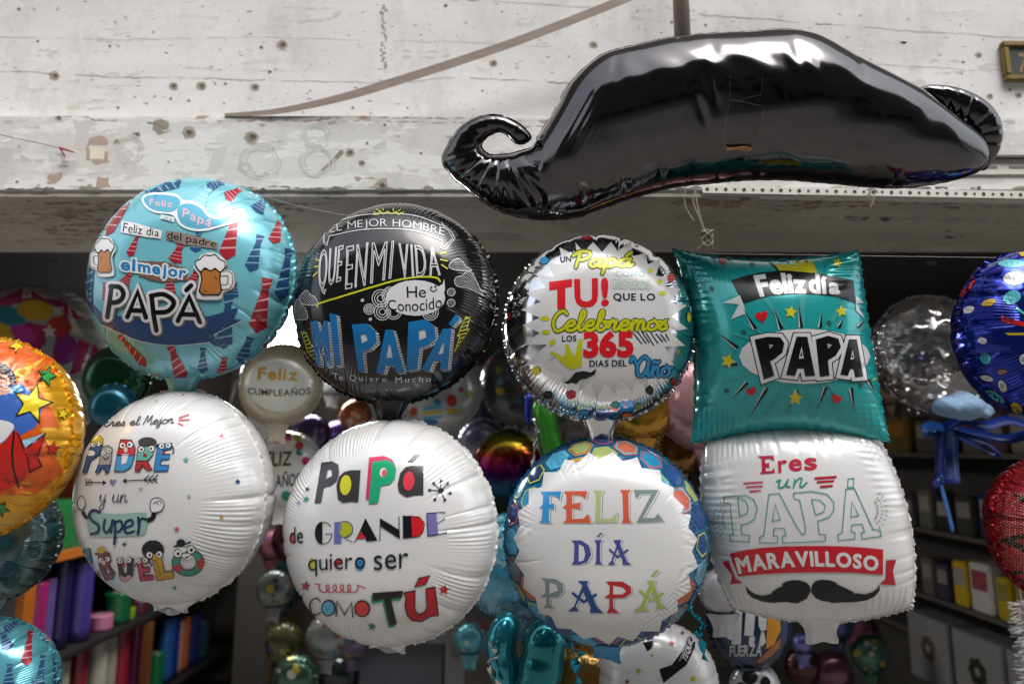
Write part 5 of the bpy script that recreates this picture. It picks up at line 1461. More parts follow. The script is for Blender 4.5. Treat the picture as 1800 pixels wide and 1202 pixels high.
for k in range(60):      # crumbling lower arris
    x = d.rnd.uniform(-20, 1820)
    d.rough(d.rnd.choice(['77706a', '8c857c', '5f5953']), 5, ell_pts(x, 333 + d.rnd.uniform(-3, 2), d.rnd.uniform(4, 26), d.rnd.uniform(1.5, 4), 10), 1.5, 5)
wd = d.build('weathering', plane_surf(Y_FAS, Z_BOT, Z_TOP), None, step=400, base=.00015, unit=.00006, mkmat=plaster)
wd.data.transform(Matrix.Translation(-bi)); wd.parent = bld

# stains and scrapes on the underside of the lintel
d = Deco(0, 0, 1, 21)
for k in range(80):
    x, y = d.rnd.uniform(-20, 1820), d.rnd.uniform(342, 432)
    left = x < 520
    c = d.rnd.choice(['a99a8f', 'b0a297', 'a09187', 'b7aaa0'] if left else ['b2aaa3', 'a69e97', 'b9b1aa', 'aca49d'])
    d.rough(c, 1 + .5*(k % 3), ell_pts(x, y, d.rnd.uniform(14, 90), d.rnd.uniform(1.5, 7), 18), 2.4, 8)
for k in range(26):
    x = d.rnd.uniform(1150, 1800)
    d.rough(d.rnd.choice(['8f7f75', '998a80', '83746b']), 3, ell_pts(x, d.rnd.uniform(345, 366), d.rnd.uniform(12, 60), d.rnd.uniform(3, 9), 16), 2.5, 7)
for x, y, a, b in ((1555, 385, 10, 4), (1675, 412, 22, 6), (1420, 350, 30, 9), (1500, 384, 26, 3), (1230, 372, 60, 12), (60, 380, 90, 12), (160, 402, 70, 8), (90, 425, 60, 5)):
    d.rough('5f5751' if a < 31 else '97897f', 4, ell_pts(x, y, a, b, 16), 2, 6)
for k in range(70):      # broken, rusty front edge
    x = d.rnd.uniform(-20, 1820)
    d.rough(d.rnd.choice(['6b5f57', '7d7067', '5a5049', '8f8074']), 3.5, ell_pts(x, d.rnd.uniform(337, 343), d.rnd.uniform(8, 45), d.rnd.uniform(1.5, 5), 16), 2, 6)
for k in range(16):
    x = d.rnd.uniform(-20, 500)
    d.rough(d.rnd.choice(['7f6a5f', '8a766a', '75645a']), 2.6, ell_pts(x, d.rnd.uniform(350, 420), d.rnd.uniform(40, 130), d.rnd.uniform(4, 11), 20), 3, 8)
zq = Z_BOT - .0122
wv = [Vector((-XW, Y_FAS, zq)), Vector((XW, Y_FAS, zq)), Vector((XW, Y_IN, zq)), Vector((-XW, Y_IN, zq))]
wd = d.build('stains', (BVHTree.FromPolygons(wv, [(0, 1, 2, 3)]), wv, [(0, 1, 2, 3)], [Vector((0, 0, -1))]*4), None, step=400, base=.0002, unit=.00006, mkmat=plaster)
wd.data.transform(Matrix.Translation(-bi)); wd.parent = bld

# fittings
rust = mat('brown_steel', '8a7d74', rough=.6, metal=.15, vary=.35, vscale=30)
pt, pb = at(1205, -60, 1.52), at(1202, 120, 1.52)
p = thing('steel_pole', 'brown grey upright steel pole rising behind the moustache balloon', 'pole', (pb.x, pb.y, pb.z))
o = MB().tube([(pb.x, 1.52, pb.z-.12), (pb.x, 1.52, pb.z+.9)], .0195, 20).build('shaft', rust, None, True); o.data.transform(Matrix.Translation(-pb)); o.parent = p
o = MB().box((pb.x-.03, 1.535, pb.z-.10), (pb.x+.03, Y_WALL-.002, pb.z-.07)).build('bracket', rust, None); o.data.transform(Matrix.Translation(-pb)); o.parent = p
path = [(395, 202, 1.597), (440, 200, 1.595), (500, 194, 1.59), (600, 172, 1.58), (700, 142, 1.57), (800, 110, 1.56), (900, 76, 1.55), (1000, 38, 1.54), (1100, -2, 1.53), (1200, -44, 1.52), (1300, -90, 1.52)]
V = []; F = []
cp = catmull(path, 4)
for i, (x, y, Yd) in enumerate(cp):
    w = 2.5 + 5.0*min(1, i/14)
    a, b = cp[max(i-1, 0)], cp[min(i+1, len(cp)-1)]
    l = math.hypot(b[0]-a[0], b[1]-a[1]); nx, ny = -(b[1]-a[1])/l*w, (b[0]-a[0])/l*w
    for q, dy in ((1, 0), (1, .018), (-1, .018), (-1, 0)): V.append(at(x+nx*q, y+ny*q, Yd+dy))
for i in range(len(cp)-1):
    for k in range(4): F.append((i*4+k, i*4+(k+1) % 4, i*4+4+(k+1) % 4, i*4+4+k))
F += [(3, 2, 1, 0), tuple(len(V)-4+k for k in range(4))]
tag(mesh_np('curved_strip', V, F, mat('aged_wood', '8f8177', rough=.7, vary=.3, vscale=14, stretch=(1, 1, 6)), smooth=False), 'long curved brown strip sweeping up across the white wall', 'strip')
# perforated angle rail under the lintel, on the right
RY = Y_FAS - .006
a, b = at(1235, 326, RY), at(1850, 337, RY)
ang = R_(-.55)
rl = thing('perforated_rail', 'white perforated steel angle rail with a row of round holes', 'rail', a)
mb = MB(); mb.box((0, 0, -.019), ((b-a).x, .004, 0)); mb.box((0, 0.0045, -.0215), ((b-a).x, .03, -.0195))
o = mb.build('angle', mat('chalky_white_paint', 'd4d0c9', rough=.6, vary=.12, vscale=25), rl); rl.rotation_euler = (0, -math.atan2((b-a).z, (b-a).x), 0)
hb = MB()
n = 38
for k in range(n):
    r = .0048 if k % 2 == 0 else .0036
    hb.bm.faces.new([hb.bm.verts.new(((k+.5)*(b-a).x/n + r*math.cos(t*math.pi/6), -.0006, -.0095 + r*math.sin(t*math.pi/6))) for t in range(12)])
hb.build('hole_row', mat('dark_hole', '3b3733', rough=.9), rl)
a2 = at(1690, 276, RY)
ch = thing('steel_channel', 'white slotted steel channel fixed above the perforated rail', 'rail', a2)
MB().box((0, 0, -.045), (1.0, .005, -.006)).build('web', mat('chalky_white_paint', 'd4d0c9', rough=.6, vary=.12, vscale=25), ch)
MB().box((0, -.012, -.0055), (1.0, .005, 0)).build('flange', mat('shadow_line_steel', '6d625a', rough=.6, metal=.4, vary=.35, vscale=30), ch)  # ledge coloured dark, painting in the shadow slot above the white web
sb = MB()
for k in range(12): sb.box((.03+k*.085, -.0012, -.030), (.085+k*.085, .001, -.024))
sb.build('slot_row', mat('dark_hole', '8a7f74', rough=.9), ch)
# house number plate
c = at(1812, 110, Y_WALL-.008)
s_ = Y_WALL/F_PX
pl = thing('number_plate', 'small dark enamel number plate in a brass frame on the wall', 'sign', c)
brass = mat('tarnished_brass', '7d6a3c', rough=.45, metal=.6, vary=.4, vscale=30)
mb = MB()
w, h = 55*s_, 40*s_
for lo, hi in (((-w, -.012, h-.016), (w, .006, h)), ((-w, -.012, -h), (w, .006, -h+.016)), ((-w, -.012, -h+.0165), (-w+.016, .006, h-.0165)), ((w-.016, -.012, -h+.0165), (w, .006, h-.0165))): mb.box(lo, hi, bevel=.003)
mb.build('frame', brass, pl)
MB().box((-w+.015, -.004, -h+.015), (w-.015, .005, h-.015)).build('enamel', mat('dark_enamel', '4c5152', rough=.25, vary=.2), pl)
d = Deco(1812-55, 70, 1.0)
d.stroke('bdbab2', 1, [(17, 12), (93, 12), (93, 68), (17, 68)], 2.2, smooth=False, closed=True)
d.text('a9846b', 1, '7', [(33, 24), (52, 24), (52, 58), (33, 58)], 'bold')
wv = [Vector((-1, Y_WALL-.0125, 0)), Vector((4, Y_WALL-.0125, 0)), Vector((4, Y_WALL-.0125, 5)), Vector((-1, Y_WALL-.0125, 5))]
pl.matrix_world = Matrix.Translation(c); 
d.build('lettering', (BVHTree.FromPolygons(wv, [(0, 1, 2, 3)]), wv, [(0, 1, 2, 3)], [Vector((0, -1, 0))]*4), pl, step=200, base=.0002, unit=.0002)

# strings
twine = mat('grey_twine', '8d8578', rough=.95, vary=.3, vscale=200)
def string(name, label, pts, r, m, cat='string', n=6):
    P = [at(*p) for p in catmull(pts, 5)]
    o = MB().tube(P, r, n).build(name, m, None, True, loc=P[0])
    return tag(o, label, cat)
nyl = mat('nylon', '9a9a98', rough=.4)
string('nylon_line', 'thin nylon line stretched between the front balloons from left to right', [(430, 335, 1.40), (540, 366, 1.38), (700, 392, 1.38), (860, 408, 1.38), (1000, 420, 1.38), (1190, 443, 1.38), (1400, 448, 1.38), (1740, 453, 1.38), (1900, 456, 1.38)], .0006, nyl)
string('wire', 'thin dark wire running in from the left onto the lintel', [(-40, 227, 1.57), (0, 237, 1.575), (60, 250, 1.585), (107, 261, 1.592)], .0009, mat('dark_wire', '5a5250', rough=.6), 'wire')
t = thing('red_twist_tie', 'small red plastic tie knotted at the end of the wire', 'tie', at(108, 262, 1.585))
rd_m = mat('red_plastic', 'a3324a', rough=.45)
for q in ([(106, 261, 1.592), (114, 275, 1.58)], [(105, 260, 1.591), (118, 264, 1.578), (131, 268, 1.582)]):
    P = [at(*p) - t.location for p in q]; MB().tube(P, [.0028]*(len(P)-1) + [.0016], 8).build('tail', rd_m, t, True)
def twine_bundle(label, strands, knot):
    t = thing('twine', label, 'string', at(*strands[0][0]))
    mb = MB()
    for s in strands: mb.tube([at(*p) - t.location for p in catmull(s, 5)], .0014, 6)
    mb.build('strand', twine, t, True)
    if knot:
        mb = MB(); r2 = random.Random(8)
        for k in range(7):
            P = []
            x, y, Yk = knot
            for j in range(9): P.append(at(x + 11*math.sin(j*1.9+k), y + 14*math.cos(j*1.3+k*1.7), Yk + .012*math.sin(j*2.3+k)) - t.location)
            mb.tube([Vector(p) for p in catmull([tuple(p) for p in P], 3)], .0013, 5)
        mb.build('knot', twine, t, True)
twine_bundle('frayed grey twine with a knotted end hanging above the teal pillow balloon', [[(1222, 322, 1.58), (1224, 350, 1.575), (1232, 385, 1.57), (1243, 415, 1.57)], [(1228, 322, 1.575), (1218, 350, 1.58), (1228, 380, 1.57), (1241, 412, 1.57)], [(1206, 326, 1.58), (1204, 360, 1.58), (1222, 392, 1.575)], [(1240, 425, 1.57), (1226, 438, 1.56)], [(1245, 425, 1.57), (1256, 440, 1.56)]], (1243, 418, 1.568))
twine_bundle('short grey twine tuft tied to the perforated rail', [[(1527, 328, 1.585), (1530, 345, 1.58), (1540, 362, 1.58)], [(1536, 328, 1.583), (1526, 342, 1.58), (1532, 355, 1.578)], [(1540, 332, 1.58), (1536, 350, 1.58), (1530, 366, 1.58)], [(1522, 334, 1.583), (1535, 332, 1.578), (1544, 340, 1.58)]], None)
# ------------------------------------------------------------------ balloons at the edges of the row and inside the shop
IN = 'balloons hung inside the shop behind the front row'
def back(key, label, bb, Y, m, seed, yaw=0, pitch=-3, roll=0, wr=1.0, hi=False, ncr=22, group=IN, neck=True):
    return balloon(key, 'round_balloon', label, bb, Y, yaw, pitch, roll, m, seed, hi=hi, ncr=ncr, wr=wr, group=group, neck=neck)
def pr(key, d, step=10): return d.build('printed_design', surf(key), parent(key), step=step)

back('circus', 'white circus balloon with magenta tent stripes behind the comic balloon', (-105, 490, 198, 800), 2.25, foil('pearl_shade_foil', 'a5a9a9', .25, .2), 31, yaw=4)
d = Deco(0, 470, 5.227)
MG = 'a82a63'
d.poly(MG, 1, [(-300, 340), (0, 292), (130, 230), (250, 165), (330, 240), (470, 300), (560, 300), (600, 310), (640, 380), (830, 450), (700, 480), (600, 420), (480, 340), (300, 310), (100, 350), (-300, 430)])
for P in ([(215, 180), (255, 165), (300, 280), (205, 290)], [(290, 195), (330, 235), (470, 288), (400, 285)], [(480, 380), (590, 310), (580, 440), (500, 430)], [(620, 330), (760, 640), (660, 600)], [(660, 370), (820, 455), (720, 450)], [(100, 340), (190, 345), (140, 365)]): d.poly('d2cfc9', 2, P)
d.poly(MG, 2, [(560, 420), (610, 340), (640, 640), (540, 900), (480, 880), (520, 620)]); d.poly(MG, 2, [(720, 660), (830, 700), (740, 960), (640, 990)]); d.poly(MG, 1, [(250, 500), (430, 540), (420, 700), (360, 760), (100, 640)]); d.poly(MG, 1, [(860, 700), (930, 780), (900, 1000), (780, 1080), (800, 860)])
d.ell('d0a51e', 3, 325, 395, 170, 95, 5); d.ell('1f7f96', 3, 90, 450, 150, 85, 20); d.ell('b83322', 3, 545, 540, 115, 85, 10); d.ell('c23aa0', 4, 220, 610, 130, 70, 25); d.ell('d6b22c', 3, 30, 590, 120, 70, 25); d.ell('8f2f86', 3, 900, 890, 80, 120, 10)
d.star('d8d8d8', 4, 455, 590, 70); d.poly(MG, 2, heart_pts(75, 170, 36, 10)); d.ell('8f2f86', 2, 600, 760, 110, 140, 20)
pr('circus', d)
back('ties2', 'cyan necktie balloon low in the bottom left corner', (-152, 1083, 107, 1345), 1.32, foil('cyan_foil', '62b4c4', .35, .2), 32, hi=True, wr=1.1, group='father\'s day balloons hung in front of the shop')
d = Deco(0, 900, 3.98)
for a in ((215, 830, 180, 1075, 75), (300, 880, 400, 900, 60)): tie(d, 1, *a, R1, S1)
for a in ((20, 840, 60, 960, 90), (300, 1000, 270, 1240, 70), (370, 980, 400, 1220, 50), (70, 1060, 60, 1220, 80), (120, 760, 30, 830, 60), (240, 1180, 190, 1300, 60)): tie(d, 1, *a, B1, S2)
pr('ties2', d, 7)
back('dotfoil', 'clear silver balloon with dark teal dots under the comic balloon', (-120, 838, 112, 1058), 1.55, foil('silver_teal_foil', '5f7377', .8, .14), 33, hi=True, wr=1.2)
d = Deco()
for x, y, r in ((18, 1010, 24), (60, 965, 15), (92, 930, 13), (40, 905, 16), (70, 1020, 14), (10, 955, 12), (100, 985, 9)): d.ell('1f4a52', 1, x, y, r*.8, r)
pr('dotfoil', d)
CRK = mat('crinkled_blue_foil', '1d2f96', rough=.13, metal=.75, spec=.6, coat=.3, bump=(9, .9, .03))
balloon('crinkle', 'crinkled_balloon', 'crinkled metallic dark blue balloon printed with coloured ovals', (1674, 440, 1965, 735), 1.26, 10, 0, 0, CRK, 34, ncr=14, wr=2.4, group='father\'s day balloons hung in front of the shop')
d = Deco(1520, 440, 3.164)
for c, x, y, rx, ry, rot in (('5fb9bf', 820, 75, 78, 22, 0), ('d3d3cd', 830, 158, 60, 36, 0), ('3fa0ab', 820, 262, 50, 36, -20), ('c9a52c', 690, 292, 40, 18, -15), ('d3d3cd', 580, 330, 32, 20, -20), ('d3d3cd', 655, 502, 25, 18, 20), ('3fa0ab', 672, 600, 28, 34, -30), ('d3d3cd', 680, 710, 36, 15, 15), ('d3d3cd', 768, 755, 20, 36, -25), ('4fb3b0', 728, 810, 62, 20, 35), ('b07a2c', 765, 675, 24, 14, 0), ('c9a52c', 845, 875, 38, 24, 40), ('d3d3cd', 882, 605, 22, 28, 0)):
    d.ell(c, 1, x, y, rx, ry, rot)
    for k in (-.4, 0, .4): d.stroke('2a4a6a', 2, [(x+rx*k-4, y-ry*.5), (x+rx*k+4, y+ry*.5)], 2.5, smooth=False, caps=False)
d.poly('c0262e', 1, [(525, 255), (605, 145), (620, 165), (560, 260)]); d.poly('c0262e', 1, [(748, 362), (886, 400), (886, 425), (770, 400)]); d.poly('c9a52c', 1, [(780, 460), (886, 458), (886, 472), (800, 472)]); d.poly('4fb3b0', 1, [(845, 315), (886, 345), (886, 360), (840, 330)]); d.poly('c9a52c', 1, [(855, 15), (920, 5), (920, 35), (870, 35)])
pr('crinkle', d, 5)
balloon('redcomic', 'round_balloon', 'dark red dotted comic balloon with black lightning lines on the right edge', (1726, 798, 2010, 1066), 1.28, 8, 0, 0, foil('red_foil', '9c1522', .55, .17), 35, group='father\'s day balloons hung in front of the shop', wr=.9)
d = Deco(1540, 780, 2.85)
for i in range(24):
    for j in range(30):
        x, y = 600 + i*14, 240 + j*14 + (i % 2)*7
        if (x-600)*.6 + 240 > 0 and .2 + .8*(i/18) > d.rnd.random()*.6: d.ell('8d7a66', 1, x, y, 3.6)
for P in ([(680, 250), (760, 268), (760, 320), (725, 285)], [(625, 480), (690, 458), (760, 450), (760, 466), (690, 480), (760, 530), (760, 552)], [(560, 320), (630, 362), (625, 375), (556, 330)], [(540, 500), (625, 488), (625, 500), (545, 512)], [(672, 640), (760, 628), (760, 640), (690, 655), (760, 700), (760, 720)]): d.poly('17110f', 2, P)
pr('redcomic', d)

back('cumple', 'small pearl and gold balloon reading Feliz CUMPLEAÑOS under the lamp', (414, 610, 572, 744), 2.0, foil('champagne_foil', 'cfc6ae', .3, .22), 41, wr=.6)
d = Deco(380, 560, 2.73)
d.ell('dcdcd6', 1, 305, 320, 150, 128); d.text('c99b33', 2, 'Feliz', [(205, 232), (395, 240), (390, 300), (198, 292)], 'black'); d.text('3b3a38', 2, 'CUMPLEAÑOS', [(150, 322), (452, 322), (450, 362), (155, 362)], 'bold', bow=10)
pr('cumple', d, 6)
back('dots', 'small white balloon with coloured dots reading FELIZ AÑOS between two white balloons', (436, 752, 562, 898), 2.15, WHITE, 42, wr=.6)
d = Deco(380, 560, 2.73)
d.text('3a3c3e', 2, 'FELIZ', [(205, 640), (368, 636), (360, 705), (205, 710)], 'bold', gap=.06); d.text('3a3c3e', 2, 'AÑOS', [(285, 735), (405, 725), (400, 800), (285, 810)], 'bold', gap=.06)
for c, x, y, r in (('a32a5c', 250, 543, 17), ('d0822a', 290, 578, 20), ('c22f80', 342, 572, 20), ('9ab92f', 390, 573, 17), ('b82f68', 398, 610, 20), ('1d6a62', 402, 640, 17), ('b82f68', 432, 682, 21), ('1f8a78', 335, 848, 24), ('d0822a', 270, 860, 18), ('b82f68', 200, 620, 16)): d.ell(c, 2, x, y, r)
pr('dots', d, 6)
back('party', 'white party balloon with bright hats and ovals under the black balloon', (704, 618, 846, 758), 2.2, foil('pearl_grey_foil', 'b9bdbd', .25, .2), 43, wr=.7)
d = Deco(680, 620, 4.293)
for c, x, y, rx, ry in (('b8462c', 205, 440, 30, 34), ('3f8fb0', 380, 370, 28, 26), ('b8402c', 490, 360, 40, 46), ('c9a02c', 490, 440, 44, 26), ('8a9a2a', 620, 310, 30, 34), ('4f6fb0', 330, 520, 60, 22), ('a93a7a', 560, 280, 22, 20)): d.ell(c, 1, x, y, rx, ry)
for k in range(3): d.poly('c9b22c' if k % 2 else '4fa9c4', 1.5, [(270, 410+k*36), (420, 396+k*36), (424, 416+k*36), (280, 434+k*36)])
pr('party', d, 6)
back('owl', 'dark grey balloon printed with small coloured rings left of the silver balloon', (846, 600, 985, 752), 2.3, foil('smoky_foil', '4f5153', .4, .2), 44, wr=.7)
d = Deco(840, 620, 6.675)
for c, x, y, r in (('b09a24', 265, 450, 48), ('7a2a2a', 480, 420, 40), ('8a8a3a', 240, 205, 44), ('2a6a6a', 480, 560, 34), ('8a2f3f', 150, 80, 30), ('5a6a8a', 340, 200, 30), ('c8bcae', 60, 120, 30), ('3a3a3c', 380, 540, 50)): d.ell(c, 1, x, y, r)
pr('owl', d, 6)
# rainbow foil
m, nt, b = node_mat('rainbow_foil')
tc = N_(nt, 'ShaderNodeTexCoord'); sx = N_(nt, 'ShaderNodeSeparateXYZ'); nt.links.new(tc.outputs['Object'], sx.inputs[0])
mr = N_(nt, 'ShaderNodeMapRange'); mr.inputs['From Min'].default_value = -.11; mr.inputs['From Max'].default_value = .11; nt.links.new(sx.outputs['Z'], mr.inputs['Value'])
nt.links.new(ramp(nt, mr.outputs[0], [(0, '101a0a'), (.2, '0c4258'), (.38, '340f48'), (.52, '641044'), (.66, '6e230c'), (.82, '645f0d'), (1, '0b2a18')]), b.inputs['Base Color'])
b.inputs['Metallic'].default_value = .9; b.inputs['Roughness'].default_value = .16
back('rainbow', 'rainbow striped mirror foil balloon beside the hexagon balloon', (842, 742, 940, 900), 2.0, m, 45, yaw=-25, wr=.9)
back('panda', 'small grey balloon with dark spots right of the rainbow balloon', (884, 752, 972, 862), 2.1, foil('grey_pearl_foil', '77787a', .2, .25), 46, wr=.5)
d = Deco(840, 620, 6.675)
for x, y, r in ((560, 1010, 40), (500, 1120, 34), (620, 1160, 38), (700, 1060, 30)): d.ell('4a2a30', 1, x/1.0, y, r)
pr('panda', d, 6)
back('gold', 'plain gold foil balloon half hidden behind the silver balloon', (1064, 640, 1192, 775), 1.75, foil('gold_foil', 'b5852a', .8, .2), 47, wr=1.2)
back('pink', 'plain rose pink foil balloon showing between silver and teal balloons', (1158, 612, 1322, 800), 1.75, foil('rose_foil', 'b9868c', .5, .25), 48, wr=.8)
back('bronze', 'small bronze foil balloon above the hexagon balloon', (1146, 742, 1226, 838), 1.9, foil('bronze_foil', '7a5424', .85, .16), 49, wr=2.2)
back('polka', 'pale blue foil balloon with lighter dots left of the hexagon balloon', (822, 895, 985, 1098), 1.75, foil('pale_blue_foil', '5e9fbb', .55, .2), 50, wr=1.6)
d = Deco()
for k in range(46): d.ell(d.rnd.choice(['86bccb', '3f93b5', 'a9cbd3', '57a9bf']), 1, d.rnd.uniform(824, 940), d.rnd.uniform(905, 1090), d.rnd.uniform(5, 12))
pr('polka', d, 8)
back('navy', 'navy balloon with white stripes reading FUERZA under the white square balloon', (1250, 1012, 1384, 1182), 1.7, foil('navy_foil', '1a2f4d', .4, .2), 51, wr=.6)
d = Deco(1200, 1040, 5.0)
for P in ([(445, 130), (525, 130), (510, 460), (430, 462)], [(555, 160), (640, 160), (620, 385), (540, 380)], [(660, 160), (740, 170), (735, 330), (690, 345), (668, 300)], [(585, 390), (635, 390), (625, 470), (580, 470)], [(690, 350), (715, 350), (730, 440), (690, 480), (670, 450)]): d.poly('bfc0c2', 1, P)
d.poly('b8812a', 2, [(745, 190), (850, 220), (860, 330), (800, 460), (730, 500), (740, 330)])
d.text('b9bbbd', 3, 'FUERZA', [(415, 470), (700, 455), (690, 560), (415, 565)], 'bold', gap=.05)
d.poly('9a5f38', 3, [(650, 600), (780, 480), (860, 400), (850, 480), (760, 570), (670, 620)])
pr('navy', d, 7)
back('tequila', 'white balloon with black TEQUILA band and small stars at bottom of the row', (1058, 1085, 1256, 1330), 1.62, WHITE, 52, wr=.8, roll=15)
d = Deco(820, 1000, 3.103)
d.poly('1b1b1c', 1, [(1050, 545), (1120, 520), (1180, 440), (1215, 340), (1250, 370), (1245, 430), (1200, 520), (1075, 618), (1062, 580)]); d.stroke('d0d0d0', 2, [(1215, 345), (1185, 440), (1160, 500)], 3); d.text('d2d2d2', 2, 'TEQUILA', [(1175, 485), (1225, 345), (1248, 370), (1200, 515)], 'bold', gap=.05)
for c, x, y, r in (('a8322f', 1118, 405, 20), ('b5a92f', 938, 553, 20), ('c9c22f', 1236, 595, 22), ('a8322f', 876, 612, 16), ('a8322f', 1178, 348, 14), ('b5a92f', 1010, 470, 12)): d.star(c, 2, x, y, r, -80)
d.poly('1b1b1c', 2, [(962, 400), (1018, 390), (1015, 425), (988, 448)])
pr('tequila', d, 8)
back('amber', 'amber gold balloon low between teal and white balloons', (980, 1118, 1080, 1300), 1.66, foil('amber_foil', '9c7634', .7, .2), 53, wr=1.0)
back('smallwhite', 'small grey white balloon left of the navy balloon', (1234, 998, 1302, 1082), 1.62, foil('soft_grey_foil', 'a9a8ac', .15, .3), 54, wr=.8)
back('foot', 'small black and white balloon under the navy balloon', (1286, 1160, 1368, 1260), 1.7, foil('soft_grey_foil', 'a9a8ac', .15, .3), 55, wr=.5)
d = Deco()
for x, y, rx, ry in ((1318, 1190, 14, 12), (1345, 1200, 9, 12), (1302, 1206, 8, 8)): d.ell('1c1c1d', 1, x, y, rx, ry)
pr('foot', d, 6)
def speckle(key, bb, sd_):
    q = Deco(0, 0, 1, sd_)
    w, h = bb[2]-bb[0], bb[3]-bb[1]
    ink_ = [q.rnd.choice(['8a3a52', 'b0a040', '3f7f9a', 'b9b5ae', '2a2a2e', '9a5a2a', '5f4a8a']) for _ in range(3)]
    for k in range(11):
        x, y = bb[0] + w*q.rnd.uniform(.05, .95), bb[1] + h*q.rnd.uniform(.05, .95); r = w*q.rnd.uniform(.03, .11)
        c = q.rnd.choice(ink_)
        if q.rnd.random() < .4: q.star(c, 1+.2*k, x, y, r*1.3, q.rnd.uniform(-120, -60))
        else: q.ell(c, 1+.2*k, x, y, r, r*q.rnd.uniform(.5, 1.1), q.rnd.uniform(0, 90))
    pr(key, q, 8)
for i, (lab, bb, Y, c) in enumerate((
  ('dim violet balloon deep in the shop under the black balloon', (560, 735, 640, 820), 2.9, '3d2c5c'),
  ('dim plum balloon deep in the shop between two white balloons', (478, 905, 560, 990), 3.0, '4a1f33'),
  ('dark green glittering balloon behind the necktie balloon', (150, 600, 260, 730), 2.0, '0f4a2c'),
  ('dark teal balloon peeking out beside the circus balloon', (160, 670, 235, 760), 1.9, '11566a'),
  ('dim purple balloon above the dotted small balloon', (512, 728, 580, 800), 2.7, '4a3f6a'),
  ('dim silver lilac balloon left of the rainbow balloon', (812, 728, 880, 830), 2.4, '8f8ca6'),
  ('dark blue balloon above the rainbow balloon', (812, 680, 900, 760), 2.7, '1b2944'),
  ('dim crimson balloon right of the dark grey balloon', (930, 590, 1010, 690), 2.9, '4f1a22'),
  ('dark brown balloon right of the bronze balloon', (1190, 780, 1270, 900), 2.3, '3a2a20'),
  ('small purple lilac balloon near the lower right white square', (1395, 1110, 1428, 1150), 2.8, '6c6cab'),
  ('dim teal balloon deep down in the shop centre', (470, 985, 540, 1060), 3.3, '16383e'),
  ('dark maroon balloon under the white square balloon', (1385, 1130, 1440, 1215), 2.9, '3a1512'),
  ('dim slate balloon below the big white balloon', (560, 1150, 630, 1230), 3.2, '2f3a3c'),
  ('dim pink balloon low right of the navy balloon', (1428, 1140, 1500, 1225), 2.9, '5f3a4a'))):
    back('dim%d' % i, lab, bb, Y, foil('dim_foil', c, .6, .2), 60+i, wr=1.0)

def tube_balloon(name, label, pts, rad, m, group=None):
    P = [at(*p) for p in catmull(pts, 4)]
    n = len(P)
    rr = [rad*min(1, math.sin(math.pi*min(.5, (i+.35)/n*2.2, (n-i-.65)/n*2.2)))*(1+.05*math.sin(i*2.1)) for i in range(n)]
    o = MB().tube(P, rr, 18).build(name, m, None, True, loc=P[0])
    return tag(o, label, 'foil balloon', group)
tube_balloon('tube_balloon', 'long green foil balloon standing behind the silver balloon', [(952, 690, 1.8), (958, 740, 1.8), (972, 800, 1.8), (984, 850, 1.8)], .030, foil('green_foil', '2f7a22', .4, .2))
tube_balloon('tube_balloon', 'small drop of blue metallic foil left of the silver balloon', [(929, 690, 1.85), (928, 715, 1.85), (927, 745, 1.85)], .009, foil('blue_foil', '2540b0', .8, .15))
tube_balloon('tube_balloon', 'teal foil balloon leg nearest the amber balloon', [(945, 1085, 1.6), (958, 1130, 1.6), (948, 1190, 1.6), (930, 1260, 1.6)], .050, foil('teal_mirror_foil', '157a80', .75, .16))
tube_balloon('tube_balloon', 'pale teal foil balloon leg left of its darker neighbour', [(898, 1075, 1.65), (880, 1130, 1.65), (890, 1190, 1.65), (900, 1250, 1.65)], .036, foil('teal_light_foil', '2f93a6', .7, .16))

# tinsel: curls of metallic ribbon
def ribbon(name, label, pts, w, m, curl=.5, cat='ribbon'):
    P = [at(*p) for p in catmull(pts, 6)]
    V, F = [], []
    for i, p in enumerate(P):
        a = i*curl
        off = Vector((math.cos(a), math.sin(a)*.8, .2))*w/2
        V += [p+off, p-off]
    for i in range(len(P)-1): F.append((2*i, 2*i+1, 2*i+3, 2*i+2))
    c = P[0].copy()
    o = mesh_np(name, [v-c for v in V], F, m); o.location = c
    so = o.modifiers.new('thickness', 'SOLIDIFY'); so.thickness = .0006
    return tag(o, label, cat)
TQ = mat('turquoise_ribbon', '1ba0bd', rough=.12, metal=.8)
ribbon('ribbon', 'curling turquoise metallic ribbon right of the hexagon balloon', [(1212, 1066, 1.45), (1224, 1082, 1.45), (1236, 1100, 1.45), (1228, 1112, 1.44), (1234, 1130, 1.45), (1240, 1160, 1.45)], .016, TQ)
ribbon('ribbon', 'curling turquoise metallic ribbon above the amber balloon', [(1000, 1128, 1.5), (1012, 1142, 1.49), (1024, 1150, 1.5), (1012, 1164, 1.5), (1016, 1200, 1.5)], .020, TQ)
SVR = mat('silver_ribbon', 'c9c9cc', rough=.1, metal=1)
ribbon('ribbon', 'silver ribbon dangling below the pale blue dotted balloon', [(866, 1128, 1.6), (872, 1148, 1.6), (862, 1170, 1.6), (876, 1205, 1.6)], .020, SVR, .7)
ribbon('ribbon', 'narrow silver ribbon hanging beside the green tube balloon', [(938, 735, 1.75), (944, 760, 1.75), (940, 790, 1.75), (936, 830, 1.75)], .012, SVR, .6)

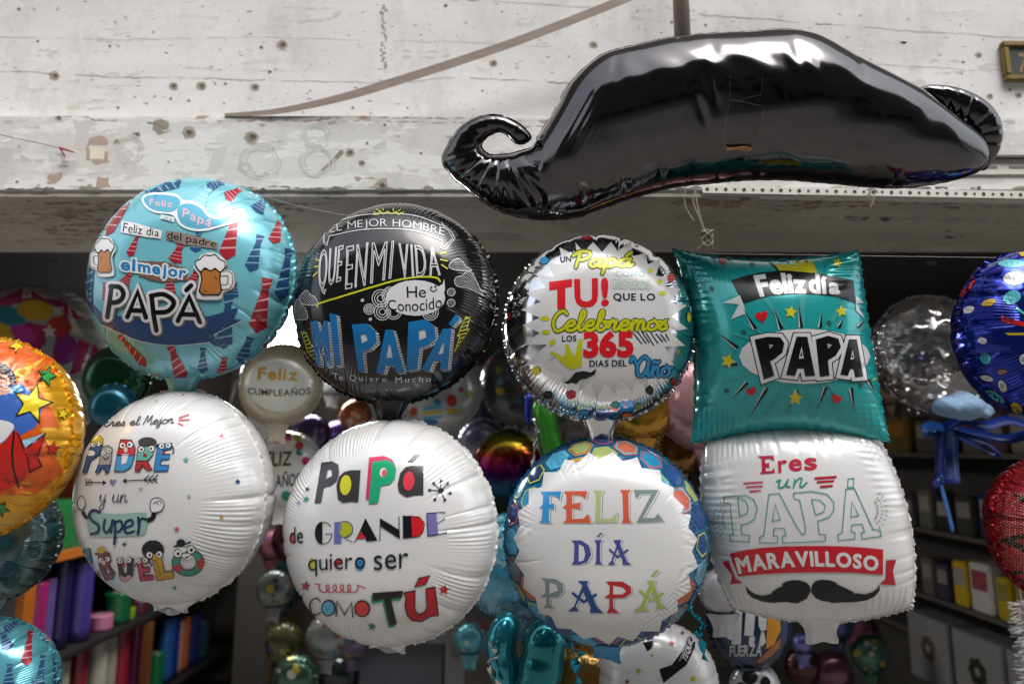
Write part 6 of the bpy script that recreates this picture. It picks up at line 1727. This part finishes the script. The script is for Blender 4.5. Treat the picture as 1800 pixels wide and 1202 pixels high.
# blue bow with long tails at the right
bow = thing('ribbon_bow', 'blue gift ribbon bow with long hanging tails on the right', 'bow', at(1660, 752, 1.9))
bm_ = mat('blue_satin', '162f78', rough=.3, vary=.2, vscale=30)
def strip3(pts, w, axis, name, par, m):
    P = [at(*p) - par.location for p in catmull(pts, 6)]
    V, F = [], []
    for p in P: V += [p + Vector(axis)*w/2, p - Vector(axis)*w/2]
    for i in range(len(P)-1): F.append((2*i, 2*i+1, 2*i+3, 2*i+2))
    o = mesh_np(name, V, F, m, par)
    so = o.modifiers.new('thickness', 'SOLIDIFY'); so.thickness = .001
    return o
strip3([(1656, 752, 1.9), (1652, 800, 1.89), (1651, 845, 1.9)], .028, (1, .2, 0), 'tail', bow, bm_)
strip3([(1672, 752, 1.9), (1670, 800, 1.92), (1674, 850, 1.9)], .040, (1, -.2, 0), 'tail', bow, bm_)
strip3([(1652, 842, 1.9), (1662, 880, 1.89), (1676, 935, 1.9)], .016, (.9, .4, 0), 'tail', bow, mat('blue_satin_light', '3a68a8', rough=.3))
strip3([(1660, 752, 1.9), (1634, 748, 1.87), (1622, 760, 1.86), (1640, 758, 1.92), (1660, 752, 1.9)], .03, (0, .5, .8), 'loop', bow, mat('blue_satin_bright', '1d56a0', rough=.3))
strip3([(1660, 752, 1.9), (1690, 738, 1.87), (1730, 748, 1.85), (1775, 738, 1.88), (1815, 756, 1.9), (1770, 772, 1.94), (1720, 762, 1.95), (1660, 752, 1.9)], .034, (.15, .6, .75), 'loop', bow, bm_)
strip3([(1664, 756, 1.89), (1700, 766, 1.87), (1735, 778, 1.88), (1760, 800, 1.9), (1735, 792, 1.93), (1664, 756, 1.92)], .030, (.1, .7, .6), 'loop', bow, bm_)
mb = MB()
for k in range(5): mb.tube([at(1650 + 5*math.sin(k*2), 838 + 5*math.cos(k*3), 1.89) - bow.location, at(1648 + 10*math.cos(k*2.2), 850 + 7*math.sin(k*1.7), 1.88) - bow.location], .007, 8)
mb.build('knot', bm_, bow, True)
# clear plastic balloon with crumpled film
m, nt, b = node_mat('clear_film')
b.inputs['Base Color'].default_value = (.9, .9, .9, 1); b.inputs['Roughness'].default_value = .09; b.inputs['Specular IOR Level'].default_value = .9
out = nt.nodes['Material Output']; tr = N_(nt, 'ShaderNodeBsdfTransparent'); gl = N_(nt, 'ShaderNodeBsdfGlossy'); gl.inputs['Roughness'].default_value = .12
ms = N_(nt, 'ShaderNodeMixShader'); tc = N_(nt, 'ShaderNodeTexCoord'); nz = N_(nt, 'ShaderNodeTexNoise'); nz.inputs['Scale'].default_value = 6; nz.inputs['Detail'].default_value = 3
nt.links.new(tc.outputs['Object'], nz.inputs['Vector']); bp = N_(nt, 'ShaderNodeBump'); bp.inputs['Strength'].default_value = 1.0; bp.inputs['Distance'].default_value = .06
nt.links.new(nz.outputs['Fac'], bp.inputs['Height']); nt.links.new(bp.outputs[0], gl.inputs['Normal'])
ms.inputs[0].default_value = .2; nt.links.new(tr.outputs[0], ms.inputs[1]); nt.links.new(gl.outputs[0], ms.inputs[2]); nt.links.new(ms.outputs[0], out.inputs['Surface'])
balloon('clear', 'clear_balloon', 'clear crumpled plastic balloon right of the teal pillow balloon', (1540, 508, 1742, 735), 1.85, 0, 0, 0, m, 71, hi=False, wr=2.0, neck=False, group=IN, surf=False)
CT = INFO['clear'][1]
gm = MB(); r2 = random.Random(5)
for k in range(70):
    p = CT + Vector((r2.gauss(0, .05), r2.uniform(-.05, .05), -.05 + r2.gauss(0, .04)))
    gm.box(p - Vector((.004, .0005, .003)), p + Vector((.004, .0005, .003)), rot=Matrix.Rotation(r2.uniform(0, 6), 3, Vector((r2.random(), r2.random(), r2.random())).normalized()))
o = gm.build('confetti', mat('silver_confetti', 'd6cfc8', rough=.15, metal=1), None, loc=CT)
tag(o, 'pinch of silver foil confetti lying inside the clear plastic balloon', 'confetti', kind='stuff')
def puff(label, px, py, Y, rx, ry, seed):
    bm = bmesh.new(); bmesh.ops.create_icosphere(bm, subdivisions=4, radius=1)
    r3 = np.random.RandomState(seed); K = r3.normal(0, 2.2, (9, 3)); ph = r3.uniform(0, 6, 9); s_ = Y/F_PX
    for v in bm.verts:
        f = 1 + sum(.07*math.sin(K[i] @ np.array(v.co) + ph[i]) for i in range(9)) + .03*math.sin(14*v.co.x + 9*v.co.z + seed)
        v.co = Vector((v.co.x*f*rx*s_, v.co.y*f*ry*s_, v.co.z*f*ry*s_))
    me = bpy.data.meshes.new('tissue_puff'); bm.to_mesh(me); bm.free()
    for p_ in me.polygons: p_.use_smooth = True
    me.materials.append(mat('pale_blue_tissue', '7f9fc0', rough=.6, bump=(30, .6, .01)))
    o = link_mesh('tissue_puff', me); o.location = at(px, py, Y)
    tag(o, label, 'tissue')
puff('large crumpled pale blue tissue puff above the blue bow', 1680, 714, 1.8, 36, 24, 3)
puff('smaller pale blue tissue puff beside the larger one', 1722, 722, 1.83, 24, 14, 4)

# ------------------------------------------------------------------ lamp, racks, rolls, packets, counter
lp = thing('ceiling_lamp', 'bright white ceiling lamp between the cyan and black balloons', 'lamp', at(505, 560, 3.0))
MB().lathe([(0, -.155), (.12, -.15), (.22, -.125), (.27, -.08), (.28, -.03), (.28, 0)], n=32).build('diffuser', mat('lit_diffuser', 'f4f3ef', emit=12.0), lp, True)
MB().lathe([(0, .02), (.30, .02), (.30, .001), (.283, .001)], n=32).build('rim', mat('white_metal', 'c9c9c9', rough=.4), lp, True)
P0, P1 = at(404, 715, 2.6), at(424, 640, 2.6)
tag(MB().tube([P0, P1], .009, 12).build('metal_rod', mat('brushed_metal', '9a9a9c', rough=.3, metal=.9), None, True, loc=P0), 'slanting grey metal rod left of the gold Feliz balloon', 'rod')

XR = -1.76
z1, z2 = at(90, 985, 2.62).z, at(112, 1166, 2.72).z
rk = thing('shelf_rack', 'left rack of white board with orange edges full of rolls', 'shelf rack', (XR, 2.55, 0))
def rpart(mb, name, m, par): 
    o = mb.build(name, m, None); o.data.transform(Matrix.Translation(-par.location)); o.parent = par; return o
org = mat('orange_edge', 'b5651c', rough=.5, vary=.15); brd = mat('grey_board', '5d5c5b', rough=.7, vary=.15); drk = mat('dark_edge', '262322', rough=.6); brn = mat('brown_edge', '7a4a26', rough=.6)
rpart(MB().box((-2.14, 2.57, .02), (XR, 2.59, 2.05)), 'side_panel', brd, rk)
rpart(MB().box((XR-.005, 2.545, .02), (XR+.022, 2.605, 2.05)), 'post', org, rk)
rpart(MB().box((XR-.005, 3.44, .02), (XR+.022, 3.49, z2-.03)), 'post', brn, rk)
rpart(MB().box((-2.14, 2.592, z1-.01), (XR-.006, 4.6, z1+.012)), 'shelf', mat('mint_board', 'a9b8a6', rough=.6), rk)
rpart(MB().box((XR-.004, 2.606, z1-.02), (XR+.016, 4.6, z1+.016)), 'shelf_edge', org, rk)
rpart(MB().box((-2.14, 2.592, z2-.02), (XR+.012, 4.6, z2)), 'shelf', drk, rk)
z3 = z2 - .42
rpart(MB().box((-2.14, 2.592, z3-.02), (XR-.006, 4.6, z3)), 'shelf', drk, rk)
rpart(MB().box((-2.145, 2.592, .02), (-2.142, 4.6, 2.05)), 'back_panel', drk, rk)
def roll(px, top, r, zb, c, label, X=-1.84, hole=True):
    Y = X*F_PX/(px-900)
    zt = at(px, top, Y).z; r *= .84
    t = thing('fabric_roll', label, 'roll', (X, Y, zb), group='rolls standing on the left rack')
    h = zt - zb
    MB().lathe([(r*.42, h), (r*.95, h), (r, h-.004)] + [(r*(1 - .035*(q % 2)), h - .004 - (h-.006)*(q+1)/14) for q in range(12)] + [(r, .001), (0, .001)], n=28).build('wrap', mat('roll_film', c, rough=.24, coat=.4, vary=.3, vscale=14, stretch=(1, 1, .6)), t, True)
    MB().lathe([(r*.42, h+.001), (r*.36, h+.001), (r*.36, h-.05), (0, h-.05)], n=20).build('core', mat('card_core', '8f7f6c', rough=.9), t, True)
for a in ((98, 1022, .052, z2, 'a8286f', 'magenta fabric roll next to the orange post'), (120, 1015, .032, z2, '6a5aa0', 'slim lavender roll beside the magenta roll'), (141, 985, .045, z2, '2a1f55', 'dark indigo roll between lavender and violet rolls'), (172, 985, .062, z2, '4a3a8f', 'wide violet roll standing in the middle of the upper shelf'),
  (212, 1079, .062, z2, 'd07fa8', 'short fat pale pink roll on the dark shelf'), (238, 1040, .07, z2, '14623c', 'dark green roll behind the pale pink roll'), (252, 1068, .055, z2, '86ad1c', 'short lime green roll beside the dark green roll'), (275, 1055, .05, z2, '5c2340', 'dusky wine roll under the white cartoon balloon'),
  (150, 1160, .05, z3, 'b9b4a6', 'cream roll low at the left of the lower shelf'), (182, 1128, .045, z3, '8f2440', 'dark crimson roll behind the cream rolls'), (212, 1115, .052, z3, 'c4c0b4', 'tall cream spiral wound roll on the lower shelf'), (232, 1100, .04, z3, 'b0aa9c', 'tall beige roll right of the spiral wound roll'),
  (250, 1098, .045, z3, 'a01f3f', 'bright crimson roll on the lower shelf'), (276, 1092, .052, z3, 'c04a86', 'hot pink roll left of the brown post'),
  (310, 1146, .05, z3, '157045', 'short green roll right of the brown post'), (324, 1084, .05, z3, '1f5a9c', 'tall blue roll behind the green roll'), (336, 1082, .04, z3, '1f2f80', 'navy roll touching the tall blue roll'), (344, 1092, .03, z3, 'c09a80', 'slim peach roll next to the coral roll'), (353, 1084, .04, z3, 'b5603f', 'coral orange roll on the lower shelf'), (368, 1078, .05, z3, '1d2a66', 'deep blue roll right of the coral roll'), (384, 1090, .045, z3, '1c4a55', 'dark petrol roll at the far end of the rack')):
    roll(*a)
G_ = 'packets on the right rack'
def pack(name, label, cat, lo, hi, c, rough=.5, group=None, bevel=.006, lab=None):
    lo, hi = Vector(lo), Vector(hi); c0 = Vector(((lo.x+hi.x)/2, (lo.y+hi.y)/2, lo.z))
    t = thing(name, label, cat, c0, group=group)
    MB().box(lo-c0, hi-c0, bevel=bevel).build('body', mat('packet', tuple(min(.8, v*1.7) for v in srgb(c)[:3]) if group == G_ else c, rough=rough, vary=.18, vscale=20), t)
    if lab:
        side, col = lab
        w = (hi-lo)
        if side == 'x': MB().box((-(w.x/2)-.0015, -w.y*.36, w.z*.45), (-(w.x/2)+.002, w.y*.36, w.z*.85)).build('label_card', mat('card', col, rough=.6, vary=.3, vscale=50), t)
        else: MB().box(((w.x/2)-.002, -w.y*.36, w.z*.3), ((w.x/2)+.0015, w.y*.36, w.z*.7)).build('label_card', mat('card', col, rough=.6), t)
    return t
for lab, y0, y1, h, c in (('yellow packet on the top shelf behind the orange post', 2.62, 2.72, .30, 'b0a51c'), ('dark green box on the mint shelf', 2.73, 2.98, .20, '1c6a35'), ('red packet behind the green box on the mint shelf', 3.0, 3.15, .33, 'a03a24'), ('deep green bag at the back of the mint shelf', 3.18, 3.5, .26, '14502a')):
    pack('packet', lab, 'packet', (-2.0, y0, z1+.0135), (XR-.02, y1, z1+h), c, group='packets on the mint shelf')

# right rack
XQ = 1.76
rq = thing('shelf_rack', 'right rack of dark boards with packets hung along the wall', 'shelf rack', (XQ, 2.3, 0))
zs = [at(1600, y, XQ*F_PX/700).z for y in (796, 928, 1046, 1122)]
for z in zs: rpart(MB().box((XQ, 2.1, z-.018), (2.14, 4.4, z)), 'shelf', mat('dim_board', '5a5551', rough=.7, vary=.2), rq)
rpart(MB().box((2.141, 2.1, .02), (2.147, 4.4, 2.05)), 'back_panel', mat('dim_board', '5a5551', rough=.7, vary=.2), rq)
G = 'packets on the right rack'
def rp(px0, px1, shelf, h, c, label, lab=None, X=None, rough=.45):
    X = X or XQ + .012
    lab = lab or ('x', ['8f8a86', '7a3a3f', '9a8a4a', '4f6a7a', 'a59f98', '5f5a7a'][int(px0) % 6])
    ya, yb = X*F_PX/(px1-900), X*F_PX/(px0-900)
    z = zs[shelf] + .001
    pack('packet', label, 'packet', (X, ya+.006, z), (X+.11, yb-.006, z+h), c, rough, G, lab=lab)
for a in ((1545, 1592, 0, .16, '55491f', 'dim ochre packet with an orange picture on the upper right shelf', ('x', '9a6a1c')), (1600, 1640, 0, .14, '4a4440', 'dull grey packet beside the ochre packet'), (1680, 1718, 0, .13, '57504c', 'beige packet with a red drop behind the blue bow', ('x', '7a2a2a')), (1722, 1760, 0, .15, '4f3a34', 'brown packet on the upper right shelf by the red balloon'), (1764, 1820, 0, .15, '6a5f58', 'pale packet at the right end of the upper shelf'),
  (1560, 1590, 1, .13, '3f3d44', 'slate packet on the second right shelf'), (1594, 1620, 1, .16, '5a5750', 'greyish packet standing taller on the second right shelf'), (1624, 1652, 1, .14, '26282c', 'nearly black packet left of the blue ribbon tail'), (1656, 1690, 1, .15, '34332f', 'dark packet behind the blue ribbon tail'), (1696, 1738, 1, .17, '1f2a55', 'dark blue packet on the second right shelf', None), (1744, 1800, 1, .15, '4a4746', 'grey packet at the right end of the second shelf'),
  (1590, 1612, 2, .15, '55504c', 'narrow taupe packet on the third right shelf'), (1614, 1638, 2, .14, '3a2f40', 'plum packet on the third right shelf'), (1642, 1668, 2, .17, 'a88d1f', 'mustard yellow packet on the third right shelf'), (1670, 1708, 2, .18, 'a9a4a0', 'white packet with a pink stripe and red picture', ('x', 'a04a5a')), (1712, 1738, 2, .15, '9a861c', 'yellow packet right of the white packet'), (1742, 1772, 2, .17, '8a1f22', 'red packet under the red comic balloon'), (1776, 1830, 2, .16, '1f3a6a', 'blue packet at the right end of the third shelf')):
    rp(*a)
def flower_box(px0, px1, label, fx):
    X = XQ - .02
    ya, yb = X*F_PX/(px1-900), X*F_PX/(px0-900)
    zt = zs[3] + .09; c0 = Vector((X+.06, (ya+yb)/2, zs[3]-.18))
    t = thing('flower_box', label, 'box', c0, group='white boxes printed with flowers')
    h = zt - c0.z
    MB().box((-.06, -(yb-ya)/2+.004, 0), (.06, (yb-ya)/2-.004, h-.002), bevel=.004).build('carton', mat('white_card', '8f8d8c', rough=.6, vary=.12), t)
    mb = MB()
    for k in range(7):
        a = k*math.pi*2/7; q = [Vector((-.0615, .034*math.cos(a) + .02*math.cos(s*math.pi/5), h*.52 + .034*math.sin(a) + .02*math.sin(s*math.pi/5))) for s in range(10)]
        mb.prism(q, (.0008*k/7 + .0005, 0, 0))
    mb.build('flower_print', mat('flower_ink', fx, rough=.6, vary=.3, vscale=60), t)
flower_box(1560, 1626, 'white box with a faint brown flower on the right rack', '6a5a54'); flower_box(1632, 1712, 'white box with a dark olive flower on the right rack', '3a3a22'); flower_box(1718, 1800, 'plain white box with a pale flower at the right end', '76716c')
pack('gift_bag', 'crumpled mauve foil bag lying under the flower boxes', 'bag', (1.60, 2.55, zs[3]-.33), (1.74, 2.85, zs[3]-.20), '7a4f68', .25, bevel=.03)
pack('gift_bag', 'dark plum bag beside the mauve foil bag', 'bag', (1.62, 2.88, zs[3]-.36), (1.76, 3.1, zs[3]-.2), '3a2434', .4, bevel=.03)
fp = at(1802, 1120, 1.95)
gl_ = thing('tinsel_garland', 'white fringed tinsel garland hanging at the lower right corner', 'garland', fp)
mb = MB(); rf = random.Random(3)
for k in range(420):
    z = rf.uniform(-.22, .10); a = rf.uniform(0, 6.283); l = rf.uniform(.022, .038)
    p0 = Vector((0, 0, z)); p1 = Vector((l*math.cos(a), l*math.sin(a), z - rf.uniform(-.004, .014)))
    mb.tube([p0, p1], [.0011, .0006], 3, False)
mb.build('fringe', mat('white_tinsel', 'cfcfcf', rough=.3), gl_)
MB().tube([(0, 0, -.23), (0, 0, .30)], .002, 6).build('cord', twine, gl_)

a, b = at(632, 1112, 3.3), at(778, 1112, 3.3)
ct = thing('counter', 'grey lilac shop counter deep inside the shop', 'counter', ((a.x+b.x)/2, 3.3, .02))
MB().box((-(b.x-a.x)/2, 0, .001), ((b.x-a.x)/2, .6, a.z-.06)).build('front', mat('lilac_laminate', '6d6a78', rough=.4, vary=.1), ct)
MB().box((-(b.x-a.x)/2-.02, -.02, a.z-.059), ((b.x-a.x)/2+.02, .62, a.z-.02)).build('top', mat('lilac_laminate_top', '7a7784', rough=.35), ct)
a, b = at(783, 1080, 3.0), at(818, 1080, 3.0)
pl_ = thing('display_post', 'pale grey display post with a small switch box', 'post', ((a.x+b.x)/2, 3.0, .02))
MB().box((-(b.x-a.x)/2, 0, .001), ((b.x-a.x)/2, .09, a.z), bevel=.004).build('shaft', mat('pale_paint', '8a8c8c', rough=.5, vary=.1), pl_)
MB().box((-.012, -.012, a.z-.19), (.018, .0, a.z-.13), bevel=.002).build('switch', mat('grey_plastic', '6a6c6c', rough=.4), pl_)
a, b = at(775, 1103, 3.05), at(905, 1103, 3.05)
ws = thing('wall_shelf', 'narrow shelf with a red front edge beside the pale post', 'shelf', ((a.x+b.x)/2, 3.1, a.z))
MB().box((-(b.x-a.x)/2+.09, .0, -.02), ((b.x-a.x)/2, .4, .0)).build('board', drk, ws); MB().box((-(b.x-a.x)/2+.09, -.012, -.022), ((b.x-a.x)/2, -.001, .004)).build('edge', mat('red_edge', '7a1c20', rough=.4), ws)
# tall dim cabinet panels left of the centre
a, b = at(428, 1010, 3.6), at(520, 1010, 3.6)
cb = thing('cabinet', 'dim brown cabinet door left of the dark middle of the shop', 'cabinet', ((a.x+b.x)/2, 3.6, .02))
MB().box((-.16, 0, .001), (.0, .4, 1.75)).build('door', mat('dim_grey_panel', '45423f', rough=.6, vary=.1), cb); MB().box((.002, -.005, .001), (.03, .41, 1.76)).build('frame', mat('dim_brown', '4a3826', rough=.6, vary=.2), cb)
for i, (lab, px, py, c, w, h) in enumerate((('small white price card hanging above the silver balloon', 868, 446, '9a9590', 9, 11), ('small red price card behind the teal pillow top', 1434, 440, '7a3a38', 10, 9), ('small greenish price card right of the teal pillow', 1638, 455, '5f7a70', 9, 12), ('pale scrap of paper on the dark edge above the circus balloon', 98, 453, '6f6c68', 8, 8))):
    p = at(px, py, 2.3); s_ = 2.3/F_PX
    t = thing('price_card', lab, 'card', p)
    MB().box((-w*s_, 0, -h*s_), (w*s_, .002, h*s_), rot=Matrix.Rotation(.12*(i-1), 3, 'Y')).build('card', mat('card_paper', c, rough=.8), t)
    MB().tube([(0, .001, h*s_*.8), (.002, .001, h*s_+.08)], .0008, 5).build('thread', twine, t)

# stock on the back wall: a board of hung packets and more balloons in the dim middle of the shop
rb = random.Random(12)
nms = ['taupe', 'slate', 'brown', 'violet grey', 'khaki', 'plum', 'green grey', 'pale grey', 'ochre brown', 'beige']
cols = ['6a5f5a', '4f5a5f', '6f5340', '4a4560', '7a6f60', '5f3f44', '3f5a50', '77706f', '5a4a30', '8a847c']
for r_ in range(5):
    for c_ in range(16):
        x = -1.5 + c_*.2 + rb.uniform(-.02, .02); z = .75 + r_*.28
        w, h = rb.uniform(.05, .08), rb.uniform(.09, .12)
        ci = (r_*7+c_*3+rb.randrange(3)) % 10
        t = thing('hung_packet', '%s packet, %s row of the back wall, %s from left' % (nms[ci], ('lowest', 'second lowest', 'middle', 'second highest', 'highest')[r_], ('first second third fourth fifth sixth seventh eighth ninth tenth eleventh twelfth thirteenth fourteenth fifteenth sixteenth'.split())[c_]), 'packet', (x, BACK-.03, z), group='packets hung on the back wall')
        MB().box((-w, 0, -h), (w, .022, h), bevel=.006).build('pouch', mat('pouch', cols[ci], rough=.35, vary=.25, vscale=20), t)
        MB().box((-w, -.002, h*.55), (w, -.0005, h*.98)).build('header_card', mat('header', cols[(r_*3+c_*5) % 10], rough=.6), t)
for i, (lab, bb, Y, c) in enumerate((
  ('small dim teal balloon low between the big white and amber balloons', (800, 1095, 850, 1150), 2.6, '3f7f8a'),
  ('dim grey balloon in the dark gap left of the big white balloon', (452, 1000, 512, 1070), 2.6, '5a5f5f'),
  ('dim silver balloon in the dark lower left middle', (540, 1080, 612, 1160), 2.8, '7a7f7f'),
  ('dim olive balloon in the dark lower left middle', (468, 1090, 532, 1170), 2.9, '4a4a2a'),
  ('dark green balloon low beside the cabinet', (480, 1150, 560, 1230), 2.7, '2a4a3a'),
  ('dim lilac balloon just left of the lilac counter', (590, 1090, 650, 1160), 3.1, '5f5a78'),
  ('dim rose balloon between the cabinet and the white balloon', (455, 930, 500, 985), 3.2, '7a4a55'),
  ('dim grey balloon right of the teal pillow balloon', (1530, 560, 1590, 640), 2.6, '6a6664'),
  ('dim brown balloon right of the teal pillow balloon', (1535, 640, 1600, 720), 2.9, '5a4838'),
  ('dim red balloon far behind the clear plastic balloon', (1600, 480, 1680, 560), 3.3, '5a2a2a'),
  ('dim blue balloon low in the right middle of the shop', (1440, 1060, 1500, 1130), 3.0, '2a3a66'),
  ('dim green balloon low in the right middle of the shop', (1500, 1110, 1560, 1190), 3.0, '2f5a4a'),
  ('dim rosy balloon under the right corner of the white square', (1490, 1080, 1545, 1150), 3.3, '7a4a60'),
  ('dim white balloon behind the dotted small balloon', (560, 640, 610, 700), 3.0, '9a9a9a'),
  ('small dim orange balloon under the black balloon', (600, 700, 650, 760), 2.6, '8a4a2a'),
  ('small dim grey balloon above the party balloon', (845, 640, 900, 700), 3.0, '7a7a7c'))):
    back('more%d' % i, lab, bb, Y, foil('dim_foil', tuple(min(.7, v*1.5) for v in srgb(c)[:3]), .4, .25), 90+i, wr=1.9); speckle('more%d' % i, bb, 50+i)
